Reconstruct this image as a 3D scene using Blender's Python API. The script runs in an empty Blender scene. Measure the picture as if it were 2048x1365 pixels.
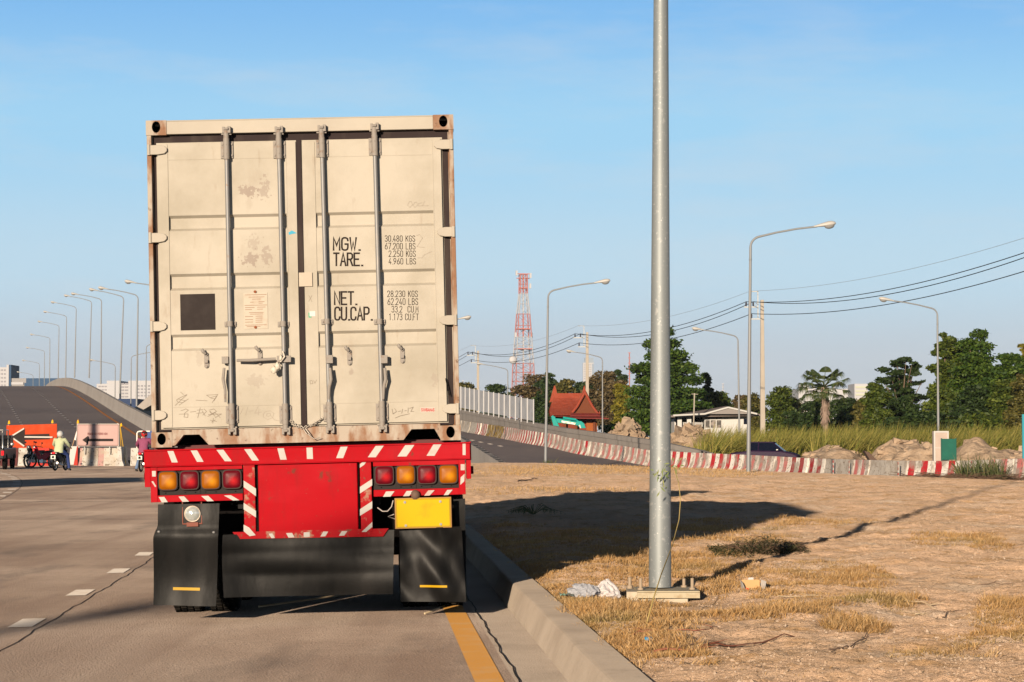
import bpy, bmesh, math, random
import numpy as np
from mathutils import Vector, Matrix
R = math.radians
random.seed(7); rng = np.random.default_rng(7)
sc = bpy.context.scene
COL = sc.collection

# ---------------- camera, sky, sun, exposure ----------------
F = 4500.0; EYE = 1.43
PITCH = math.atan((874 - 682.5) / F)
cam_d = bpy.data.cameras.new("camera"); cam_d.lens = F / 2048 * 36; cam_d.sensor_width = 36
cam_d.clip_start = 0.1; cam_d.clip_end = 20000
cam = bpy.data.objects.new("camera", cam_d); COL.objects.link(cam)
cam.location = (0, 0, EYE); cam.rotation_euler = (math.pi / 2 + PITCH, 0, 0)
sc.camera = cam
SUN_EL = R(10.6); SUN_AZ = R(16.0)          # the light travels to the right of straight ahead by SUN_AZ
w = bpy.data.worlds.new("World"); sc.world = w; w.use_nodes = True
nt = w.node_tree; bg = nt.nodes["Background"]
sky = nt.nodes.new("ShaderNodeTexSky"); sky.sky_type = 'NISHITA'; sky.sun_disc = False
sky.sun_elevation = SUN_EL; sky.sun_rotation = math.pi + SUN_AZ
sky.air_density = 1.25; sky.dust_density = 0.55; sky.ozone_density = 1.6; sky.altitude = 0
tc = nt.nodes.new("ShaderNodeTexCoord"); mp = nt.nodes.new("ShaderNodeMapping"); mp.inputs['Scale'].default_value = (1, 1, 5.5)
ns = nt.nodes.new("ShaderNodeTexNoise"); ns.inputs['Scale'].default_value = 5.0; ns.inputs['Detail'].default_value = 7; ns.inputs['Roughness'].default_value = .62
mr = nt.nodes.new("ShaderNodeMapRange"); mr.inputs[1].default_value = .5; mr.inputs[2].default_value = .85; mr.inputs[3].default_value = 0; mr.inputs[4].default_value = .6
mx = nt.nodes.new("ShaderNodeMix"); mx.data_type = 'RGBA'
nt.links.new(tc.outputs['Generated'], mp.inputs[0]); nt.links.new(mp.outputs[0], ns.inputs['Vector'])
nt.links.new(ns.outputs[0], mr.inputs[0]); nt.links.new(mr.outputs[0], mx.inputs[0])
# clear tropical air: the Nishita sky is blended with a measured elevation gradient (pale at the horizon, deep blue overhead)
sz_ = nt.nodes.new("ShaderNodeSeparateXYZ"); nt.links.new(tc.outputs['Generated'], sz_.inputs[0])
rp = nt.nodes.new("ShaderNodeValToRGB"); nt.links.new(sz_.outputs[2], rp.inputs[0]); rp.color_ramp.interpolation = 'EASE'
SKY = [(0.0,(.50,.55,.63)),(.030,(.45,.535,.64)),(.075,(.43,.62,.78)),(.135,(.30,.575,.82)),(.20,(.165,.425,.785)),(.25,(.04,.11,.25)),(.36,(.008,.02,.05)),(1.0,(.004,.01,.03))]
el = rp.color_ramp.elements
for i_, (p_, c_) in enumerate(SKY):
    e_ = el[i_] if i_ < 2 else el.new(p_)
    e_.position = p_; e_.color = (*c_, 1)
for i_, (p_, c_) in enumerate(sorted(SKY)): el[i_].position = p_; el[i_].color = (*c_, 1)
sc_ = nt.nodes.new("ShaderNodeVectorMath"); sc_.operation = 'SCALE'; sc_.inputs['Scale'].default_value = 7.5; nt.links.new(rp.outputs[0], sc_.inputs[0])
m2 = nt.nodes.new("ShaderNodeMix"); m2.data_type = 'RGBA'; m2.inputs[0].default_value = .93; nt.links.new(sky.outputs[0], m2.inputs[6]); nt.links.new(sc_.outputs[0], m2.inputs[7])
nt.links.new(m2.outputs[2], mx.inputs[6]); mx.inputs[7].default_value = (4.3, 4.7, 5.1, 1)
nt.links.new(mx.outputs[2], bg.inputs['Color']); bg.inputs['Strength'].default_value = 0.10
sd = bpy.data.lights.new("sun", 'SUN'); sd.energy = 5.0; sd.angle = R(0.55); sd.color = (1.0, .82, .62)
so = bpy.data.objects.new("sun", sd); COL.objects.link(so)
SDIR = Vector((math.sin(SUN_AZ) * math.cos(SUN_EL), math.cos(SUN_AZ) * math.cos(SUN_EL), -math.sin(SUN_EL)))
so.rotation_euler = SDIR.to_track_quat('-Z', 'Y').to_euler(); so.location = (-20, -40, 30)
sc.view_settings.view_transform = 'Standard'; sc.view_settings.look = 'None'
sc.view_settings.exposure = 0.60; sc.view_settings.gamma = 1.0
sc.cycles.max_bounces = 6; sc.cycles.diffuse_bounces = 2; sc.cycles.glossy_bounces = 3; sc.cycles.transmission_bounces = 4
sc.cycles.transparent_max_bounces = 6; sc.cycles.use_denoising = True

# ---------------- placing helpers ----------------
_cp, _sp = math.cos(PITCH), math.sin(PITCH)
def W(px, py, Y):
    """world point seen at picture position px, py at distance Y along the road axis"""
    cx, cy = (px - 1024) / F, (682.5 - py) / F
    dx, dy, dz = cx, _cp - cy * _sp, _sp + cy * _cp
    t = Y / dy
    return Vector((dx * t, Y, EYE + dz * t))
def XD(px, Y): return (px - 1024) / F * Y
def ZD(py, Y): return EYE + (874 - py) / F * Y

# ---------------- mesh builder ----------------
class MB:
    def __init__(s): s.v = []; s.f = []; s.sm = []; s.mi = []; s.cur = 0
    def add(s, vs, fs, smooth=False):
        n = len(s.v); s.v.extend([tuple(p) for p in vs])
        for f in fs: s.f.append(tuple(i + n for i in f)); s.sm.append(smooth); s.mi.append(s.cur)
        return s
    def box(s, x0, x1, y0, y1, z0, z1, M=None):
        vs = [Vector(p) for p in ((x0,y0,z0),(x1,y0,z0),(x1,y1,z0),(x0,y1,z0),(x0,y0,z1),(x1,y0,z1),(x1,y1,z1),(x0,y1,z1))]
        if M is not None: vs = [M @ p for p in vs]
        return s.add(vs, [(0,3,2,1),(4,5,6,7),(0,1,5,4),(1,2,6,5),(2,3,7,6),(3,0,4,7)])
    def cbox(s, c, d, M=None):
        return s.box(c[0]-d[0]/2, c[0]+d[0]/2, c[1]-d[1]/2, c[1]+d[1]/2, c[2]-d[2]/2, c[2]+d[2]/2, M)
    def tube(s, pts, r, n=8, cap=True, smooth=True):
        pts = [Vector(p) for p in pts]
        if not isinstance(r, (list, tuple)): r = [r] * len(pts)
        up = None; rings = []
        for i, p in enumerate(pts):
            a = pts[max(i-1,0)]; b = pts[min(i+1,len(pts)-1)]
            t = (b - a).normalized()
            if up is None:
                up = Vector((0,0,1)) if abs(t.z) < .9 else Vector((1,0,0))
            u = (up - t * up.dot(t)).normalized(); up = u; w_ = t.cross(u)
            rings.append([p + (u*math.cos(2*math.pi*k/n) + w_*math.sin(2*math.pi*k/n)) * r[i] for k in range(n)])
        vs = [q for ring in rings for q in ring]; fs = []
        for i in range(len(pts)-1):
            for k in range(n):
                fs.append((i*n+k, i*n+(k+1)%n, (i+1)*n+(k+1)%n, (i+1)*n+k))
        s.add(vs, fs, smooth)
        if cap:
            s.add(rings[0], [tuple(range(n-1,-1,-1))]); s.add(rings[-1], [tuple(range(n))])
        return s
    def cyl(s, a, b, r, n=16, smooth=True): return s.tube([a, b], r, n, True, smooth)
    def lathe(s, prof, c=(0,0,0), axis='z', n=24, smooth=True):
        vs = []; fs = []
        for (r_, h) in prof:
            for k in range(n):
                a = 2*math.pi*k/n; p = (r_*math.cos(a), r_*math.sin(a), h)
                if axis == 'x': p = (p[2], p[0], p[1])
                if axis == 'y': p = (p[0], p[2], p[1])
                vs.append((p[0]+c[0], p[1]+c[1], p[2]+c[2]))
        for i in range(len(prof)-1):
            for k in range(n): fs.append((i*n+k, i*n+(k+1)%n, (i+1)*n+(k+1)%n, (i+1)*n+k))
        return s.add(vs, fs, smooth)
    def prism(s, poly, ext, M=None, smooth=False):
        """closed outline of 3-D points pushed along the vector ext"""
        n = len(poly); e = Vector(ext); vs = [Vector(p) for p in poly] + [Vector(p) + e for p in poly]
        if M is not None: vs = [M @ p for p in vs]
        fs = [tuple(range(n-1,-1,-1)), tuple(range(n, 2*n))] + [(i,(i+1)%n,(i+1)%n+n,i+n) for i in range(n)]
        return s.add(vs, fs, smooth)
    def ell(s, c, r, n=12, m=8, M=None, zmin=-1, zmax=1):
        vs = []; fs = []
        a0, a1 = math.asin(zmin), math.asin(zmax)
        for i in range(m+1):
            a = a0 + (a1-a0)*i/m
            for k in range(n):
                b = 2*math.pi*k/n
                p = Vector((c[0]+r[0]*math.cos(a)*math.cos(b), c[1]+r[1]*math.cos(a)*math.sin(b), c[2]+r[2]*math.sin(a)))
                vs.append(M @ p if M is not None else p)
        for i in range(m):
            for k in range(n): fs.append((i*n+k, i*n+(k+1)%n, (i+1)*n+(k+1)%n, (i+1)*n+k))
        return s.add(vs, fs, True)
    def grid(s, nu, nv, fn, smooth=True):
        vs = [fn(i/(nu-1), j/(nv-1)) for j in range(nv) for i in range(nu)]
        fs = [(j*nu+i, j*nu+i+1, (j+1)*nu+i+1, (j+1)*nu+i) for j in range(nv-1) for i in range(nu-1)]
        return s.add(vs, fs, smooth)
    def sheet(s, A, B):
        """strip between two equally long polylines"""
        n = len(A); return s.add(list(A)+list(B), [(i, i+1, n+i+1, n+i) for i in range(n-1)])
    def build(s, name, mats, parent=None, bevel=0, fix=False):
        me = bpy.data.meshes.new(name)
        me.from_pydata(s.v, [], s.f)
        if not isinstance(mats, (list, tuple)): mats = [mats]
        for m in mats: me.materials.append(m)
        me.polygons.foreach_set('use_smooth', s.sm)
        if len(mats) > 1: me.polygons.foreach_set('material_index', s.mi)
        me.update()
        if fix:
            bm = bmesh.new(); bm.from_mesh(me); bmesh.ops.remove_doubles(bm, verts=bm.verts, dist=1e-5)
            bmesh.ops.recalc_face_normals(bm, faces=bm.faces); bm.to_mesh(me); bm.free()
        o = bpy.data.objects.new(name, me); COL.objects.link(o)
        if parent is not None: o.parent = parent
        if bevel:
            b = o.modifiers.new("bevel", 'BEVEL'); b.width = bevel; b.segments = 2; b.limit_method = 'ANGLE'; b.angle_limit = R(40)
        return o
def npmesh(name, V, Fc, mats, parent=None, smooth=False):
    """V (n,3) array; Fc (m,k) array of faces that all have k corners"""
    me = bpy.data.meshes.new(name); V = np.asarray(V, dtype=np.float32); Fc = np.asarray(Fc, dtype=np.int32)
    m, k = Fc.shape
    me.vertices.add(len(V)); me.vertices.foreach_set('co', V.ravel())
    me.loops.add(m*k); me.loops.foreach_set('vertex_index', Fc.ravel())
    me.polygons.add(m); me.polygons.foreach_set('loop_start', np.arange(m, dtype=np.int32)*k)
    me.polygons.foreach_set('loop_total', np.full(m, k, dtype=np.int32))
    me.polygons.foreach_set('use_smooth', np.full(m, smooth))
    me.update(calc_edges=True)
    if not isinstance(mats, (list, tuple)): mats = [mats]
    for q in mats: me.materials.append(q)
    o = bpy.data.objects.new(name, me); COL.objects.link(o)
    if parent is not None: o.parent = parent
    return o
def tag(o, label=None, cat=None, group=None, kind=None):
    if label: o['label'] = label
    if cat: o['category'] = cat
    if group: o['group'] = group
    if kind: o['kind'] = kind
    return o
def empty(name, loc=(0,0,0), rz=0, label=None, cat=None, group=None):
    o = bpy.data.objects.new(name, None); COL.objects.link(o); o.location = loc; o.rotation_euler = (0,0,rz)
    o.empty_display_size = .2
    return tag(o, label, cat, group)
def dup(o, parent=None, loc=None, rz=None, label=None, group=None):
    c = o.copy(); COL.objects.link(c)
    if parent is not None: c.parent = parent
    if loc is not None: c.location = loc
    if rz is not None: c.rotation_euler = (0,0,rz)
    if label: c['label'] = label
    if group: c['group'] = group
    for ch in [k for k in bpy.data.objects if k.parent == o]: dup(ch, c)
    return c

# ---------------- materials ----------------
def M_(name, col, rough=.7, metal=0.0, layers=(), bump=(), spec=.2, rvar=None, coat=0, island=None, trans=0, drough=0.0):
    """col: base colour; layers: (colour, scale, lo, hi, amount[, stretch]) mixed over it by noise;
       bump: (scale, strength, distance) pairs; island: (colour2, amount) random per loose piece"""
    m = bpy.data.materials.new(name); m.use_nodes = True
    t = m.node_tree; N = t.nodes; L = t.links; p = N["Principled BSDF"]
    p.inputs['Roughness'].default_value = rough; p.inputs['Metallic'].default_value = metal
    p.inputs['Specular IOR Level'].default_value = spec; p.inputs['Coat Weight'].default_value = coat
    p.inputs['Base Color'].default_value = (*col, 1); p.inputs['Diffuse Roughness'].default_value = drough
    cur = None; tcn = N.new("ShaderNodeTexCoord")
    def mix(fac, c2):
        nonlocal cur
        x = N.new("ShaderNodeMix"); x.data_type = 'RGBA'; L.new(fac, x.inputs[0])
        if cur is None: x.inputs[6].default_value = (*col, 1)
        else: L.new(cur, x.inputs[6])
        x.inputs[7].default_value = (*c2, 1); cur = x.outputs[2]
    def coords(stretch):
        mpn = N.new("ShaderNodeMapping"); L.new(tcn.outputs['Object'], mpn.inputs[0]); mpn.inputs['Scale'].default_value = stretch
        return mpn.outputs[0]
    for i, ly in enumerate(layers):
        c2, scale, lo, hi, amt = ly[:5]; st = ly[5] if len(ly) > 5 else (1,1,1)
        n_ = N.new("ShaderNodeTexNoise"); n_.inputs['Scale'].default_value = scale; n_.inputs['Detail'].default_value = 8
        n_.inputs['Roughness'].default_value = .6; L.new(coords(st), n_.inputs['Vector'])
        r_ = N.new("ShaderNodeMapRange"); r_.inputs[1].default_value = lo; r_.inputs[2].default_value = hi
        r_.inputs[3].default_value = 0; r_.inputs[4].default_value = amt; L.new(n_.outputs[0], r_.inputs[0]); mix(r_.outputs[0], c2)
        if rvar is not None and i == 0:
            q = N.new("ShaderNodeMapRange"); q.inputs[3].default_value = rough; q.inputs[4].default_value = rvar
            q.inputs[1].default_value = lo; q.inputs[2].default_value = hi; L.new(n_.outputs[0], q.inputs[0]); L.new(q.outputs[0], p.inputs['Roughness'])
    if island:
        g = N.new("ShaderNodeNewGeometry"); r_ = N.new("ShaderNodeMapRange"); r_.inputs[4].default_value = island[1]
        pw = N.new("ShaderNodeMath"); pw.operation = 'POWER'; pw.inputs[1].default_value = 1.6
        L.new(g.outputs['Random Per Island'], pw.inputs[0]); L.new(pw.outputs[0], r_.inputs[0]); mix(r_.outputs[0], island[0])
    if cur is not None: L.new(cur, p.inputs['Base Color'])
    last = None
    for b in bump:
        n_ = N.new("ShaderNodeTexNoise"); n_.inputs['Scale'].default_value = b[0]; n_.inputs['Detail'].default_value = 6
        L.new(coords(b[3] if len(b) > 3 else (1,1,1)), n_.inputs['Vector'])
        q = N.new("ShaderNodeBump"); q.inputs['Strength'].default_value = b[1]; q.inputs['Distance'].default_value = b[2]
        L.new(n_.outputs[0], q.inputs['Height'])
        if last: L.new(last, q.inputs['Normal'])
        last = q.outputs[0]
    if last: L.new(last, p.inputs['Normal'])
    if trans:
        tr = N.new("ShaderNodeBsdfTranslucent"); ms = N.new("ShaderNodeMixShader"); ms.inputs[0].default_value = trans
        if cur is not None: L.new(cur, tr.inputs[0])
        else: tr.inputs[0].default_value = (*col, 1)
        out = N["Material Output"]; L.new(p.outputs[0], ms.inputs[1]); L.new(tr.outputs[0], ms.inputs[2]); L.new(ms.outputs[0], out.inputs[0])
    return m
m_concrete = M_("road_concrete", (.325,.255,.205), .85, layers=[((.23,.17,.135),.55,.46,.64,.75,(2.6,.07,1)), ((.185,.13,.10),.35,.42,.66,.85,(.6,.35,1)), ((.46,.37,.30),.22,.5,.72,.7), ((.13,.105,.09),1.0,.54,.70,.75,(1,.25,1)), ((.10,.08,.07),.9,.68,.74,.6), ((.14,.11,.09),18,.52,.72,.4), ((.36,.31,.26),60,.62,.7,.4)],
                bump=[(60,1,.016),(5,.15,.02)], drough=1)
m_gutter = M_("gutter_concrete", (.30,.25,.205), .85, layers=[((.20,.165,.135),.8,.45,.7,.7), ((.36,.31,.26),5,.5,.8,.4)], bump=[(80,.8,.01),(8,.3,.01)], drough=1)
m_kerb = M_("kerb_concrete", (.245,.205,.165), .85, layers=[((.15,.12,.095),1.1,.44,.72,.6,(1,.8,.8)), ((.14,.115,.09),6,.52,.72,.5), ((.19,.155,.125),30,.54,.68,.4), ((.34,.29,.24),3,.5,.8,.5)], bump=[(60,.5,.008),(9,.4,.015)], drough=1)
m_asphalt = M_("asphalt", (.058,.050,.052), .85, layers=[((.040,.035,.038),.12,.45,.65,.7), ((.09,.078,.075),.6,.55,.8,.5,(1,.2,1))], bump=[(40,.4,.01)], drough=1)
m_dirt = M_("dirt", (.67,.465,.315), .95, layers=[((.44,.31,.20),.45,.42,.66,.75), ((.70,.58,.47),.9,.52,.72,.7), ((.44,.27,.13),2.2,.50,.66,.8), ((.24,.17,.11),9,.57,.70,.7), ((.76,.64,.52),5,.60,.72,.6), ((.66,.58,.50),45,.64,.72,.6), ((.16,.11,.07),30,.64,.72,.7)],
            bump=[(9,1,.11),(45,1,.045),(160,.9,.012)], drough=1)
m_field = M_("field_grass", (.11,.10,.03), .95, layers=[((.20,.15,.06),.08,.45,.65,.8), ((.05,.07,.02),.3,.5,.7,.7)], bump=[(3,.8,.2)], drough=1)
m_yellow = M_("yellow_road_paint", (.31,.155,.035), .75, drough=1, layers=[((.30,.19,.09),2.5,.50,.68,.8), ((.22,.16,.10),30,.58,.66,.7)], bump=[(60,.4,.005)])
m_wpaint = M_("white_road_paint", (.42,.38,.34), .75, drough=1, layers=[((.33,.27,.22),7,.5,.7,.7)], bump=[(60,.4,.005)])
m_joint = M_("tar_joint", (.035,.028,.025), .9)

def vnoise(x, y, seed=0):
    xi = np.floor(x).astype(np.int64); yi = np.floor(y).astype(np.int64); xf = x - xi; yf = y - yi
    def h(a, b):
        n = (a * 374761393 + b * 668265263 + seed * 1442695041) & 0xffffffff
        n = ((n ^ (n >> 13)) * 1274126177) & 0xffffffff
        return ((n ^ (n >> 16)) & 0xffff) / 65535.0
    u = xf*xf*(3-2*xf); v = yf*yf*(3-2*yf)
    return (h(xi,yi)*(1-u)+h(xi+1,yi)*u)*(1-v) + (h(xi,yi+1)*(1-u)+h(xi+1,yi+1)*u)*v - .5
def fbm(x, y, f, oct=4, seed=0):
    a = 1.0; s_ = 0
    for k in range(oct): s_ = s_ + a*vnoise(x*f, y*f, seed+k); a *= .5; f *= 2.03
    return s_

# ---------------- lie of the land ----------------
BP_PX = [(905,857,195),(923,862.4,185),(994.5,875,165),(1051,886,152),(1105,895.5,142),(1158,908,136),(1215,917.5,131),
         (1300,932,124),(1400,939,118),(1500,945,112),(1640,955,104),(1800,963,94),(1915,965,90),(2090,962,84)]
BPATH = [(XD(a, c), c, ZD(b, c)) for a, b, c in BP_PX]          # foot of the long barrier row
_by = np.array([p[1] for p in BPATH][::-1]); _bz = np.array([p[2] for p in BPATH][::-1]); _bx = np.array([p[0] for p in BPATH][::-1])
def zb(y): return np.interp(y, _by, _bz)
def xbar(y): return np.interp(y, np.concatenate([[20], _by, [420]]), np.concatenate([[45], _bx, [-62]]))
def sst(t): t = np.clip(t, 0, 1); return t*t*(3-2*t)
def xk(y):                                                     # road side foot of the kerb
    y = np.asarray(y, dtype=float); return .326 - .063*(y-13.1) - .0013*np.clip(y-28, 0, None)**2*np.where(y<90,1,1)
def zroad(x, y):
    x = np.asarray(x, dtype=float); y = np.asarray(y, dtype=float)
    return .02*np.clip(x, -4.5, 3)*(1-sst((y-24)/40)) 
ROAD_D = [0,115,130,140,150,160,173,198,226,249,271,300,322,347,372,397,430,500]
ROAD_Z = [0,0,.55,1.1,1.76,2.15,2.85,4.3,5.8,6.9,7.6,8.0,7.9,7.2,6.1,4.9,3.2,-.2]
_k = np.arange(0, 520, 2.0); _kz = np.interp(_k, ROAD_D, ROAD_Z)
_kz = np.convolve(np.pad(_kz, 9, mode='edge'), np.ones(19)/19, 'valid')
def zfly(d): return float(np.interp(d, _k, _kz))
def dirt_z(x, y, rough=True):
    x = np.asarray(x, dtype=float); y = np.asarray(y, dtype=float)
    d = (x-5.56)*(-.964) + (y-131)*(-.267)
    zbar = np.minimum(zb(y), .16)
    base = zbar + (.165-zbar)*sst((d-.5)/10.5)
    base = np.where(y > 108.5, np.minimum(base, .16-.25*(y-108.5)), base)
    base = np.maximum(base, -.65)
    e = x - (xk(y) + .27)                                       # distance from the back of the kerb
    base = base + (zroad(x,y))*(1-sst(e/1.5)) * (y<70)
    base = base - .05*(1-sst(np.hypot(x-1.18, (y-17.55)*.8)/.8))
    if rough:
        am = sst(e/.35)*sst((d-.3)/2)*sst((np.hypot((x-1.18)/1.0, (y-16.7)/1.9)-.15)/1.1) * (1 - .6*sst((y-55)/30))
        base = base + am*(.075*fbm(x,y,.55,3,11) + .055*fbm(x,y,2.1,4,23) + .035*np.abs(fbm(x,y,6.0,3,5)) + .016*fbm(x,y,15.0,2,9)*(y<35)) + am*.03
    return base
# ---------------- ground, roads, kerb, markings ----------------
def field_sheet():
    xs = np.concatenate([np.linspace(-9000,-300,12), np.linspace(-250,250,41), np.linspace(300,9000,12)])
    ys = np.concatenate([np.linspace(-400,100,12), np.linspace(112,420,40), np.linspace(500,14000,14)])
    X, Y = np.meshgrid(xs, ys); Z = np.full_like(X, -.72) + .25*fbm(X, Y, .05, 3, 3)*(np.abs(X) < 260)*(Y < 430)
    nx = len(xs); idx = np.arange((len(ys)-1)*(nx)).reshape(len(ys)-1, nx)[:, :-1].ravel()
    return tag(npmesh("ground", np.stack([X,Y,Z],-1).reshape(-1,3), np.stack([idx,idx+1,idx+nx+1,idx+nx],-1), m_field, smooth=True), kind='structure')
field_sheet()
def rows(y0, y1, n, p=2.2):
    t = np.linspace(0, 1, n); a = max(y0, 9.0)
    return a*(y1/a)**t
# dirt lot
def dirt_sheet():
    ys = np.concatenate([np.linspace(-30, 10.5, 25), rows(10.8, 114, 900)])
    ts = np.linspace(0, 1, 560)**1.5
    X = xk(ys)[:,None] + .27 + ts[None,:]*(np.maximum(xbar(ys)+2.0, 9)[:,None] - xk(ys)[:,None]); Y = np.repeat(ys[:,None], len(ts), 1)
    Z = dirt_z(X, Y); nx = len(ts); idx = np.arange((len(ys)-1)*nx).reshape(len(ys)-1, nx)[:, :-1].ravel()
    return tag(npmesh("dirt_ground", np.stack([X,Y,Z],-1).reshape(-1,3), np.stack([idx,idx+1,idx+nx+1,idx+nx],-1), m_dirt, smooth=True), kind='structure')
dirt_sheet()
# near concrete carriageway (gutter strip separate in tone)
ysr = list(np.concatenate([np.linspace(-60, 10, 10), np.linspace(12, 117, 70)]))
b = MB(); xsr = [-75, -40, -20, -12, -8, -6, -4.5, -3, -1.5, 0]
grid = []
for y in ysr:
    e = float(xk(y)) - .30
    grid.append([(min(x, e) if i < len(xsr)-1 else e, y, float(zroad(min(x,e) if i < len(xsr)-1 else e, y))) for i, x in enumerate(xsr)])
vs = [p for r_ in grid for p in r_]; nx = len(xsr)
fs = []
for j in range(len(ysr)-1):
    for i in range(nx-1):
        q = (j*nx+i, j*nx+i+1, (j+1)*nx+i+1, (j+1)*nx+i)
        if abs(vs[q[0]][0]-vs[q[1]][0]) > 1e-6 or abs(vs[q[2]][0]-vs[q[3]][0]) > 1e-6: fs.append(q)
b.add(vs, fs); tag(b.build("road", m_concrete), kind='structure')
yk = list(np.linspace(-30, 118, 150))
g = MB(); g.sheet([(float(xk(y))-.30, y, float(zroad(xk(y)-.3, y))) for y in yk], [(float(xk(y))+.02, y, float(zroad(xk(y), y))+.004) for y in yk])
tag(g.build("gutter_strip", m_gutter), kind='structure')
k = MB()
def kprof(y):
    x = float(xk(y)); z = float(zroad(x, y)); wv = .003*math.sin(y*.9)+.002*math.sin(y*2.3)
    return [(x, y, z-.05), (x+.005+wv, y, z+.03), (x+.058+wv, y, z+.176), (x+.068+wv, y, z+.189), (x+.085, y, z+.193), (x+.27, y, z+.194), (x+.285, y, z+.18), (x+.29, y, z-.1)]
ykk = [y for y in np.arange(-30, 110, .25)]
pr = [kprof(y) for y in ykk]
for a in range(7): k.add([p[a] for p in pr]+[p[a+1] for p in pr], [(i, i+1, len(pr)+i+1, len(pr)+i)[::-1] for i in range(len(pr)-1)], False)
tag(k.build("kerb", m_kerb), kind='structure')
def ribbon(path, wd, dz, zf=zroad):
    A = []; B = []
    for i, (x, y) in enumerate(path):
        a = Vector(path[max(i-1,0)]); c = Vector(path[min(i+1,len(path)-1)]); t = (c-a).normalized(); n_ = Vector((t.y,-t.x))
        for S, sgn in ((A,-1),(B,1)):
            q = Vector((x,y)) + n_*sgn*wd/2; S.append((q.x, q.y, float(zf(q.x,q.y))+dz))
    return A, B
m = MB(); A, B = ribbon([(float(xk(y))-.30-.15, y) for y in np.linspace(-30,112,160)], .17, .004); m.sheet(A, B)
tag(m.build("yellow_edge_line", m_yellow), kind='structure')
def lane1(y): return -3.94 - .072*(y-18.5) - .0016*max(y-24,0)**2
def lane2(y): return lane1(y) - 3.45 - (.9 if y > 30 else .9*max(y,0)/30)
dd = MB()
for y in np.arange(18.3-3.62*14, 70, 3.62):
    A, B = ribbon([(lane1(y-.42), y-.42), (lane1(y+.42), y+.42)], .19, .005); dd.sheet(A, B)
for y in np.arange(2, 104, 3.3):
    A, B = ribbon([(lane2(y-.45), y-.45), (lane2(y+.45), y+.45)], .22, .005); dd.sheet(A, B)
tag(dd.build("lane_dashes", m_wpaint), kind='structure')
jj = MB()
A, B = ribbon([(lane1(y)+.17+.012*math.sin(y*3.1)+.008*math.sin(y*7.7+1), y) for y in np.arange(-30,108,.35)], .011, .0035); jj.sheet(A, B)
A, B = ribbon([(float(xk(y))-.275+.007*math.sin(y*3.7)+.006*math.sin(y*9.1), y) for y in np.arange(-30,108,.25)], .010, .0085); jj.sheet(A, B)
A, B = ribbon([(lane2(y)+.17, y) for y in np.arange(-30,108,1.)], .016, .0035); jj.sheet(A, B)
for y in (4, 12.2, 30.6, 40.7, 50.5, 60.5, 70.5, 80.5, 90.5, 100.5):
    A, B = ribbon([(x, y + .06*x*-.063*-1 + .01*math.sin(x*3)) for x in np.arange(-40, float(xk(y))-.35, .5)], .014 if y < 35 else .06, .003); jj.sheet(A, B)
tag(jj.build("road_joints", m_joint), kind='structure')

# flyover carriageway with its parapet, dashes and edge line
def wallx(d): return -24.2 - .248*(d-150) if d >= 115 else -15.5 - (d-115)*.248
ds = list(np.arange(115, 500, 5.0))
fx0 = {d: wallx(d) for d in ds}
a = MB(); a.sheet([(wallx(d)-16, d, zfly(d)+.012) for d in ds], [(wallx(d)+.1, d, zfly(d)+.012) for d in ds])
a.sheet([(wallx(d)-16, d, zfly(d)+.012) for d in ds], [(wallx(d)-16, d, -1) for d in ds])
tag(a.build("flyover_road", m_asphalt), kind='structure')
e = MB(); A = [(wallx(d)-1.15, d, zfly(d)+.03) for d in ds]; B = [(wallx(d)-.93, d, zfly(d)+.03) for d in ds]; e.sheet(A, B)
tag(e.build("orange_edge_line", M_("orange_road_paint", (.42,.16,.035), .8)), kind='structure')
e = MB()
for off in (4.45, 8.1):
    for d in np.arange(118, 330, 3.6):
        z0, z1 = zfly(d)+.03, zfly(d+1.1)+.03
        e.add([(wallx(d)-off-.1,d,z0),(wallx(d)-off+.1,d,z0),(wallx(d+1.1)-off+.1,d+1.1,z1),(wallx(d+1.1)-off-.1,d+1.1,z1)], [(0,1,2,3)])
tag(e.build("flyover_lane_dashes", M_("worn_white_paint", (.38,.355,.335), .8)), kind='structure')
m_parapet = M_("parapet_concrete", (.33,.30,.275), .9, layers=[((.25,.225,.205),.25,.45,.7,.7), ((.17,.15,.13),1.5,.6,.75,.5,(1,1,.2))], bump=[(3,.3,.03)])
p_ = MB()
def ht(d): return 1.0 if d > 146 else max(.02, 1.0*(d-118)/28)
dp = [d for d in np.arange(120, 470, 3.0)]
prof = lambda d: [(wallx(d), d, zfly(d)-.02), (wallx(d)+.08, d, zfly(d)+.3*ht(d)), (wallx(d)+.16, d, zfly(d)+ht(d)), (wallx(d)+.42, d, zfly(d)+ht(d)), (wallx(d)+.45, d, -1.2)]
P = [prof(d) for d in dp]
for c in range(4): p_.sheet([q[c] for q in P], [q[c+1] for q in P])
p_.add(P[0], [(0,1,2,3,4)])
tag(p_.build("flyover_parapet", m_parapet), "long pale concrete parapet rising over the crest of the flyover behind the signs", "parapet")

# side ramp on the right: asphalt, near parapet wall
yr = list(np.arange(112, 300, 3.0))
def ramp_r(y): return float(xbar(y))
a = MB(); zr = lambda y: float(zb(y)) if y <= 195 else float(2.2 + (y-195)*.03)
a.sheet([(ramp_r(y)-8.2-1.3*sst((150-y)/35), y-2.2, zr(y)+.01) for y in yr], [(ramp_r(y)+1.2, y, zr(y)+.01) for y in yr])
tag(a.build("ramp_road", m_asphalt), kind='structure')
e = MB()
for off in (3.0, 6.2):
    for y in np.arange(118, 200, 4.2):
        x = ramp_r(y)-off; x2 = ramp_r(y+1.3)-off
        e.add([(x-.12,y,zr(y)+.04),(x+.12,y,zr(y)+.04),(x2+.12,y+1.3,zr(y+1.3)+.04),(x2-.12,y+1.3,zr(y+1.3)+.04)], [(0,1,2,3)])
tag(e.build("ramp_lane_dashes", m_wpaint), kind='structure')
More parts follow.
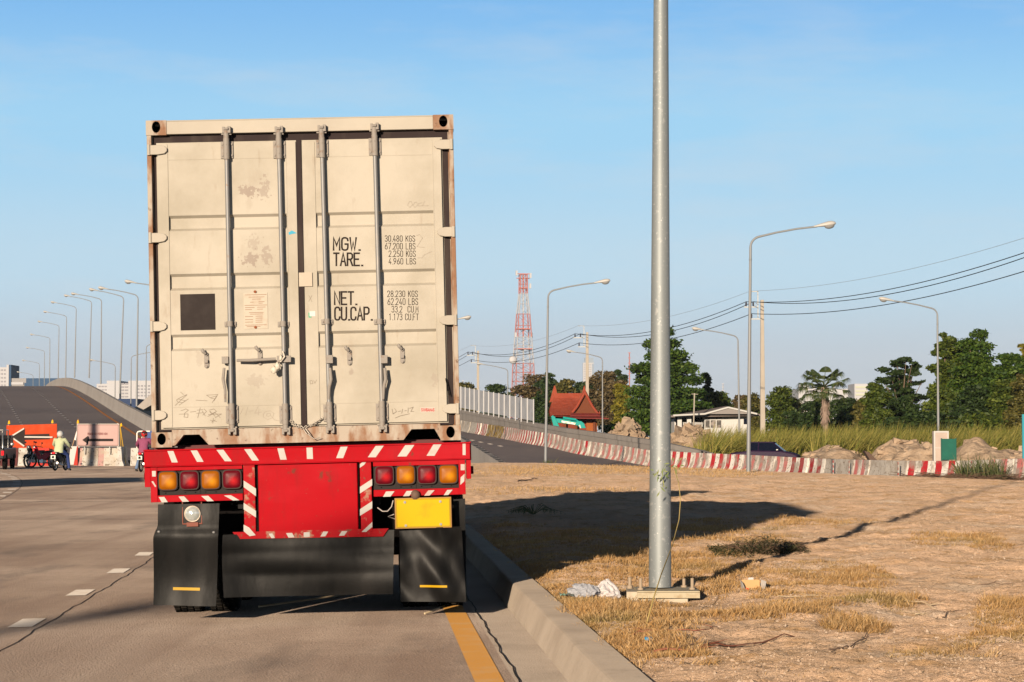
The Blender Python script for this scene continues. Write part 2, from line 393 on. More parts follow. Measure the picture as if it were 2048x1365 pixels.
b = MB()
wl = [(W(1008,931,107)), (W(975,910,114)), (W(940,888,124)), (W(915,872,136)), (W(890,858,150)), (W(860,845,170))]
for i in range(len(wl)-1):
    A0, A1 = wl[i], wl[i+1]
    z0 = -.4
    b.add([(A0.x,A0.y,z0),(A1.x,A1.y,z0),(A1.x,A1.y,A1.z),(A0.x,A0.y,A0.z),(A0.x+.3,A0.y+.08,z0),(A1.x+.3,A1.y+.08,z0),(A1.x+.3,A1.y+.08,A1.z),(A0.x+.3,A0.y+.08,A0.z)], [(0,1,2,3)[::-1],(3,2,6,7),(4,5,6,7)])
b.add([wl[0]+Vector((0,0,-.6)), wl[0], wl[0]+Vector((.3,.08,0)), wl[0]+Vector((.3,.08,-.6))], [(0,1,2,3)])
m_bmark = M_("black_paint_marks", (.03,.03,.03), .8); wal = b.build("ramp_parapet", m_parapet); tag(wal, "low pale wedge wall sinking into the dirt beside the trailer, with dashed top", "parapet")
for i in range(24):
    b = MB(); t = i/24*3.9; a_ = int(t); f = t-a_; q = wl[a_].lerp(wl[a_+1], f); f2 = min(1, f+.08); q2 = wl[a_].lerp(wl[a_+1], f2)
    b.add([q+Vector((.02,0,.004)), q+Vector((.28,.08,.004)), q2+Vector((.28,.08,.004)), q2+Vector((.02,0,.004))], [(0,1,2,3)])
    b.build("black_mark", m_bmark, wal)

b = MB(); b.add([(9.5,119.5,-.30),(19,113,-.34),(26,140,-.32),(9.0,150,-.32)], [(0,1,2,3)]); tag(b.build("side_road", m_asphalt), kind='structure')
# ---------------- container lorry ----------------
Z0 = 1.405; HW = 1.219; HH = 2.591; YT = 17.9
Ax, Az = 253.5, -6.15; Bx, Bz = -4.9, -252.1
def L(px, py):
    """picture position on the rear face -> x, z of the truck's own axes"""
    dx, dy = px-612.0, py-888.5; det = Ax*Bz - Az*Bx
    return ((dx*Bz - dy*Bx)/det, Z0 + (Ax*dy - Az*dx)/det)
TROT = Matrix.Rotation(R(1.8), 4, 'Z') @ Matrix.Rotation(R(-1.416), 4, 'Y') @ Matrix.Rotation(R(-.24), 4, 'X')
TORG = Vector((-1.6218, 17.781, 1.3742)) - TROT @ Vector((0, 0, Z0))
TM = Matrix.Translation(TORG) @ TROT
m_cream = M_("container_paint", (.39,.353,.295), .55, layers=[((.30,.265,.22),1.1,.42,.7,.6), ((.43,.39,.335),.8,.55,.75,.5), ((.30,.21,.13),9,.68,.78,.4,(1,1,.3)), ((.27,.22,.17),35,.70,.76,.45)], bump=[(3,.25,.02),(90,.1,.002)])
m_rusty = M_("rusty_container_paint", (.36,.31,.255), .7, layers=[((.20,.085,.035),6,.44,.56,.85,(1,1,.35)), ((.38,.33,.27),3,.5,.7,.5), ((.10,.05,.03),16,.60,.68,.8)], bump=[(30,.4,.004)])
m_gasket = M_("gasket_rubber", (.035,.026,.026), .85, spec=.05, layers=[((.075,.06,.05),6,.5,.7,.6,(1,1,.2))])
m_bar = M_("galvanised_bar", (.22,.22,.22), .5, .3, layers=[((.30,.27,.24),7,.5,.7,.6), ((.22,.12,.06),30,.64,.72,.5)])
m_hard = M_("painted_ironwork", (.25,.225,.20), .6, layers=[((.20,.13,.09),24,.56,.68,.7)], bump=[(60,.3,.002)])
m_dark = M_("dark_parts_and_shade", (.008,.007,.007), .9, spec=.03)  # near black: shade painted into hollows, plus small dark parts
m_black = M_("black_paint", (.012,.011,.011), .6, spec=.1, layers=[((.07,.06,.055),4,.5,.7,.6)])
m_ink = M_("stencil_ink", (.028,.022,.020), .85, spec=.05, layers=[((.13,.105,.08),28,.60,.72,.6)])
m_pencil = M_("pencil_scratch", (.20,.165,.13), .9)
m_pencil2 = M_("faint_scratch", (.31,.27,.225), .9)
m_red = M_("red_trailer_paint", (.33,.001,.006), .6, spec=.07, layers=[((.42,.018,.028),1.2,.50,.72,.55,(.5,1,1.6)), ((.24,.002,.006),5,.52,.75,.4), ((.13,.035,.022),7,.64,.69,.85,(1,1,.7)), ((.22,.10,.08),45,.68,.74,.6), ((.15,.012,.012),9,.52,.72,.45,(1,1,.18)), ((.16,.05,.03),26,.67,.72,.85)], bump=[(4,.12,.015),(70,.12,.002)])
m_redworn = M_("worn_red_paint", (.31,.002,.006), .6, spec=.1, layers=[((.36,.01,.015),3,.5,.7,.5), ((.30,.19,.13),7,.56,.62,.85), ((.13,.07,.045),20,.60,.66,.8)], bump=[(40,.4,.003)])
m_stripe = M_("white_hazard_paint", (.42,.40,.37), .55, layers=[((.42,.20,.18),6,.55,.75,.6), ((.55,.38,.30),30,.63,.7,.6)])
m_rub = M_("mudflap_rubber", (.003,.003,.003), .5, layers=[((.012,.011,.0105),1.6,.46,.68,.9,(2.2,1,.55)), ((.005,.005,.005),5,.5,.7,.6,(1,1,.2))], bump=[(2.2,.3,.04,(1.4,1,.6)),(14,.15,.006)], rvar=.44, spec=.15)
m_tyre = M_("tyre_rubber", (.009,.0085,.008), .9, spec=.05, layers=[((.05,.042,.034),5,.5,.7,.5)])
m_rim = M_("wheel_steel", (.25,.24,.22), .5, .6)

def doorskin():
    return m_cream
def reparent(root, o): o.parent = root
cont = empty("shipping_container", label="cream twenty foot shipping container with rusty corners loaded on the red trailer", cat="container"); cont.matrix_world = TM
zt = Z0 + HH
def corner(sx, y0, z0, root):
    """corner casting with its oval hole cut through the rear face"""
    b = MB(); x0, x1 = (-HW, -HW+.162) if sx < 0 else (HW-.162, HW); h = .118; cx, cz = (x0+x1)/2, z0+h/2+.006
    n = 20; y = -.006 if y0 < 1 else y0; dpt = .178
    rx, rz = .034, .046
    outer = []; inner = []
    for k in range(n):
        a = 2*math.pi*(k+.5)/n; c_, s_ = math.cos(a), math.sin(a); t = max(abs(c_), abs(s_))
        outer.append((cx+c_/t*(x1-x0)/2, y, z0+h/2+s_/t*h/2)); inner.append((cx+c_*rx, y, cz+s_*rz))
    vs = outer+inner+[(p[0], y+.03, p[2]) for p in inner]+[(p[0], y+dpt, p[2]) for p in outer]
    fs = [(k,(k+1)%n,n+(k+1)%n,n+k) for k in range(n)]+[(n+k,n+(k+1)%n,2*n+(k+1)%n,2*n+k) for k in range(n)]
    fs += [(k,3*n+k,3*n+(k+1)%n,(k+1)%n) for k in range(n)]+[tuple(range(3*n,4*n))]
    b.add(vs, fs); b.build("corner_casting", m_rusty, root)
    d = MB(); d.add([(cx-.055,y+.03,cz-.05),(cx+.055,y+.03,cz-.05),(cx+.055,y+.03,cz+.048),(cx-.055,y+.03,cz+.048),(cx-.055,y+.17,cz-.05),(cx+.055,y+.17,cz-.05),(cx+.055,y+.17,cz+.048),(cx-.055,y+.17,cz+.048)], [(4,5,6,7),(0,4,7,3),(1,2,6,5),(0,1,5,4),(3,7,6,2)])
    return d
for sx in (-1, 1):
    for z in (Z0, zt-.118):
        d = corner(sx, 0, z, cont); d.build("casting_socket", m_dark, cont)
        b = MB(); x0, x1 = (-HW, -HW+.162) if sx < 0 else (HW-.162, HW); b.box(x0, x1, 5.88, 6.058, z, z+.118); b.build("corner_casting", m_rusty, cont)
# corner posts (front faces 2 mm behind the castings)
for sx in (-1, 1):
    b = MB(); xo = sx*(HW-.004)
    w1 = .036
    b.box(min(xo, xo-sx*w1), max(xo, xo-sx*w1), 0, .15, Z0+.118, zt-.118)
    b.box(min(xo-sx*w1, xo-sx*.055), max(xo-sx*w1, xo-sx*.055), .06, .15, Z0+.118, zt-.118)
    b.build("corner_post", m_rusty, cont, bevel=.004)
b = MB(); b.box(-HW+.162, HW-.162, 0, .12, zt-.112, zt-.004)
b.box(-HW+.162, HW-.162, -.004, .02, zt-.012, zt-.002)
b.build("door_header", m_cream, cont, bevel=.004)
# sill with two forklift notches
zs = Z0+.135
b = MB()
def notch(pa, pb, pc, pd_):
    return [L(*pa), L(*pb), L(*pc), L(*pd_)]
x0, x1 = -HW+.162, HW-.162
nl = [L(350,893)[0], L(367,868)[0], L(398,868)[0], L(417,893)[0]]; nr = [L(806,888)[0], L(822,864)[0], L(868,864)[0], L(880,888)[0]]
zn = Z0+.095
poly = [(x0,0,Z0+.012),(nl[0],0,Z0+.012),(nl[1],0,zn),(nl[2],0,zn),(nl[3],0,Z0+.012),(nr[0],0,Z0+.012),(nr[1],0,zn),(nr[2],0,zn),(nr[3],0,Z0+.012),(x1,0,Z0+.012),(x1,0,zs),(x0,0,zs)]
me_parts = [[0,1,2,11],[2,3,6,10],[3,4,5,6],[2,10,11],[6,7,10],[7,8,9,10]]
b.prism(poly, (0,.10,0)); b.build("door_sill", m_rusty, cont)
# gasket sheet behind the doors, roof, sides, front, floor
b = MB(); b.box(-HW+.05, HW-.05, .055, .085, zs-.01, zt-.10); b.build("door_gasket", m_gasket, cont)
def corr(name, axis):
    b = MB(); n = 22; per = 5.8/n; pts = []
    for i in range(n):
        y0 = .15+i*per
        pts += [(y0, 0), (y0+per*.35, 0), (y0+per*.5, .036), (y0+per*.85, .036)]
    pts.append((5.95, 0))
    return pts
cp = corr('', 0)
for sx in (-1, 1):
    b = MB(); A = [(sx*(HW-.012-q), y, Z0+.14) for y, q in cp]; B = [(sx*(HW-.012-q), y, zt-.05) for y, q in cp]; b.sheet(A, B)
    b.box(min(sx*HW, sx*(HW-.06)), max(sx*HW, sx*(HW-.06)), .18, 5.88, Z0+.01, Z0+.14); b.box(min(sx*HW, sx*(HW-.06)), max(sx*HW, sx*(HW-.06)), .18, 5.88, zt-.06, zt-.003)
    b.build("side_wall", m_cream, cont)
b = MB(); b.box(-HW+.06, HW-.06, .12, 5.95, zt-.03, zt-.012); b.build("container_roof", m_cream, cont)
b = MB(); b.box(-HW+.02, HW-.02, 5.95, 6.03, Z0+.02, zt-.02); b.build("front_wall", m_cream, cont)
b = MB(); b.box(-HW+.07, HW-.07, .12, 5.94, Z0+.12, Z0+.16); b.box(-HW+.07,HW-.07,.9,.95,Z0+.03,Z0+.119); b.build("container_floor", m_dark, cont)  # near-black floor and back plate stand in for shade behind the notches
# --- doors ---
def midx(px): return L(px, 560)[0]
DT, DB = L(612,281)[1]-.004, L(612,850)[1]
chan = [(L(455,432)[1], L(455,460)[1]), (L(455,549)[1], L(455,579)[1]), (L(455,670)[1], L(455,700)[1])]
def scuff_mat():
    m = M_("door_paint", (.405,.368,.308), .55, layers=[((.285,.255,.20),1.3,.42,.66,.8), ((.40,.37,.31),.9,.52,.75,.5), ((.24,.18,.13),14,.62,.74,.4,(1,1,.25)), ((.26,.20,.15),3.5,.60,.78,.55,(1,1,.35)), ((.17,.09,.05),50,.71,.75,.6)], bump=[(2.5,.3,.03),(90,.1,.002)])
    t = m.node_tree; N = t.nodes; Lk = t.links; p = N["Principled BSDF"]; src = p.inputs['Base Color'].links[0].from_socket
    tcn = N.new("ShaderNodeTexCoord")
    spots = [((495,383),.085,.07,.9), ((528,375),.06,.10,.7), ((500,520),.085,.07,.9), ((530,512),.06,.09,.7), ((505,485),.07,.08,.45), ((510,762),.10,.06,.35), ((700,745),.03,.03,.6), ((400,715),.05,.08,.3),((870,760),.035,.09,.35)]
    for i, ((px, py), rx, rz, am) in enumerate(spots):
        x, z = L(px, py)
        mp_ = N.new("ShaderNodeMapping"); mp_.inputs['Location'].default_value = (-x/rx, 0, -z/rz); mp_.inputs['Scale'].default_value = (1/rx, 0, 1/rz)
        Lk.new(tcn.outputs['Object'], mp_.inputs[0])
        ln = N.new("ShaderNodeVectorMath"); ln.operation = 'LENGTH'; Lk.new(mp_.outputs[0], ln.inputs[0])
        n_ = N.new("ShaderNodeTexNoise"); n_.inputs['Scale'].default_value = 38; n_.inputs['Detail'].default_value = 5; Lk.new(tcn.outputs['Object'], n_.inputs['Vector'])
        a_ = N.new("ShaderNodeMath"); a_.operation = 'MULTIPLY_ADD'; a_.inputs[1].default_value = -.35; Lk.new(ln.outputs['Value'], a_.inputs[0]); Lk.new(n_.outputs[0], a_.inputs[2])
        r_ = N.new("ShaderNodeMapRange"); r_.inputs[1].default_value = .24; r_.inputs[2].default_value = .30; r_.inputs[4].default_value = am*.8; Lk.new(a_.outputs[0], r_.inputs[0])
        x_ = N.new("ShaderNodeMix"); x_.data_type = 'RGBA'; x_.inputs[7].default_value = (.23,.18,.15,1); Lk.new(r_.outputs[0], x_.inputs[0]); Lk.new(src, x_.inputs[6]); src = x_.outputs[2]
    Lk.new(src, p.inputs['Base Color']); return m
m_door = scuff_mat()
def make_door(pxa, pxb, qa, qb):
    xa, xb, ia, ib = midx(pxa), midx(pxb), midx(qa), midx(qb)
    b = MB(); yF, yP, yC = .012, .016, .056
    b.box(xa, ia, yF, .054, DB, DT); b.box(ib, xb, yF, .054, DB, DT)
    zs_ = [(DB, yP)]
    for (zt_, zb_) in reversed(chan):
        s_ = .020
        zs_ += [(zb_-s_*.3, yP), (zb_+s_, yC-.004), (zt_-s_, yC-.004), (zt_+s_*.3, yP)]
    zs_.append((DT, yP))
    A = [(ia, y, z) for z, y in zs_]; B = [(ib, y, z) for z, y in zs_]
    b.sheet(A, B)
    for zz in (L(455,318)[1], L(455,813)[1]):                       # weld seams
        b.box(ia, ib, yP-.0025, yP+.004, zz-.004, zz+.003)
    for xx in (ia, ib): b.box(xx-.004, xx+.003, yF-.002, yF+.01, DB+.01, DT-.01)
    b.box(xa-.012, xb+.012, .045, .0545, DB-.012, DT+.012)          # lip of the rubber seal
    d = b.build("door", m_door, cont, bevel=.0015)
    return d
doorL = make_door(318, 595.5, 338, 576); doorR = make_door(608, 888, 633, 871)
sl = MB(); sl.box(midx(596.5), midx(607), .012, .05, DB-.01, DT+.01); sl.build("centre_seal", m_gasket, cont)
# locking bars
YB = -.040
def locking_bar(pt, pb, door, handle):
    xt, z1 = L(*pt); xb, z0 = L(*pb)
    def X(z): return xb + (xt-xb)*(z-z0)/(z1-z0)
    b = MB(); b.tube([(X(z0+.02),YB,z0+.02),(X(z1-.02),YB,z1-.02)], .0165, 14)
    o = b.build("locking_bar", m_bar, door)
    for zz, hh in ((z1-.155, .135), (z0+.135, .135)):               # bolted guide brackets
        c = MB(); x = X(zz); c.box(x-.049, x+.049, .0, .016, zz-hh/2, zz+hh/2); c.tube([(x,YB-.002,zz-hh/2-.012),(x,YB-.002,zz+hh/2+.018)], .0245, 12)
        c.box(x-.024, x+.024, YB+.01, .002, zz-hh/2+.004, zz+hh/2-.004)
        for sx in (-1,1):
            for sz in (-1,1): c.cyl((x+sx*.038,-.008,zz+sz*hh*.33),(x+sx*.038,.002,zz+sz*hh*.33), .009, 8)
        for sz in (-1,1): c.cyl((x,YB-.030,zz+sz*hh*.27),(x,YB-.02,zz+sz*hh*.27), .0045, 8)
        c.build("bar_guide", m_hard, door, bevel=.002)
    for zz, up in ((z1, 1), (z0, -1)):                               # cams and keepers
        c = MB(); x = X(zz); c.tube([(x,YB,zz-up*.07),(x,YB,zz+up*.005)], .022, 10)
        c.box(x-.030, x-.010, -.052, .0, zz-.024, zz+.024); c.box(x+.012, x+.036, -.056, .0, zz-.026, zz+.028)
        c.box(x-.040, x+.040, -.030, -.002, zz-.032*up-.006, zz-.032*up+.006); c.cyl((x-.012,-.062,zz+.004),(x+.018,-.062,zz+.006), .011, 8)
        c.build("cam_keeper", m_hard, door, bevel=.002)
    zz = L(pb[0], 650 if pb[0] < 600 else 645)[1]; x = X(zz); c = MB()
    c.box(x-.046, x+.046, .0, .014, zz-.020, zz+.020); c.tube([(x,YB-.001,zz-.020),(x,YB-.001,zz+.022)], .0235, 12); c.box(x-.022, x+.022, YB, .002, zz-.018, zz+.018)
    for sx in (-1,1): c.cyl((x+sx*.036,-.007,zz),(x+sx*.036,.002,zz), .009, 8)
    c.build("bar_clamp", m_hard, door, bevel=.002)
    c = MB()
    if handle == 'L':       # handle hangs down on the left of the bar
        x1, zz1 = L(450,722); c.box(x1-.022, x1+.03, -.075, -.030, zz1-.028, zz1+.026)
        c.tube([L3(449,738,-.062), L3(447,760,-.066), L3(451,782,-.06), L3(451,806,-.052)], [.011,.013,.011,.010], 8)
    elif handle == 'H':     # handle lies across
        c.tube([L3(474,723,-.07), L3(500,723,-.072), L3(552,720,-.066)], [.011,.013,.012], 8); c.box(*[v for v in (L(540,0)[0], L(568,0)[0])], -.075, -.035, L(550,727)[1], L(550,714)[1])
    else:
        px, py = (659, 712) if handle == 'R3' else (768, 712)
        x1, zz1 = L(px, py+8); c.box(x1-.026, x1+.026, -.078, -.030, zz1-.034, zz1+.030)
        c.tube([L3(px+1,py+26,-.066), L3(px+3,py+48,-.072), L3(px-1,py+66,-.064), L3(px-2,py+88,-.052)], [.012,.015,.013,.010], 8)
    c.build("handle", m_hard, door, bevel=.002)
def L3(px, py, y): x, z = L(px, py); return (x, y, z)
locking_bar((452,262), (464,864), doorL, 'L'); locking_bar((557,261), (571,864), doorL, 'H')
locking_bar((643,258), (659,861), doorR, 'R3'); locking_bar((749,254), (764,859), doorR, 'R4')
for (px, py, dr) in ((412,722,doorL),(519,716,doorL),(698,716,doorR),(804,712,doorR)):   # handle catches
    x, z = L(px, py); b = MB(); pts = []
    for k in range(16):
        a = 2*math.pi*k/16; pts.append((x+.019*math.cos(a), .004, z+.019*math.sin(a)+(.045 if math.sin(a) > 0 else -.045)))
    b.prism(pts, (0,.018,0)); b.cyl((x,-.012,z+.045),(x,.004,z+.045), .012, 10); b.cyl((x,-.008,z-.048),(x,.004,z-.048), .010, 10); b.box(x-.014, x+.014, -.02, .004, z-.022, z+.002)
    b.tube([(x-.004,-.022,z+.05),(x-.022,-.035,z+.068),(x-.03,-.03,z+.085)], [.012,.014,.013], 8)
    b.build("handle_catch", m_hard, dr, bevel=.002)
for i, (px, py, dr, s_) in enumerate([(300,302,doorL,1),(302,478,doorL,1),(304,655,doorL,1),(307,832,doorL,1),(906,288,doorR,-1),(911,464,doorR,-1),(915,641,doorR,-1),(919,818,doorR,-1)]):
    x, z = L(px, py); b = MB()
    xo = (-HW+.008) if s_ > 0 else (HW-.008)
    x2 = L(333 if s_ > 0 else (869, 875, 879, 884)[i-4], py)[0]
    pts = [(xo,-.014,z+.038),(xo+(x2-xo)*.55,-.014,z+.038),(x2-s_*.02,-.014,z+.030),(x2,-.014,z+.012),(x2,-.014,z-.012),(x2-s_*.02,-.014,z-.030),(xo+(x2-xo)*.55,-.014,z-.038),(xo,-.014,z-.038)]
    b.prism(pts, (0,.026,0)); b.cyl((xo+s_*.012,-.012,z-.042),(xo+s_*.012,-.012,z+.042), .014, 10)
    b.build("hinge", m_cream, dr, bevel=.004)
# plates and stickers
def plate(name, pa, pb, y, mat, par, th=.002):
    xa, za = L(*pa); xb, zb_ = L(*pb); b = MB(); b.box(xa, xb, y, y+th, zb_, za); return b.build(name, mat, par)
m_sq = M_("black_vinyl", (.032,.026,.025), .7, spec=.05, layers=[((.052,.043,.04),5,.5,.7,.6)])
plate("black_square", (359,590.5), (430,661), .0138, m_sq, doorL)
m_plate = M_("data_plate", (.42,.37,.30), .5, layers=[((.33,.25,.18),9,.5,.68,.6), ((.30,.13,.05),14,.68,.72,.8)])
pl = plate("data_plate", (486,588), (535,658.5), .011, m_plate, doorL, .004)
m_pink = M_("plate_print", (.27,.17,.12), .8)
b = MB()
yy = .0098
for i, (a0, a1, py) in enumerate([(489,532,591.5),(496,528,596),(503,520,600),(499,506,606),(516,528,605),(516,524,608),(488,533,612.5),(489,508,617),(513,530,616),(489,503,621),(513,525,620),(497,526,627),(499,525,630),(489,505,635),(510,524,634),(510,524,638),(489,505,641),(510,524,642),(489,505,646),(510,524,646),(489,532,652),(492,520,655)]):
    x0_, z_ = L(a0, py); x1_, _ = L(a1, py); b.box(x0_, x1_, yy, yy+.0008, z_-.0022, z_+.0022)
b.build("plate_print", m_pink, pl)
b = MB()
for (px, py) in ((509,585),(510,656)):
    x, z = L(px, py); b.cyl((x,.003,z),(x,.0105,z), .011, 10)
b.build("rivet", M_("rust", (.22,.07,.03), .9), pl)
plate("white_sticker", (618,624), (630,634), .0090, M_("sticker_white", (.5,.5,.48), .4), doorR)
plate("green_sticker", (616,626.5), (622,636.5), .0105, M_("sticker_green", (.03,.30,.16), .5), doorR)
b = MB(); b.prism([L3(576,466,.0105), L3(583,462,.0105), L3(593,467.5,.0105), L3(584,469,.0105), L3(577,471,.0105)], (0,.001,0)); b.build("blue_tape", M_("tape_blue", (.03,.30,.45), .5), doorL)
plate("lock_box", (597,547), (624,574), -.004, M_("lock_box_paint", (.42,.36,.29), .6, layers=[((.52,.44,.34),8,.5,.7,.6)]), doorR, .02)
# stroke lettering
G = {'A':[[(0,0),(2,7),(4,0)],[(.75,2.3),(3.25,2.3)]],'B':[[(0,0),(0,7),(2.7,7),(3.7,6.3),(3.7,4.6),(2.7,3.8),(.4,3.8)],[(2.7,3.45),(3.9,2.7),(3.9,.8),(2.8,0),(.4,0)]],
'C':[[(4,5.4),(3.7,6.5),(2.7,7),(1.3,7),(.3,6.5),(0,5.4),(0,1.6),(.3,.5),(1.3,0),(2.7,0),(3.7,.5),(4,1.6)]],
'D':[[(0,0),(0,7),(2.5,7),(3.7,6.2),(4,5),(4,2),(3.7,.8),(2.5,0),(.4,0)]],'E':[[(4,0),(0,0),(0,7),(4,7)],[(.4,3.6),(3.3,3.6)]],'F':[[(0,0),(0,7),(4,7)],[(.4,3.6),(3.2,3.6)]],
'G':[[(4,5.4),(3.7,6.5),(2.7,7),(1.3,7),(.3,6.5),(0,5.4),(0,1.6),(.3,.5),(1.3,0),(2.7,0),(3.7,.5),(4,1.6),(4,3.4),(2.2,3.4)]],'I':[[(2,0),(2,7)]],
'K':[[(0,0),(0,7)],[(4,7),(.4,3.2)],[(1.6,4.1),(4,0)]],'L':[[(0,7),(0,0),(3.7,0)]],'M':[[(0,0),(0,7),(2,2.6),(4,7),(4,0)]],'N':[[(0,0),(0,7),(4,0),(4,7)]],
'O':[[(1.3,7),(2.7,7),(3.7,6.5),(4,5.4),(4,1.6),(3.7,.5),(2.7,0),(1.3,0),(.3,.5),(0,1.6),(0,5.4),(.3,6.5),(1.3,7)]],'P':[[(0,0),(0,7),(2.8,7),(3.9,6.2),(3.9,4.2),(2.8,3.3),(.4,3.3)]],
'R':[[(0,0),(0,7),(2.8,7),(3.9,6.2),(3.9,4.4),(2.8,3.5),(.4,3.5)],[(2.3,3.2),(4,0)]],'S':[[(3.9,5.6),(3.5,6.6),(2.6,7),(1.3,7),(.3,6.4),(0,5.4),(.4,4.4),(3.6,2.8),(4,1.7),(3.6,.5),(2.6,0),(1.3,0),(.4,.4),(0,1.4)]],
'T':[[(0,7),(4,7)],[(2,6.6),(2,0)]],'U':[[(0,7),(0,1.6),(.3,.5),(1.3,0),(2.7,0),(3.7,.5),(4,1.6),(4,7)]],'V':[[(0,7),(2,0),(4,7)]],'W':[[(0,7),(1,0),(2,4.6),(3,0),(4,7)]],
'.':[[(.5,0),(1.2,0)]],'0':[[(1.3,7),(2.7,7),(3.7,6.5),(4,5.4),(4,1.6),(3.7,.5),(2.7,0),(1.3,0),(.3,.5),(0,1.6),(0,5.4),(.3,6.5),(1.3,7)]],'1':[[(.9,5.9),(2.2,7),(2.2,0)]],
'2':[[(0,5.4),(.4,6.6),(1.4,7),(2.7,7),(3.7,6.4),(4,5.3),(3.6,4.1),(0,0),(4,0)]],'3':[[(0,6),(1,7),(2.8,7),(3.8,6.2),(3.8,4.7),(2.8,3.8),(1.5,3.8)],[(2.8,3.45),(4,2.6),(4,.9),(2.8,0),(1.1,0),(0,1)]],
'4':[[(4,1.8),(0,1.8),(2.6,7)],[(3,3.4),(3,0)]],'6':[[(3.2,7),(1,4.4),(0,2.2),(.3,.7),(1.3,0),(2.7,0),(3.8,.7),(4,2),(3.6,3.4),(2.5,4),(1.2,3.8)]],'7':[[(0,7),(4,7),(1.4,0)]],
'8':[[(1.3,3.8),(.3,4.6),(.3,6.2),(1.3,7),(2.7,7),(3.7,6.2),(3.7,4.6),(2.7,3.8),(1.3,3.8)],[(1.2,3.4),(0,2.5),(0,.9),(1.2,0),(2.8,0),(4,.9),(4,2.5),(2.8,3.4)]],
'5':[[(3.8,7),(.4,7),(.2,4),(2.6,4.2),(3.8,3.2),(4,1.8),(3.6,.6),(2.6,0),(1.2,0),(0,.9)]],'9':[[(.8,0),(3,2.6),(4,4.8),(3.7,6.3),(2.7,7),(1.3,7),(.2,6.3),(0,5),(.4,3.7),(1.5,3.1),(2.8,3.3)]],'-':[[(.5,3.5),(3.5,3.5)]],' ':[]}
def stroke(mb, pts, wd, y):
    pts = [Vector((p[0], p[1])) for p in pts]; n = len(pts); Lf = []; Rt = []
    closed = (pts[0]-pts[-1]).length < 1e-6
    for i in range(n):
        if closed and i in (0, n-1): d1, d2 = (pts[-1]-pts[-2]).normalized(), (pts[1]-pts[0]).normalized()
        else:
            d1 = (pts[i]-pts[i-1]).normalized() if i else None; d2 = (pts[i+1]-pts[i]).normalized() if i < n-1 else None
            d1 = d1 or d2; d2 = d2 or d1
        t = (d1+d2); t = t.normalized() if t.length > 1e-6 else d2; nn = Vector((-t.y, t.x)); k = 1/max(.45, nn.dot(Vector((-d2.y, d2.x))))
        e = Vector((0,0))
        if not closed and i == 0: e = -d2*wd*.4
        if not closed and i == n-1: e = d1*wd*.4
        Lf.append(pts[i]+nn*wd/2*k+e); Rt.append(pts[i]-nn*wd/2*k+e)
    mb.add([(p.x, y, p.y) for p in Lf]+[(p.x, y, p.y) for p in Rt], [(i, i+1, n+i+1, n+i) for i in range(n-1)])
def text_geo(mb, s_, P0, P1, P2, wd, y, av=6.0):
    """P0 foot left, P1 foot right, P2 head left: positions (x, z) on the plate"""
    adv = {'.':2.4,' ':4.2,'I':5.4}; tot = sum(adv.get(c, av) for c in s_)-(av-4)
    P0, P1, P2 = Vector(P0), Vector(P1), Vector(P2); ux = (P1-P0)/tot; uz = (P2-P0)/7; cur = 0; kk = 0
    for c in s_:
        for st in G[c]:
            stroke(mb, [P0+ux*(cur+a)+uz*b_ for a, b_ in st], wd, y-.00025*(kk%3)); kk += 1
        cur += adv.get(c, av)
def word(s_, x0, x1, y0, y1, wd, par=None, mat=None, y=.0145, name="lettering"):
    mb = MB(); text_geo(mb, s_, L(x0, y1), L(x1, y1-(x1-x0)*.024*0), L(x0, y0), wd, y, 5.5 if wd > .008 else 6.1); return mb.build(name, mat or m_ink, par or doorR)
word("MGW.", 666.5, 719, 476.5, 501, .0135); word("TARE.", 667, 724, 507.5, 532, .0135)
word("NET.", 668.5, 712, 585, 610, .0135); word("CU.CAP.", 669, 743, 616, 641, .0135)
for s_, x0_, x1_, y0_, y1_ in [("30.480 KGS",770,830,472,483.5),("67.200 LBS",770,830.5,487,499),("2.250 KGS",777.5,831,502.3,514),("4.960 LBS",777.5,831.5,517.6,529),
                     ("28.230 KGS",774.5,835,582.8,594.6),("62.240 LBS",775,835.5,598,610.5),("33.2  CU.M",783,836,613.5,625.5),("1.173 CU.FT",777.5,836.5,628.8,641)]:
    word(s_, x0_, x1_, y0_, y1_, .0046)
st = plate("maker_sticker", (840,816), (869,825.5), .0142, M_("sticker_cream", (.42,.38,.33), .5), doorR, .001)
word("SINGAMAS", 842, 867.5, 818, 823.5, .0042, st, M_("sticker_red", (.40,.02,.02), .6), .0135)
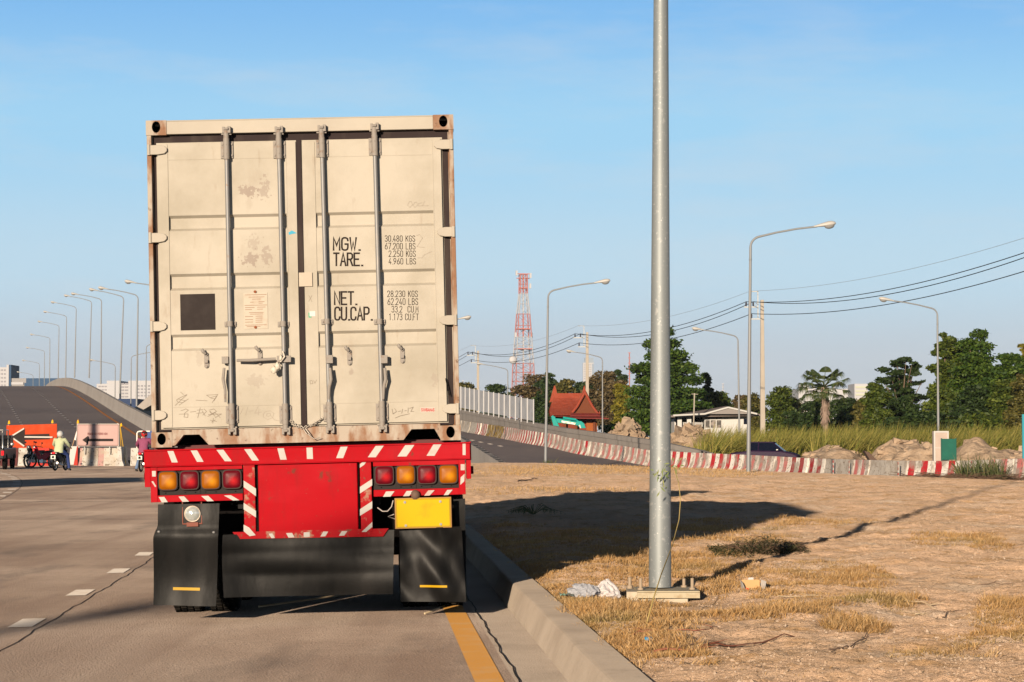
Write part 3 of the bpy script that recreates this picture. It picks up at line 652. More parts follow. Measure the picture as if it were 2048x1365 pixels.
# hand scribbles
def scrib(lines, mat, par, wd=.0035, y=.0142, name="scribble"):
    mb = MB()
    for i, ln in enumerate(lines):
        for a_, c_ in zip(ln[:-1], ln[1:]): stroke(mb, [L(*a_), L(*c_)], wd, y-.0001*(i%5))
    return mb.build(name, mat, par)
def zp(ox, oy, k, pts): return [(ox+x/k, oy+y/k) for x, y in pts]
k4 = 4.0156
scrib([zp(280,560,k4,p) for p in [[(372,925),(320,950),(290,968),(300,985),(340,990),(385,960)],[(372,928),(330,965),(280,1012)],[(345,925),(322,905)],[(300,960),(360,975),(310,1010)],[(445,970),(535,975)],[(530,930),(560,950),(615,935),(590,975)],[(530,930),(620,925),(575,990)],[(565,955),(600,960)],
  [(325,1055),(365,1040),(385,1050),(355,1075),(350,1105),(380,1108),(382,1080),(310,1082)],[(400,1065),(445,1060)],[(455,1050),(500,1045)],[(450,1075),(505,1070)],[(480,1030),(460,1110)],[(495,1055),(520,1095)],[(510,1040),(530,1060),(500,1090)],[(550,1050),(590,1040),(610,1060),(570,1080),(555,1060)],[(540,1100),(600,1070),(640,1110)],[(560,1060),(600,1100)],[(545,1085),(650,1080),(600,1110)],[(585,1115),(580,1155)],[(560,1130),(612,1140)],[(570,1145),(600,1128)]]], m_pencil, doorL)
scrib([zp(280,560,k4,p) for p in [[(825,1030),(800,1080)],[(860,1025),(842,1088)],[(868,1060),(905,1052)],[(945,1020),(915,1075),(970,1065)],[(950,1045),(945,1088)],[(985,1085),(1000,1062),(1040,1055),(1070,1075),(1060,1110),(1020,1125),(985,1105),(985,1085)],[(1010,1095),(1015,1078),(1040,1075),(1045,1092),(1025,1100),(1012,1095)],[(1045,1092),(1075,1128),(1110,1135)]]], m_pencil2, doorL)
k5 = 4.0147
scrib([zp(600,220,k5,p) for p in [[(880,735),(865,765),(885,783),(905,762),(895,735),(880,735)],[(925,740),(910,765),(925,783),(945,765),(940,742),(925,740)],[(980,745),(955,750),(955,772),(985,768)],[(1005,730),(985,770),(1035,768)],[(935,1010),(960,1002),(985,1030),(965,1060),(940,1100),(1000,1105)],[(945,1190),(980,1190),(1000,1165),(1060,1138)]]], m_pencil2, doorR)
scrib([zp(600,560,k5,p) for p in [[(735,1040),(742,1080),(770,1060),(755,1035)],[(785,1060),(805,1055)],[(820,1040),(812,1075)],[(835,1055),(850,1052)],[(865,1030),(862,1070)],[(875,1035),(905,1025),(885,1060),(910,1060)],[(760,1112),(800,1095),(875,1078)],[(68,130),(92,180)],[(92,130),(66,178)],[(75,815),(78,840),(100,835),(92,812),(75,815)],[(105,812),(115,835),(128,808)]]], m_pencil, doorR, .003, .0110)
# padlock with plastic wrap, chain on the sill
b = MB(); rr = random.Random(3)
for (px, py, sx, sz) in ((556,735,.022,.030),(549,742,.026,.028),(562,718,.014,.025)):
    x, z = L(px, py); n0 = len(b.v); b.ell((x,-.10,z), (sx,.02,sz), 9, 7)
    for q in range(n0, len(b.v)): p = b.v[q]; b.v[q] = (p[0]+rr.uniform(-.005,.005), p[1]+rr.uniform(-.006,.006), p[2]+rr.uniform(-.006,.006))
b.tube([L3(566,705,-.08), L3(570,716,-.10), L3(562,726,-.10)], .007, 6)
b.build("padlock", M_("wrapped_padlock", (.55,.50,.42), .3), doorL)
b = MB(); ch = [(580,842),(590,852),(603,857),(618,853),(632,845),(645,836)]
def interp(ch, t):
    t = t*(len(ch)-1); i = min(int(t), len(ch)-2); f = t-i; return (ch[i][0]*(1-f)+ch[i+1][0]*f, ch[i][1]*(1-f)+ch[i+1][1]*f)
for i in range(17):
    p0, p1 = interp(ch, i/17), interp(ch, min(1,(i+1.25)/17)); a_, c_ = Vector(L3(*p0, -.018-.006*(i%2))), Vector(L3(*p1, -.018-.006*(i%2)))
    up = Vector((0,1,0)) if i%2 else (c_-a_).cross(Vector((0,1,0))).normalized()
    pts = [(a_+c_)/2 + (c_-a_)*.5*math.cos(t)+up*.009*math.sin(t) for t in np.linspace(0, 2*math.pi, 9)]
    b.tube(pts, .0035, 5, False)
b.tube([L3(610,858,-.04), L3(618,868,-.05), L3(622,874,-.05), L3(612,868,-.05), L3(606,858,-.03)], .004, 6); b.tube([L3(616,870,-.05), L3(628,879,-.06), L3(640,876,-.05)], .004, 6)
b.build("chain", M_("chain_steel", (.42,.38,.33), .5, .5), cont)
b = MB(); b.cyl(L3(898,792,.0), L3(891,758,.01), .005, 6); b.build("wire_scrap", m_dark, doorR)

# ---------------- trailer ----------------
tr = empty("semi_trailer", label="red flatbed semi-trailer with white hazard stripes and black mudflaps carrying the cream container", cat="trailer"); tr.matrix_world = TM
def TB(name, pa, pb, y0, y1, mat, par=None, bevel=.003):
    (xa, za), (xb, zb_) = L(*pa), L(*pb); b = MB(); b.box(min(xa,xb), max(xa,xb), y0, y1, min(za,zb_), max(za,zb_)); return b.build(name, mat, par or tr, bevel=bevel)
def stripes(par, quads, y, name="hazard_stripes", mat=None):
    for i, q in enumerate(quads): b = MB(); b.prism([L3(px, py, y) for px, py in q], (0,.0012,0)); b.build("hazard_stripe", mat or m_stripe, par)
(xl, zl_), (xr, zr_) = L(290.5, 899), L(938.5, 886)
ZB1 = Z0+.001-.018; ZB0 = ZB1-.128
b = MB(); b.box(xl, xr, -.085, .03, ZB0, ZB1-.012); b.box(xl-.004, xr+.004, -.095, .2, ZB1-.012, ZB1); b.box(xl-.002, xr+.002, -.095, -.02, ZB0-.008, ZB0)
beam = b.build("rear_beam", m_red, tr, bevel=.003)
def bar_q(px, w_, lean, py0=None, top=True):
    """a slanted stripe across the beam, px at its top"""
    sl = -15/618*(px-612); yt = 901.5+sl-6; yb = 901.5+sl+17
    return [(px, yt), (px+w_, yt), (px+w_+lean, yb), (px+lean, yb)]
stripes(beam, [bar_q(337,12,9), bar_q(383,13,13), bar_q(434,14,17), bar_q(489,14,16), bar_q(555,13,6), bar_q(613,12,1), bar_q(681,14,-9), bar_q(751,16,-16), bar_q(810,18,-16), bar_q(866,16,-14), bar_q(924,6,0)], -.0865)
# deck, rails, crossmembers
b = MB(); b.box(-1.22, 1.22, .16, 12.3, Z0-.065, Z0-.002); b.box(-1.04, 1.04, .22, .3, Z0-.0025, Z0+.0115); b.build("deck", M_("deck_steel", (.10,.03,.03), .7), tr)  # the raised cross strip is added to block light through the gap
b = MB()
for sx in (-1,1): b.box(sx*.5-.06, sx*.5+.06, .12, 12.2, Z0-.50, Z0-.066)
for y in np.arange(.6, 12, 1.1): b.box(-1.2, -.561, y, y+.08, Z0-.2, Z0-.066); b.box(-.439, .439, y, y+.08, Z0-.25, Z0-.066); b.box(.561, 1.2, y, y+.08, Z0-.2, Z0-.066)
b.build("chassis", m_black, tr)
for sx in (-1,1):
    b = MB(); b.box(min(sx*1.26,sx*1.30), max(sx*1.26,sx*1.30), .2, 12.3, Z0-.16, Z0-.014); b.build("side_rail", m_red, tr)
# lamp housings
def housing(px0, px1, py0, py1, side):
    """red tray with a black lamp plate and four square lamps; positions are of the left/right end"""
    (xa, za), (xb, zb_) = L(px0, py1), L(px1, py1); zt_ = L((px0+px1)/2, py0)[1]; zb2 = L((px0+px1)/2, py1)[1]; b = MB()
    b.box(xa, xb, .0, .02, zb2, zt_)
    if side < 0: (ea, eb) = (xa, xa+.052)
    else: (ea, eb) = (xb-.052, xb)
    b.box(ea, eb, -.075, .0, zb2, zt_)
    xi0, xi1 = (ea+.052, xb) if side < 0 else (xa, eb-.052)
    b.box(xi0, xi1, -.070, .0, zt_-.052, zt_); b.box(xi0, xi1, -.070, .0, zb2, zb2+.052)
    return b.build("lamp_housing", m_red, tr, bevel=.002), xi0, xi1, zb2+.052, zt_-.052
m_lpl = M_("lamp_plate", (.028,.024,.023), .7, spec=.08)
def lens_mat(name, c, c2):  # bulb reflector's glow painted into the lens colour, brighter at the centre
    m = M_(name, c, .4, spec=.12, bump=[(150,.25,.002)])
    t = m.node_tree; N = t.nodes; p = N["Principled BSDF"]; tcn = N.new("ShaderNodeTexCoord"); v = N.new("ShaderNodeVectorMath"); v.operation='MULTIPLY'; v.inputs[1].default_value=(1/.052,0,1/.05)
    v0 = N.new("ShaderNodeVectorMath"); v0.operation='SUBTRACT'; v0.inputs[1].default_value=(.014,0,-.012); t.links.new(tcn.outputs['Object'], v0.inputs[0]); t.links.new(v0.outputs[0], v.inputs[0])
    ln = N.new("ShaderNodeVectorMath"); ln.operation='LENGTH'; t.links.new(v.outputs[0], ln.inputs[0])
    r_ = N.new("ShaderNodeMapRange"); r_.interpolation_type='SMOOTHSTEP'; r_.inputs[1].default_value=0; r_.inputs[2].default_value=1.1; r_.inputs[3].default_value=1; r_.inputs[4].default_value=0; t.links.new(ln.outputs['Value'], r_.inputs[0])
    x = N.new("ShaderNodeMix"); x.data_type='RGBA'; x.inputs[6].default_value=(*c,1); x.inputs[7].default_value=(*c2,1); t.links.new(r_.outputs[0], x.inputs[0]); t.links.new(x.outputs[2], p.inputs['Base Color']); return m
m_amb = lens_mat("amber_lens", (.26,.075,.002), (.50,.19,.002)); m_rl = lens_mat("red_lens", (.095,.003,.008), (.38,.004,.008))
m_lrim = M_("lamp_rim", (.05,.035,.032), .5, spec=.1)
def lamps(root_, centres, kinds, xi0, xi1, z0, z1):
    b = MB(); b.box(xi0, xi1, -.030, -.001, z0, z1)
    xm = (xi0+xi1)/2
    pl_ = b.build("lamp_plate", m_lpl, root_, bevel=.002)
    b = MB(); b.box(xm-.001, xm+.001, -.0325, -.0302, z0, z1-.08); 
    for f in (.09,.32,.44,.56,.68,.91): b.cyl((xi0+(xi1-xi0)*f,-.035,z0+.018),(xi0+(xi1-xi0)*f,-.0302,z0+.018), .005, 8)
    b.build("screw", m_dark, pl_)
    for (px, py), kd in zip(centres, kinds):
        x, z = L(px, py)
        def rsq(h, y, n=28):
            o_ = []
            for q in range(n):
                a = 2*math.pi*(q+.5)/n; c_, s_ = math.cos(a), math.sin(a); o_.append((math.copysign(abs(c_)**.42, c_)*h, y, math.copysign(abs(s_)**.42, s_)*h))
            return o_
        hb = MB(); rings = [rsq(.079,0), rsq(.079,-.03), rsq(.073,-.036), rsq(.069,-.034)]; n = 28
        hb.add([p for r_ in rings for p in r_], [(i*n+k,(i+1)*n+k,(i+1)*n+(k+1)%n,i*n+(k+1)%n) for i in range(3) for k in range(n)], True)
        lr = hb.build("tail_lamp", m_lrim, root_); lr.location = (x, -.030, z)
        lb = MB(); rings = [rsq(.0695,-.033), rsq(.064,-.041), rsq(.045,-.046), rsq(.02,-.049)]
        lb.add([p for r_ in rings for p in r_]+[(0,-.05,0)], [(i*n+k,(i+1)*n+k,(i+1)*n+(k+1)%n,i*n+(k+1)%n) for i in range(3) for k in range(n)]+[(3*n+k,4*n,3*n+(k+1)%n) for k in range(n)], True)
        lb.build("lens", m_amb if kd == 'a' else m_rl, lr)
hs, xi0, xi1, z0_, z1_ = housing(304.5, 486.5, 927, 1002, -1)
lamps(hs, [(337.5,961.5),(380,960.5),(422,959.5),(464.5,958.5)], 'arar', xi0, xi1, z0_, z1_)
zc = lambda px: 1000.5-15/618*(px-395)*0
stripes(hs, [[(320,993.5),(331,993),(338,1003.5),(326,1004)],[(359,992.5),(370,992),(380,1002.5),(367,1003)],[(404,991.5),(418,991),(429,1001.5),(416,1002)],[(449,990.5),(463,990),(480,1000),(467,1000.5)],[(306.5,942),(314,942),(314,953),(307,953)],[(305.5,963),(309,962),(315,972),(313,974)]], -.0768)
hs2, xi0, xi1, z0_, z1_ = housing(746.5, 930, 918, 991, 1)
lamps(hs2, [(767.5,951),(810,950),(852.5,949.5),(895,949)], 'rara', xi0, xi1, z0_, z1_)
stripes(hs2, [[(771,983),(788,982.5),(780,993),(765,993.5)],[(812,982),(826,981.5),(817,992),(805,992.5)],[(855,981),(868,980.5),(858,991),(847,991.5)],[(893,980),(904,979.5),(895,990),(886,990.5)],[(920,929),(928,929),(928,941),(920,941)],[(920,955),(928,948),(927,963),(919,970)]], -.0768)
TB("side_marker", (291,930), (303.5,974), -.06, .25, m_red); TB("side_marker", (931,918), (941,958), -.06, .25, m_red)
for px, py in ((291,953),(943,941)):
    b = MB(); x, z = L(px, py); b.lathe([(.0,-.02),(.03,-.02),(.034,0),(.03,.012)], (x, .1, z), 'x', 14); b.build("marker_lens", m_rl, tr)
# centre box, striped posts, bottom strip
b = MB(); (xa, za), (xb, zb_) = L(515.5,924), L(716,1060); b.box(xa, xb, -.055, .02, zb_, za); 
cb = b.build("centre_panel", m_red, tr, bevel=.008)
b = MB(); b.box(xa-.012, xa-.001, -.03, .02, zb_, za); b.box(xb+.001, xb+.01, -.03, .02, zb_, za); b.box(xa, xb, -.01, .2, Z0-.75, Z0-.2) if False else None
b.build("panel_gap", m_dark, tr)
def post(pa, pb, qs):
    (xa, za), (xb, zb_) = L(*pa), L(*pb); b = MB(); b.box(xa, xb, -.070, .02, zb_, za); o = b.build("striped_post", m_redworn, tr, bevel=.003)
    stripes(o, qs, -.0715); return o
post((487,927), (512.5,1070), [[(488,961),(512.5,977),(512.5,992),(488,974)],[(488,1005),(512.5,1021),(512.5,1034),(488,1018)],[(488,1048),(499,1054),(512,1069),(500,1071),(488,1061)]])
post((718.5,922), (744,1062), [[(743.5,958),(743.5,971),(719,987),(719,974)],[(743.5,1002),(743.5,1016),(719,1031),(719,1018)],[(743.5,1043),(743.5,1053),(731,1063),(722,1063)],[(719,936),(728,930),(733,922),(728,922),(719,929)]])
b = MB(); b.prism([L3(466,1063,-.066), L3(776,1056,-.066), L3(771,1063,-.066), L3(765,1072,-.066), L3(476,1076.5,-.066)], (0,.03,0))
bs = b.build("lower_strip", m_redworn, tr)
stripes(bs, [[(572,1065),(584,1064.5),(589,1073.5),(577,1074)],[(607,1063.5),(619,1063),(619,1072.5),(607,1073)],[(646,1062),(656,1062),(650,1071.5),(640,1072)],[(683,1061),(694,1061),(688,1070),(677,1070.5)],[(537,1066),(545,1065.5),(550,1074.5),(543,1075)]], -.0675)
b = MB(); b.box(xa+.02, xb-.02, .021, .10, Z0-.72, Z0-.14); b.build("panel_backing", m_dark, tr)
b = MB(); b.box(-1.2, 1.2, .03, .055, L(612,985)[1], L(612,930)[1]); b.box(-1.18,1.18,.40,.46,.62,Z0-.2); b.build("underride_plate", m_dark, tr)
# number plate
pf = TB("plate_frame", (788,996), (902,1054), -.118, -.105, M_("plate_frame_paint", (.30,.16,.05), .6))
m_np = M_("yellow_plate", (.50,.33,.001), .5, spec=.1, layers=[((.27,.19,.01),4,.58,.75,.6)], bump=[(3,.15,.01)])
(xa, za), (xb, zb_) = L(790.5,998), L(899.5,1052); b = MB(); b.box(xa, xb, -.1225, -.118, zb_, za); npl = b.build("number_plate", m_np, tr, bevel=.003)
b = MB(); b.box(xa+.004, xb-.004, -.124, -.1226, zb_+.004, zb_+.0075); b.box(xa+.004, xb-.004, -.124, -.1226, za-.0075, za-.004)
b.box(xa+.004, xa+.0075, -.124, -.1226, zb_+.0076, za-.0076); b.box(xb-.0075, xb-.004, -.124, -.1226, zb_+.0076, za-.0076); b.build("embossed_border", M_("plate_line", (.22,.14,.005), .5), npl)
b = MB()
for px, py in ((808.5,1004),(879,1002.5),(810.5,1050),(880,1047.5)):
    x, z = L(px, py); b.cyl((x,-.130,z),(x,-.1225,z), .010, 12)
b.build("bolt", m_bar, npl)
b = MB(); b.box(L(785,0)[0], L(800,0)[0], -.10, .03, L(790,1056)[1], L(790,1010)[1]); b.build("plate_bracket", m_hard, tr)
b = MB(); x, z = L(831.5,990); b.lathe([(0,-.04),(.025,-.04),(.042,-.02),(.042,.0),(.03,.02),(0,.03)], (x,-.10,z), 'x', 14); b.tube([(x,-.08,z+.01),(x,-.03,z+.02)], .02, 8); b.build("plate_lamp", M_("rusty_lamp", (.13,.08,.06), .7), tr)
b = MB(); b.tube([L3(785,1001,-.06), L3(782,1013,-.08), L3(774,1022,-.09), L3(764,1022,-.09), L3(754,1015,-.07)], .0045, 6); b.tube([L3(787,1028,-.08), L3(775,1032,-.07), L3(795,1040,-.07)], .004, 6); b.build("loose_wire", M_("wire_sheath", (.45,.40,.37), .5), tr)
# reversing lamp
b = MB(); x, z = L(387.5,1026.5); b.lathe([(0,.07),(.045,.06),(.062,.02),(.066,0),(.060,-.008),(.056,-.002)], (x,-.10,z), 'y', 28); rl_ = b.build("reversing_lamp", M_("lamp_shell", (.40,.34,.28), .4, .5), tr)
b = MB(); b.lathe([(.056,-.003),(.045,-.014),(.025,-.020),(.0005,-.022)], (x,-.10,z), 'y', 28)
m_gl = M_("clear_lens", (.42,.44,.42), .12, .35, layers=[((.62,.62,.60),30,.5,.6,.6)], coat=.6, bump=[(70,.3,.003)]); b.build("lens", m_gl, rl_)
b = MB()
for px in (368.5, 406): b.tube([L3(px-1.5,1003,-.08), L3(px,1046,-.10)], .005, 6)
b.tube([L3(368,1046.5,-.10), L3(407,1045.5,-.10)], .006, 6); b.box(x-.045, x+.045, -.12, -.03, z-.098, z-.066); b.build("lamp_bracket", M_("rusty_bracket", (.20,.07,.05), .7), tr)
# mudflaps
def flap(name, quad, y0, fold, nu=28, nv=36, ext=None, outline=None):
    """quad: TL, TR, BR, BL picture positions; hangs with soft folds and has thickness"""
    P = [Vector(L3(px, py, 0)) for px, py in quad]; b = MB(); th = .008
    def f(u, v):
        a = P[3].lerp(P[2], u); c = P[0].lerp(P[1], u); q = a.lerp(c, v)
        if outline: q.x += outline(u, v)
        q.y = y0 + fold(u, v); return q
    for off in (0, th): b.grid(nu, nv, lambda u, v: f(u, v)+Vector((0,off,0)))
    N = nu*nv; edge = [i for i in range(nu)]+[j*nu+nu-1 for j in range(1,nv)]+[(nv-1)*nu+i for i in range(nu-2,-1,-1)]+[j*nu for j in range(nv-2,0,-1)]
    b.add([b.v[i] for i in edge]+[b.v[i+N] for i in edge], [(i,(i+1)%len(edge),(i+1)%len(edge)+len(edge),i+len(edge)) for i in range(len(edge))])
    return b.build(name, m_rub, tr), f
gs = math.sin
def strip(fn, u0, u1, v0, v1, par):
    b = MB()
    for off, flip in ((-.003, 1), (-.001, 0)): b.grid(12, 3, lambda u, v: fn(u0+(u1-u0)*u, v0+(v1-v0)*v)+Vector((0, off, 0)))
    return b.build("yellow_strip", m_ytape, par)
m_ytape = M_("yellow_tape", (.45,.26,.005), .5)
f1, fn1 = flap("mudflap", [(319,1008),(440.5,1006),(434,1208.5),(309.5,1206)], -.02, lambda u,v: -.05+.02*gs(u*5.2+.3)*(1-v)+.03*gs(v*5+.5)+.012*float(fbm(np.array(u*2.6),np.array(v*1.4+5),1.1,2,27))-.025*float(sst((.78-v)/.1)),
          outline=lambda u, v: (1-u)*(-.022*float(sst((.80-v)/.15))*v/.65+.012*float(sst((v-.72)/.1))*(1-v)*3))
strip(fn1, .305, .735, .15, .178, f1)
b = MB()
for u, v in ((.06,.73),(.93,.72)): p = fn1(u, v); b.ell((p.x,p.y-.004,p.z), (.013,.008,.010), 8, 6)
b.build("washer", m_bar, f1)
f2, fn2 = flap("centre_flap", [(447.5,1068),(787,1059),(784,1186),(449,1192)], -.065, lambda u,v: .012*gs(u*9)+.014*gs(v*5+u*3)+.03*gs(u*3.1)+.016*float(fbm(np.array(u*3.),np.array(v*1.6+3),1.0,2,7))-.008*abs(gs(v*9)), 60, 26, outline=lambda u, v: -.012*gs(v*3)*(1-u))
f3, fn3 = flap("mudflap", [(797,1056),(921,1052),(930,1201),(799.5,1200.5)], -.05, lambda u,v: -.05+.02*gs(u*6+1)*(.4+v)+.022*gs(v*7+u*4)+.008*gs(u*14+v*9)+.03*(1-u)*v+.020*float(fbm(np.array(u*2.6),np.array(v*2.+9),1.2,2,17)), 40, 40)
strip(fn3, .30, .72, .195, .225, f3)
f4, _ = flap("side_flap", [(905,1000),(929,998),(931,1200),(926,1200)], .10, lambda u,v: .02*gs(v*5), 6, 20)
# axles and wheels
def wheel_pair(x, y, root_, n=48):
    for dx in (0, .30):
        xx = x + (dx if x < 0 else -dx); b = MB(); rr_, ww = .51, .25; prof_ = [(.30,-ww/2+.01),(.40,-ww/2-.004),(.485,-ww/2+.006),(rr_,-ww/2+.03),(rr_,ww/2-.03),(.485,ww/2-.006),(.40,ww/2+.004),(.30,ww/2-.01)]
        b.lathe(prof_, (xx, y, .51), 'x', n)
        for k in range(60):
            a = 2*math.pi*k/60
            for q in range(4):
                M2 = Matrix.Translation((xx-.083+q*.055, y, .51)) @ Matrix.Rotation(a+q*.05, 4, 'X'); b.cbox((0,0,rr_+.003), (.042,.030,.014), M2)
        t = b.build("tyre", m_tyre, root_)
        r2 = MB(); r2.lathe([(.30,-.10),(.27,-.08),(.24,.0),(.10,.03),(.10,.09),(.0,.09)] if x > 0 else [(.30,.10),(.27,.08),(.24,.0),(.10,-.03),(.10,-.09),(.0,-.09)], (xx, y, .51), 'x', 24); r2.build("rim", m_rim, t)
for y in (1.55, 2.9):
    for x in (-1.11, 1.11): wheel_pair(x, y, tr)
    b = MB(); b.tube([(-1.0,y,.51),(1.0,y,.51)], .07, 12); b.box(-.62,-.48,y-.4,y+.4,.60,.72); b.box(.48,.62,y-.4,y+.4,.60,.72); b.build("axle", m_black, tr)
for sx in (-1,1):
    b = MB(); b.box(sx*.9-.05, sx*.9+.05, 8.8, 8.95, .25, Z0-.07); b.box(sx*.9-.14, sx*.9+.14, 8.75, 9.0, .2, .25); b.build("landing_leg", m_black, tr)
# tractor unit in front, hidden from here but throwing the far shadow
tu = empty("tractor_unit", label="tractor unit coupled ahead of the red trailer", cat="lorry cab"); tu.matrix_world = TM
m_cab = M_("cab_paint", (.55,.55,.52), .4); m_glass = M_("dark_glass", (.02,.025,.03), .08)
b = MB(); b.prism([(-1.2,13.0,.75),(-1.2,13.0,3.85),(-1.2,13.4,3.9),(-1.2,14.4,3.1),(-1.2,14.8,2.9),(-1.2,15.0,2.1),(-1.2,15.1,.75)], (2.4,0,0)); b.build("cab", m_cab, tu, bevel=.04)
b = MB(); b.box(-1.0,1.0,12.98,12.997,2.3,2.9); b.box(-1.215,-1.202,13.5,14.6,1.9,2.6); b.box(1.202,1.215,13.5,14.6,1.9,2.6); b.build("window", m_glass, tu)
b = MB(); b.box(-.5,-.38,9.9,14.8,.75,1.0); b.box(.38,.5,9.9,14.8,.75,1.0); b.build("chassis", m_black, tu)
b = MB(); b.lathe([(0,1.01),(.45,1.01),(.45,1.2),(0,1.22)], (0,10.9,0), 'z', 20); b.build("fifth_wheel", m_black, tu)
for y in (10.9, 13.9): 
    for x in (-1.08, 1.08): wheel_pair(x, y, tu, 32)
# ---------------- street lamps ----------------
m_galv = M_("galvanised_steel", (.235,.255,.26), .55, .3, layers=[((.15,.165,.17),1.7,.45,.7,.6,(1,1,.3)), ((.60,.60,.58),75,.63,.69,.8,(1,1,.7)), ((.40,.40,.39),22,.60,.68,.6,(1,1,.8))], bump=[(60,.2,.002)])
m_galv2 = M_("dull_galvanised", (.235,.24,.245), .6, .3)
m_head = M_("lamp_head_white", (.42,.41,.39), .4); m_lglass = M_("lamp_glass", (.22,.22,.22), .12)
def make_lamp(H=8.6, arm=2.42, rise=.40, r0=.092, r1=.045, n=10, mat=None):
    root = empty("street_lamp"); mat = mat or m_galv2
    b = MB(); pts = []; rs = []
    N = 14
    for i in range(N+1): h = H*i/N*.955; pts.append((0,0,h)); rs.append(r0+(r1-r0)*i/N)
    R_ = .40; z0 = H*.955
    for k in range(1, 8):
        a = math.pi/2*.87*k/7; pts.append((R_*(1-math.cos(a)),0,z0+R_*math.sin(a))); rs.append(.04)
    e = Vector(pts[-1]); end = Vector((arm,0,e.z+rise))
    for k in (.3,.65,1): q = e.lerp(end, k); q.z += .05*math.sin(k*math.pi); pts.append(tuple(q)); rs.append(.034)
    b.tube(pts, rs, n); b.lathe([(.052,H*.9),(.058,H*.9),(.058,H*.9+.04),(.05,H*.9+.04)], n=n)
    b.build("pole", mat, root)
    d = Vector((1,0,.17)).normalized(); M2 = Matrix.Translation(end) @ d.to_track_quat('X','Z').to_matrix().to_4x4()
    h = MB(); prof = [(-.12,.04),(0,.055),(.1,.075),(.25,.10),(.42,.125),(.55,.12),(.66,.07),(.69,.01)]; vs = []; fs = []; m_ = 12
    for x_, r_ in prof:
        for k in range(m_): a = 2*math.pi*k/m_; vs.append(M2 @ Vector((x_, math.cos(a)*r_*1.1, math.sin(a)*r_*(.95 if math.sin(a) > 0 else .55)+.01)))
    for i in range(len(prof)-1):
        for k in range(m_): fs.append((i*m_+k, (i+1)*m_+k, (i+1)*m_+(k+1)%m_, i*m_+(k+1)%m_))
    h.add(vs, fs, True); h.add(vs[:m_], [tuple(range(m_))]); hd = h.build("lamp_head", mat if False else m_head, root)
    g = MB(); g.ell((.44,0,-.03), (.19,.115,.125), 12, 6, M2, -1, 0); g.build("lamp_glass", m_lglass, hd)
    return root
H_L = 8.6
def lean(o, deg): o.rotation_euler = (0, R(deg), o.rotation_euler[2])
# the near post (its head is above the picture)
near = make_lamp(H_L, 2.42, .40, .0905, .036, 32, m_galv); near.location = W(1320, 1173, 18.0); near.location.z = ZD(1173,18.0)-.0; tag(near, "thick speckled galvanised lamp post standing nearest, beside the plastic bags", "street lamp", "street lamps along the roads"); near.rotation_euler = (0, R(.25), R(0))
NB = near.location.copy()
far0 = make_lamp(H_L, 2.42, .40, .078, .045, 10)
xo, yo = XD(1496,81.5), 81.5; far0.location = (xo, yo, ZD(945,81.5)-.05); lean(far0, .8); tag(far0, "tall street lamp standing before the striped barriers, arm reaching right", "street lamp", "street lamps along the roads")
def lamp_at(x, y, z, rz, ln, label):
    c = dup(far0, loc=(x,y,z), rz=rz, label=label); lean(c, ln); return c
lamp_at(XD(1091,112), 112, ZD(925,112)-.02, 0, .9, "street lamp with weeds at its foot by the ramp, left of the red roofed house")
lamp_at(XD(842,142), 142, -.1, 0, .5, "street lamp mostly hidden behind the container, white head showing at its right edge")
for (px, py, D, ln, lb) in [(1876,615,119,0,"street lamp rising behind the white cabinet, arm reaching left"),(1479,670,151,-.6,"street lamp leaning behind the barriers between near post and concrete pole"),
                            (1205,713,192,0,"thin street lamp beside the rubble heap, right of the red roofed house"),(1015,737,222,.2,"small distant street lamp above the grey fence panels")]:
    zt_ = ZD(py, D); lamp_at(XD(px,D), D, zt_-H_L-.05, math.pi, -ln, lb)
fl = [(341,579,149),(273.5,590,173),(239.5,593,198),(201.5,598,226),(178,602,249),(149,614,271),(131,632,297),(116,651,322),(99,676,347),(88.5,702,372),(78.5,727,397),(66,750,424)]
nm = ["hidden-based nearest","nearest","second","third","fourth","fifth","sixth","seventh","eighth","ninth","tenth","farthest"]
for i, (px, py, D) in enumerate(fl):
    ln = [0,-.4,-2.2,-.1,-1.6,-1,-.5,-.6,0,0,0,0][i]; z = ZD(py, D)-H_L+.03
    lamp_at(XD(px,D)-math.sin(R(-ln))*0, D, z, math.pi, ln*.9, f"{nm[i]} of the street lamps lining the flyover, arm over the road" if i else "street lamp hidden behind the container, only its head and arm showing at upper left")
lamp_at(XD(205,310)+10.2, 262, zfly(262)-6, math.pi, 0, "far street lamp beyond the flyover parapet, just left of the container's edge")
lamp_at(XD(262,250), 250, ZD(712,250)-H_L, 0, 0, "thin distant street lamp beyond the parapet with its arm reaching right")
c = lamp_at(XD(292,240), 240, ZD(690,240)-H_L, 0, 0, "distant street lamp close against the container's left edge")
# roadside lamps left of and behind the viewer (their shadows cross the road)
for (x, y, rz, lb_) in ((-16.4,-25.5,0,"roadside street lamp well behind the viewer on the left"),(-22.5,9,0,"roadside street lamp abreast of the viewer, far left"),(-31.5,60,math.pi,"roadside street lamp left of the view beyond the box lorry")): lamp_at(x, y, -.05, rz, 0, lb_)
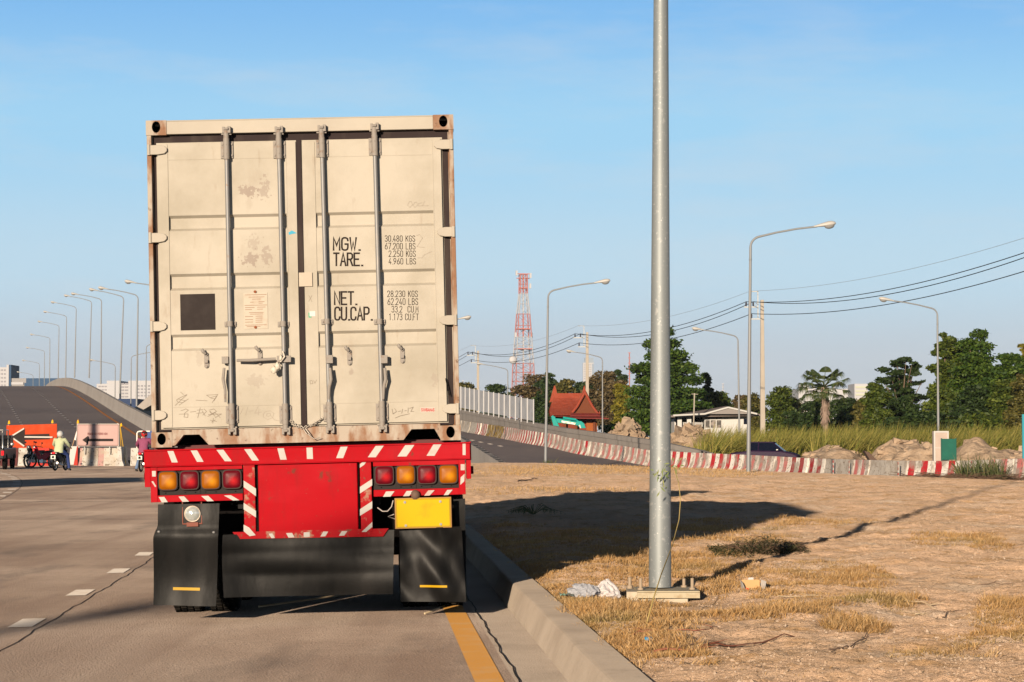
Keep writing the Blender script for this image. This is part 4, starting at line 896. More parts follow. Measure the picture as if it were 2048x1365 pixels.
# pad and bolts of the near post
pad = MB(); bx, by_, bz = NB.x, NB.y, NB.z
pad.prism([(bx-.28,by_-.25,bz-.16),(bx+.20,by_-.30,bz-.16),(bx+.24,by_+.2,bz-.16),(bx-.26,by_+.22,bz-.16)], (0,0,.14))
pd = pad.build("lamp_footing", M_("footing_concrete", (.46,.40,.31), .9, layers=[((.33,.27,.20),6,.5,.7,.6)]), None, bevel=.008); tag(pd, "square concrete footing with rusty anchor bolts under the nearest lamp post", "footing")
b = MB(); b.box(bx-.20,bx+.29,by_-.335,by_-.303,bz-.065,bz-.022); b.box(bx-.20,bx+.29,by_-.335,by_+.19,bz-.019,bz-.010); b.build("base_plate", M_("base_plate_steel", (.42,.36,.25), .7, layers=[((.26,.16,.07),9,.5,.7,.6)]), pd)
b = MB()
for dx, dy, hh in ((-.235,.12,.09),(-.165,-.18,.10),(.20,.12,.08),(.245,-.15,.10)): b.cyl((bx+dx,by_+dy,bz-.03),(bx+dx,by_+dy,bz+hh-.02), .0135, 8); b.cyl((bx+dx,by_+dy,bz-.02),(bx+dx,by_+dy,bz+.005), .026, 6)
b.build("anchor_bolt", M_("rusty_bolt", (.32,.25,.18), .8), pd)
b = MB(); zb_ = ZD(904,18.0)
for s_, dz in (("ASA", 0),):
    text_geo(b, s_, (NB.x-.012, zb_), (NB.x+.045, zb_), (NB.x-.012, zb_+.02), .004, NB.y-.0885)
b.build("stencil_mark", M_("faint_ink", (.18,.17,.15), .7), near)

# ---------------- concrete power poles and cables ----------------
m_pole = M_("pole_concrete", (.36,.32,.27), .9, layers=[((.28,.245,.20),2,.45,.7,.6,(1,1,.3))])
m_ins = M_("insulator", (.035,.025,.03), .4); m_steel = M_("bracket_steel", (.42,.42,.40), .6)
def make_pole():
    r = empty("power_pole"); b = MB(); h = 12.2
    vs = []; 
    for z, w_ in ((0,.20),(h,.12)): vs += [(-w_,-w_,z),(w_,-w_,z),(w_,w_,z),(-w_,w_,z)]
    b.add(vs, [(0,1,5,4),(1,2,6,5),(2,3,7,6),(3,0,4,7),(4,5,6,7)]); b.build("shaft", m_pole, r, bevel=.02)
    b = MB(); b.box(-.35,-.28,-.03,.03,10.8,12.85); b.box(-.9,-.28,-.03,.03,12.80,12.86); b.box(-1.35,-.28,-.04,.04,11.62,11.70); b.box(-.88,-.12,-.04,.04,10.72,10.80)
    b.tube([(-.30,0,12.1),(-.6,0,11.7)], .02, 6); b.build("bracket", m_steel, r)
    for (x, z) in ((-1.2,11.72),(-.67,11.72),(-.80,10.82)):
        b = MB(); b.lathe([(.02,0),(.07,.03),(.04,.08),(.085,.12),(.04,.17),(.085,.21),(.04,.26),(.06,.32),(0,.34)], (x,0,z), n=10); b.build("insulator", m_ins, r)
    return r
PL = [(30.0,115.0),(XD(1525,168.6),168.6),(XD(1174.5,222),222.0),(XD(956,269),269.0),(-15.0,320.0)]
pz = lambda y: ZD(600,168.6)-12.2 if y < 200 else (ZD(665,222)-12.2 if y < 240 else (ZD(702,269)-12.2 if y < 300 else -.6))
plb = ["concrete power pole just beyond the right of the view","concrete power pole behind the barriers beside the tall street lamp","concrete power pole standing in front of the red roofed house","short looking far concrete power pole above the grey fence panels","farthest power pole, hidden by the container"]
p0 = make_pole()
for i, (x, y) in enumerate(PL):
    o = p0 if i == 0 else dup(p0); o.location = (x, y, pz(y) if i else -.3); tag(o, plb[i], "power pole", "concrete power poles along the side road")
o = dup(p0, loc=(-20.5,-40,-.1), rz=R(90)); tag(o, "concrete power pole on the left roadside far behind the viewer", "power pole"); o = dup(p0, loc=(-28.95,82,-.1), rz=R(90)); tag(o, "concrete power pole just left of the view beside the black pickup", "power pole")
m_wire = M_("power_cable", (.02,.02,.022), .6); m_wire2 = M_("thin_steel_wire", (.30,.32,.34), .5)
for (dx, dz, rad, sag, m__, lb) in ((-1.2,12.06,.026,1.05,m_wire,"left of the two upper black cables strung between the power poles"),(-.67,12.06,.026,1.25,m_wire,"right of the two upper black cables strung between the power poles"),
                            (-.80,11.16,.026,1.0,m_wire,"lowest black cable strung between the power poles"),(-.88,12.86,.012,.8,m_wire2,"thin pale topmost wire strung between the power poles")):
    b = MB(); pts = []
    for i in range(len(PL)-1):
        A = Vector((PL[i][0]+dx, PL[i][1], (pz(PL[i][1]) if i else -.3)+dz)); B = Vector((PL[i+1][0]+dx, PL[i+1][1], pz(PL[i+1][1])+dz))
        for k in range(24): t = k/24; q = A.lerp(B, t); q.z -= sag*4*t*(1-t); pts.append(q)
    pts.append(B); b.tube(pts, rad, 5, False); tag(b.build("power_cable", m__), lb, "cable", "cables on the power poles")

# ---------------- concrete barriers ----------------
def barrier_mesh(Ln, mat, Hh=.88, w0=.58):
    b = MB(); h = w0/2
    pr_ = [(-h,0),(-h,.07),(-h*.62,.26),(-.10,.62),(-.075,Hh-.02),(-.055,Hh),(.055,Hh),(.075,Hh-.02),(.10,.62),(h*.62,.26),(h,.07),(h,0)]
    A = [(-Ln/2, y, z) for y, z in pr_]; B = [(Ln/2, y, z) for y, z in pr_]
    b.sheet(A, B); n = len(pr_); b.add(A, [tuple(range(n))]); b.add(B, [tuple(range(n-1,-1,-1))]); b.add(A[:1]+B[:1]+B[-1:]+A[-1:], [(0,1,2,3)])
    return b
def stripe_mat(name, c1, c2, per, wear, c3=(.30,.265,.225)):
    m = M_(name, c1, .85, bump=[(25,.3,.01)]); t = m.node_tree; N = t.nodes; Lk = t.links; p = N["Principled BSDF"]
    tcn = N.new("ShaderNodeTexCoord"); sx = N.new("ShaderNodeSeparateXYZ"); Lk.new(tcn.outputs['Object'], sx.inputs[0])
    dv = N.new("ShaderNodeMath"); dv.operation='MULTIPLY_ADD'; dv.inputs[1].default_value = 1/per; dv.inputs[2].default_value = 50.13; Lk.new(sx.outputs[0], dv.inputs[0])
    fr = N.new("ShaderNodeMath"); fr.operation='FRACT'; Lk.new(dv.outputs[0], fr.inputs[0])
    st_ = N.new("ShaderNodeMath"); st_.operation='GREATER_THAN'; st_.inputs[1].default_value=.5; Lk.new(fr.outputs[0], st_.inputs[0])
    m1 = N.new("ShaderNodeMix"); m1.data_type='RGBA'; m1.inputs[6].default_value=(*c1,1); m1.inputs[7].default_value=(*c2,1); Lk.new(st_.outputs[0], m1.inputs[0])
    cur = m1.outputs[2]
    for sc_, lo, hi, am, cc in ((2.2,.5-wear*.25,.62-wear*.2,.85,c3),(9,.55,.62,.9,(.16,.12,.09)),(1.1,.45,.7,.4,(.30,.24,.19))):
        oi = N.new("ShaderNodeObjectInfo"); ad = N.new("ShaderNodeVectorMath"); ad.operation='ADD'; mu = N.new("ShaderNodeMath"); mu.operation='MULTIPLY'; mu.inputs[1].default_value=90; Lk.new(oi.outputs['Random'], mu.inputs[0])
        Lk.new(tcn.outputs['Object'], ad.inputs[0]); Lk.new(mu.outputs[0], ad.inputs[1])
        n_ = N.new("ShaderNodeTexNoise"); n_.inputs['Scale'].default_value=sc_; n_.inputs['Detail'].default_value=6; Lk.new(ad.outputs[0], n_.inputs['Vector'])
        r_ = N.new("ShaderNodeMapRange"); r_.inputs[1].default_value=lo if cc is c3 else lo+.05; r_.inputs[2].default_value=hi+.03; r_.inputs[4].default_value=am; Lk.new(n_.outputs[0], r_.inputs[0])
        mm = N.new("ShaderNodeMix"); mm.data_type='RGBA'; mm.inputs[7].default_value=(*cc,1); Lk.new(r_.outputs[0], mm.inputs[0]); Lk.new(cur, mm.inputs[6]); cur = mm.outputs[2]
    Lk.new(cur, p.inputs['Base Color']); return m
LB = 2.0
MK = {'s': stripe_mat("striped_barrier_paint", (.68,.64,.58), (.42,.02,.028), .98, .05), 'f': stripe_mat("faded_barrier_paint", (.63,.57,.51), (.48,.15,.14), .9, .35),
      'd': stripe_mat("dark_red_barrier_paint", (.64,.60,.54), (.27,.018,.024), .95, .1), 'g': stripe_mat("bare_barrier_concrete", (.41,.375,.33), (.42,.385,.34), 1.3, .2), 'y': stripe_mat("yellow_barrier_paint", (.40,.25,.01), (.05,.04,.04), .75, .15)}
DESC = {'s':"red and white striped concrete barrier",'f':"faded pink striped concrete barrier",'d':"dark red striped concrete barrier",'g':"bare grey concrete barrier",'y':"yellow and black striped concrete barrier"}
mesh_of = {k_: barrier_mesh(LB-.03, MK[k_]).build("concrete_barrier", MK[k_]) for k_ in MK}
seq_path = BPATH[::-1]                                           # from the right end towards the flyover
ORD = ["first","second","third","fourth","fifth","sixth","seventh","eighth","ninth","tenth","eleventh","twelfth","thirteenth","fourteenth","fifteenth","sixteenth","seventeenth","eighteenth","nineteenth","twentieth"]
def ordn(i):
    t = ["","","twenty","thirty","forty","fifty","sixty","seventy","eighty"]; tt = ["","","twentieth","thirtieth","fortieth","fiftieth","sixtieth","seventieth","eightieth"]
    if i <= 20: return ORD[i-1]
    return tt[i//10] if i % 10 == 0 else t[i//10]+"-"+ORD[i%10-1]
KP = [(1975,'f'),(1918,'g'),(1836,'s'),(1750,'g'),(1700,'f'),(1643,'g'),(1590,'d'),(1480,'f'),(1430,'s'),(1380,'f'),(1330,'s'),(1275,'f'),(1240,'f'),(1190,'f'),(1155,'s'),(1100,'f'),(1042,'s'),(1010,'f'),(978,'y'),(958,'s'),(0,'g')]
seq = "fssgfsggfssdssffssfsgsgsfssfsgsfgfffsfsssssfysfgsgf" * 3
used_b = set(); i_ = 0
pts = [Vector(p) for p in seq_path]; cum = [0]
for a_, c_ in zip(pts[:-1], pts[1:]): cum.append(cum[-1]+(c_-a_).length)
def along(s_):
    for k_ in range(len(cum)-1):
        if s_ <= cum[k_+1]: return pts[k_].lerp(pts[k_+1], (s_-cum[k_])/(cum[k_+1]-cum[k_]))
    return pts[-1]
nb = int(cum[-1]/LB)
for i_ in range(nb):
    A_, B_ = along(i_*LB), along((i_+1)*LB); pm = (A_+B_)/2; pxm = 1024+F*pm.x/pm.y; kd = next(k_ for t_, k_ in KP if pxm >= t_)
    if 45 <= 0: pass
    src = mesh_of[kd]; o = src if kd not in used_b else dup(src); used_b.add(kd)
    o.location = (A_+B_)/2 + Vector((random.uniform(-.05,.05), random.uniform(-.05,.05), -.02)); o.rotation_euler = (0, -math.asin(max(-1,min(1,(B_.z-A_.z)/LB))), math.atan2(B_.y-A_.y, B_.x-A_.x)+random.uniform(-.02,.02))
    tag(o, f"{DESC[kd]}, {ordn(i_+1)} from the right end of the long row", "barrier", "concrete barriers in the long row")
for kd in MK:
    if kd not in used_b: bpy.data.objects.remove(mesh_of[kd])
# slim striped marker posts against the barriers
m_mk = stripe_mat("marker_paint", (.48,.45,.42), (.38,.01,.01), .22, 0)
mk0 = None
for i, (px, D, lb) in enumerate([(1674,101.5,"leftmost of the slim striped posts against the barrier row"),(1706,99.3,"slim striped marker post second from left against the barriers"),(1804,93.3,"slim striped marker post left of the white cabinet against the barriers"),(1951,87.3,"slim striped marker post behind the weeds at the right")]):
    z = float(zb(D))
    if mk0 is None:
        b = MB(); b.box(-.42,.42,-.07,.07,-.012,.012); mk0 = b.build("marker_post", m_mk); o = mk0
    else: o = dup(mk0)
    o.location = (XD(px, D)-.25, D-.35, z+.40); o.rotation_euler = (0, R(-90), R(0)); tag(o, lb, "marker post", "striped marker posts at the barriers")

# parapet of the side road with its panel fence
m_wall2 = M_("stained_wall_concrete", (.25,.225,.205), .9, layers=[((.16,.145,.13),1.6,.5,.68,.7,(1,1,.12)), ((.31,.285,.26),.4,.5,.7,.6)], bump=[(5,.4,.03)])
wp = [W(880,810,205), W(923,820,192), W(1068,846,158), W(1133,857,146), W(1215,868,137), W(1300,880,130), W(1400,901,124), W(1432,911,121.5)]
b = MB()
for i in range(len(wp)-1):
    A_, B_ = wp[i], wp[i+1]; th = Vector((.28,.06,0))
    for z_hi, z_lo, off in ((0,-.28,-.03),(-.28,None,.03)):
        a1 = A_+Vector((off,0,z_hi)); b1 = B_+Vector((off,0,z_hi)); a0 = Vector((A_.x+off, A_.y, A_.z+z_lo if z_lo else -.9)); b0 = Vector((B_.x+off, B_.y, B_.z+z_lo if z_lo else -.9))
        b.add([a0,b0,b1,a1,a0+th,b0+th,b1+th,a1+th], [(0,1,2,3),(3,2,6,7),(5,4,7,6)])
b.add([Vector((wp[-1].x,wp[-1].y,-.9)), wp[-1], wp[-1]+Vector((.28,.06,0)), Vector((wp[-1].x+.28,wp[-1].y+.06,-.9))], [(0,1,2,3)])
side_wall = b.build("roadside_wall", m_wall2); tag(side_wall, "long stained grey concrete wall running down behind the striped barriers", "wall")
b = MB(); A_, B_ = W(1404,902,123.7), W(1432,911,121.5)
for i in range(7):
    if i % 2 == 0:
        q0, q1 = A_.lerp(B_, i/7), A_.lerp(B_, (i+1)/7); o = Vector((-.045,-.012,.004)); b.add([q0+o+Vector((0,0,-1)), q1+o+Vector((0,0,-1)), q1+o, q0+o], [(0,1,2,3)])
b.build("black_stripes", m_black, side_wall)
# panel fence
fence = empty("panel_fence", (wp[1].x, wp[1].y, wp[1].z), 0, "pale grey noise panels between white posts on top of the roadside wall", "fence")
m_panel = M_("fence_panel_paint", (.40,.405,.42), .6, layers=[((.22,.225,.24),1,.4,.7,.5)]); m_wpost = M_("fence_post_paint", (.37,.37,.38), .6)
fa, fb = W(905,816,197)-fence.location, W(1067,846,158)-fence.location; nF = 16
for i in range(nF+1):
    q = fa.lerp(fb, i/nF); hh = 1.95-.35*i/nF
    b = MB(); b.box(q.x-.04, q.x+.04, q.y-.1, q.y+.1, q.z-.1, q.z+hh+.06); b.build("post", m_wpost, fence)
    if i < nF:
        q2 = fa.lerp(fb, (i+1)/nF); h2 = 1.95-.35*(i+1)/nF; b = MB(); ex = Vector((0,.08,0)); b.prism([q+Vector((.02,.0,.12)), q2+Vector((.02,.0,.12)), q2+Vector((.02,.0,h2)), q+Vector((.02,.0,hh))], (.04,.01,0)); b.build("panel", m_panel, fence)

# second bridge glimpsed left of the container
b = MB(); D = 215
P = [W(264,845,D), W(276,838,D), W(283,806,D), W(300,790,D), W(345,770,D), W(345,800,D), W(300,815,D), W(283,828,D)]
b.prism([W(255,836,D), W(262,820,D), W(276,812,D), W(300,790,D), W(350,764,D), W(350,788,D), W(300,812,D), W(283,822,D), (XD(283,D),D,-.6), (XD(255,D),D,-.6)], (2,9,0)); 
br = b.build("concrete_bridge", m_parapet); tag(br, "second concrete bridge ramp showing between the flyover parapet and the container", "bridge")
b = MB(); z0 = -.6
b.box(XD(293,220), XD(298,220), 219, 220.5, z0, ZD(812,220)); b.box(XD(306,220), XD(312,220), 219, 220.5, z0, ZD(800,220)); b.build("column", m_parapet, br)
b = MB(); b.box(XD(284,235), XD(330,235), 234, 235, -.6, ZD(815,235)); b.build("underbridge_shade", m_dark, br)  # near-black sheet painting the shade beneath the bridge

# ---------------- signs and barriers across the flyover ----------------
YS = 111.0; s_m = F/YS
def sx(px): return XD(px, YS)
def sz(py): return ZD(py, YS)
m_bw = stripe_mat("pink_white_barrier", (.46,.43,.38), (.40,.22,.21), 1.9, .15, (.40,.33,.26)); m_bw2 = stripe_mat("white_barrier", (.48,.46,.42), (.46,.44,.41), 1.3, .1)
def bar(px0, px1, mat, label, y=YS, hh=.88, grp="barriers closing the flyover"):
    Ln = XD(px1,y)-XD(px0,y); o = barrier_mesh(Ln, mat, hh, .5).build("concrete_barrier", mat); o.location = ((XD(px0,y)+XD(px1,y))/2, y, 0); return tag(o, label, "barrier", grp)
bar(155,198, m_bw, "pink and white concrete barrier under the left half of the pink sign"); bar(198.5,241, m_bw, "pink and white concrete barrier under the right half of the pink sign")
bar(263,292, m_bw2, "white concrete barrier beside the purple rider"); bar(39,60, m_bw2, "pale concrete barrier in shade under the orange sign")
bar(4,38, M_("shade_painted_red_barrier", (.10,.03,.03), .8), "red barrier with painted-in shade under the left end of the orange sign"); bar(61,100, M_("red_barrier_paint", (.45,.04,.03), .8), "red barrier behind the parked red motorcycle")  # the left barrier's shade is painted in as a darker red
o = barrier_mesh(.9, m_bw2, .95, .42).build("concrete_barrier", m_bw2); o.location = (sx(250), YS-.6, 0); o.rotation_euler = (0,0,R(82)); tag(o, "single white barrier seen end on, right of the pink sign", "barrier", "barriers closing the flyover")
# leaning striped board and flag
m_flag = stripe_mat("red_white_board", (.5,.48,.45), (.70,.05,.04), .9, 0)
b = MB(); b.prism([W(141,893,YS-.33), W(154,893,YS-.33), W(147,930,YS-.33), W(137,930,YS-.33)], (0,.04,0)); bo = b.build("warning_board", M_("white_board_paint", (.48,.46,.44), .6)); tag(bo, "white and red warning board leaning at the left of the pink sign", "board")
b = MB(); b.prism([W(154.2,893,YS-.34), W(155.5,893,YS-.34), W(155,931,YS-.34), W(147,931,YS-.34)], (0,.04,0)); b.build("red_edge", M_("board_red", (.38,.02,.01), .6), bo)
b = MB(); b.tube([W(145,892,YS-1.2), W(153,864,YS-1.2)], .018, 6); fs_ = b.build("flag_pole", M_("bamboo", (.45,.28,.15), .8)); tag(fs_, "small red and white flag on a stick beside the pink sign", "flag")
b = MB(); b.prism([W(153,862,YS-1.22), W(148.5,880,YS-1.22), W(151.5,881,YS-1.22), W(154,866,YS-1.22)], (0,.02,0)); b.build("cloth", M_("flag_cloth", (.78,.70,.68), .8), fs_)
# pink diversion sign
ps = empty("diversion_sign", (sx(198), YS+.05, 0), 0, "faded pink diversion sign with black arrow pointing left above the barriers", "sign")
def SB(name, x0, x1, z0, z1, y0, y1, mat, par, bevel=0):
    b = MB(); b.box(sx(x0)-par.location.x, sx(x1)-par.location.x, y0, y1, sz(z0), sz(z1)); return b.build(name, mat, par, bevel=bevel)
m_pinkb = M_("faded_pink_board", (.42,.28,.26), .6, layers=[((.38,.24,.22),.8,.45,.7,.5)]); m_mar = M_("maroon_line", (.15,.03,.03), .6); m_arrow = M_("arrow_black", (.03,.023,.022), .7, spec=.05)
bd = SB("board", 154, 238.5, 893, 848, 0, .05, M_("sign_frame_white", (.45,.41,.37), .6), ps)
f_ = SB("border", 155.2, 237.3, 891.8, 849.6, -.004, -.0005, m_mar, ps); f2_ = SB("sign_face", 156.2, 236.3, 890.6, 850.8, -.008, -.0045, m_pinkb, ps)
def on_sign(px, py, par, y): return (sx(px)-par.location.x, y, sz(py))
b = MB(); b.prism([on_sign(165,880.5,ps,-.014), on_sign(176.5,872,ps,-.014), on_sign(176.5,888.5,ps,-.014)], (0,.004,0)); b.prism([on_sign(176.5,877.8,ps,-.014), on_sign(227,878,ps,-.014), on_sign(227,883,ps,-.014), on_sign(176.5,883.2,ps,-.014)], (0,.004,0)); b.build("arrow", m_arrow, ps)
b = MB(); text_geo(b, "ROAD DIVERSION", (sx(176)-ps.location.x, sz(870)), (sx(215)-ps.location.x, sz(870)), (sx(176)-ps.location.x, sz(866.3)), .022, -.012); b.build("lettering", m_mar, ps)
b = MB()
for px in (158, 235): b.box(sx(px)-ps.location.x-.025, sx(px)-ps.location.x+.025, .055, .11, 0, sz(847))
for px in (172, 222): b.box(sx(px)-ps.location.x-.02, sx(px)-ps.location.x+.02, -.32, -.27, sz(909), sz(894)); 
b.build("support_post", m_steel, ps)
b = MB(); b.tube([(sx(242)-ps.location.x,-.2,sz(852)), (sx(258)-ps.location.x,-.8,0)], .022, 6); b.tube([(sx(242)-ps.location.x,-.2,sz(852)), (sx(240)-ps.location.x,.6,0)], .022, 6); b.build("prop", M_("prop_yellow", (.45,.27,.03), .6), ps)
m_bea = M_("amber_beacon", (.80,.42,.02), .25)
def beacon(px, py, par):
    x, y, z = on_sign(px, py, par, .03); b = MB(); b.lathe([(0,-.02),(.07,-.02),(.07,.0),(.055,.02),(.05,.09),(.02,.15),(0,.16)], (x,y,z), n=12); b.build("warning_beacon", m_bea, par)
beacon(156,846.5,ps); beacon(242.5,853,ps)
b = MB(); b.cyl(on_sign(156,848,ps,.03), on_sign(156,838,ps,.03), .012, 6); b.build("beacon_rod", M_("rod_brown", (.35,.15,.05), .6), ps)
# orange arrow sign
osn = empty("arrow_sign", (sx(61), YS+.3, 0), 0, "large orange sign with black arrow outlined by white tubes pointing left", "sign")
m_or = M_("orange_board", (.42,.042,.006), .6, spec=.1, layers=[((.45,.085,.03),1.2,.5,.7,.7)])
b = MB(); b.prism([on_sign(11,851,osn,0), on_sign(112,848,osn,0), on_sign(112.5,900,osn,0), on_sign(11,902,osn,0)][::-1], (0,.05,0)); b.build("board", m_or, osn)
b = MB(); b.prism([on_sign(23.5,874,osn,-.012), on_sign(48,860,osn,-.012), on_sign(48,892,osn,-.012)], (0,.010,0)); b.prism([on_sign(48,869.5,osn,-.012), on_sign(97,868,osn,-.012), on_sign(98,879,osn,-.012), on_sign(48,880.5,osn,-.012)], (0,.010,0)); b.build("arrow", m_arrow, osn)
m_tb = M_("white_tube", (.5,.48,.44), .3)
for a_, c_ in (((23.5,872),(47,857.5)),((24,876.5),(47.5,893)),((48,874.5),(104,875))):
    b = MB(); b.tube([on_sign(*a_,osn,-.05), on_sign(*c_,osn,-.05)], .045, 8); b.build("light_tube", m_tb, osn)
b = MB()
for px in (14, 60, 108): b.box(sx(px)-osn.location.x-.03, sx(px)-osn.location.x+.03, .055, .11, 0, sz(850))
b.build("support_post", m_steel, osn)
beacon(16,847.5,osn); beacon(103,846,osn)
# white tubular gate near the purple rider
b = MB(); z = 0
b.tube([W(274,932,YS), W(274,867,YS), W(276,864,YS), W(280,863,YS), W(300,863,YS)], .035, 8); b.tube([W(284,932,YS), W(284,864,YS)], .03, 8)
tag(b.build("tube_gate", M_("white_tube_paint", (.75,.70,.63), .5)), "white bent tube frame standing behind the purple rider", "frame")
b = MB(); b.box(XD(286,YS+2), XD(306,YS+2), YS+2, YS+2.05, ZD(880,YS), ZD(862,YS)); b.box(XD(289,YS+2)-.03, XD(289,YS+2)+.03, YS+2.06, YS+2.12, 0, ZD(864,YS)); tag(b.build("blue_board", M_("blue_board_paint", (.03,.06,.20), .5)), "dark blue board behind the purple rider beside the container", "board")
# ---------------- motorcycles and riders ----------------
m_plast = M_("bike_black", (.012,.012,.013), .4); m_seat = M_("bike_seat", (.025,.022,.022), .6); m_chrome = M_("bike_metal", (.5,.48,.45), .3, .8)
m_bred = M_("bike_red", (.45,.01,.02), .3); m_tl = M_("bike_tail_red", (.75,.01,.02), .2); m_npw = M_("bike_plate", (.55,.58,.52), .5)
def make_bike(colm):
    r = empty("motorcycle")
    for y in (-.62, .62):
        b = MB(); prof_ = [(.235,-.035),(.27,-.045),(.295,-.02),(.30,0),(.295,.02),(.27,.045),(.235,.035)]; b.lathe(prof_, (0,y,.30), 'x', 24); wv = b.build("tyre", m_tyre, r)
        c = MB(); c.lathe([(.24,-.02),(.225,-.02),(.225,.02),(.24,.02)], (0,y,.30), 'x', 24); c.cyl((-.05,y,.30),(.05,y,.30), .04, 10)
        for k in range(8): a = math.pi*2*k/8; c.tube([(0,y,.30),(0,y+.23*math.cos(a),.30+.23*math.sin(a))], .007, 4)
        c.build("rim", m_chrome, wv)
    b = MB()
    for s in (-.07,.07): b.tube([(s,.62,.30),(s*1.0,.46,.74)], .02, 6)
    b.build("fork", m_chrome, r)
    b = MB(); b.prism([(-.09,-.25,.36),(-.09,.05,.34),(-.09,.20,.40),(-.09,.42,.70),(-.09,.50,.94),(-.09,.42,.98),(-.09,.32,.80),(-.09,.12,.52),(-.09,-.06,.58),(-.09,-.15,.70),(-.09,-.72,.78),(-.09,-.80,.74),(-.09,-.55,.60)], (.18,0,0)); b.build("body", colm, r, bevel=.02)
    b = MB(); b.grid(9, 7, lambda u, v: Vector(((u-.5)*(.16+.16*v), .27+.20*v-.5*((u-.5)*.3)**2*4, .40+.48*v)), True); b.build("leg_shield", colm, r)
    b = MB(); b.prism([(-.12,-.74,.80),(-.12,-.3,.79),(-.12,.05,.73),(-.12,.08,.69),(-.12,-.4,.70),(-.12,-.72,.745)], (.24,0,0)); b.build("seat", m_seat, r, bevel=.03)
    b = MB(); b.box(-.08,.08,-.20,.12,.22,.42); b.cyl((-.11,-.05,.30),(.11,-.05,.30), .09, 12); b.build("engine", m_chrome, r, bevel=.02)
    b = MB(); b.tube([(.10,.05,.24),(.13,-.3,.24),(.15,-.78,.34)], [.025,.035,.05], 10); b.build("exhaust", m_chrome, r)
    b = MB(); b.tube([(-.33,.30,.98),(-.18,.42,1.0),(.18,.42,1.0),(.33,.30,.98)], .014, 6); hb = b.build("handlebar", m_plast, r)
    b = MB()
    for s in (-1,1): b.tube([(s*.24,.36,1.0),(s*.28,.34,1.14)], .008, 5); b.ell((s*.28,.33,1.17), (.06,.012,.04), 10, 6)
    b.build("mirror", m_plast, hb)
    b = MB(); b.ell((0,.50,.94), (.10,.08,.10), 12, 8); b.build("headlight", m_chrome, r)
    b = MB(); b.ell((0,-.81,.75), (.075,.035,.045), 12, 8); b.build("tail_light", m_tl, r)
    b = MB(); b.ell((-.10,-.79,.74), (.03,.03,.025), 8, 6); b.ell((.10,-.79,.74), (.03,.03,.025), 8, 6); b.build("indicator", M_("indicator_clear", (.7,.66,.6), .3), r)
    b = MB(); b.box(-.105,.105,-.865,-.860,.50,.66); b.build("number_plate", m_npw, r)
    b = MB(); b.prism([(-.04,-.93,.56),(-.04,-.80,.70),(-.04,-.50,.66),(-.04,-.52,.64),(-.04,-.80,.66),(-.04,-.90,.54)], (.08,0,0)); b.prism([(-.05,.30,.52),(-.05,.55,.64),(-.05,.80,.60),(-.05,.93,.44),(-.05,.78,.57),(-.05,.55,.61)], (.10,0,0)); b.build("mudguard", m_plast, r)
    return r
bk = make_bike(m_plast)
m_skin = M_("skin", (.30,.16,.10), .6)
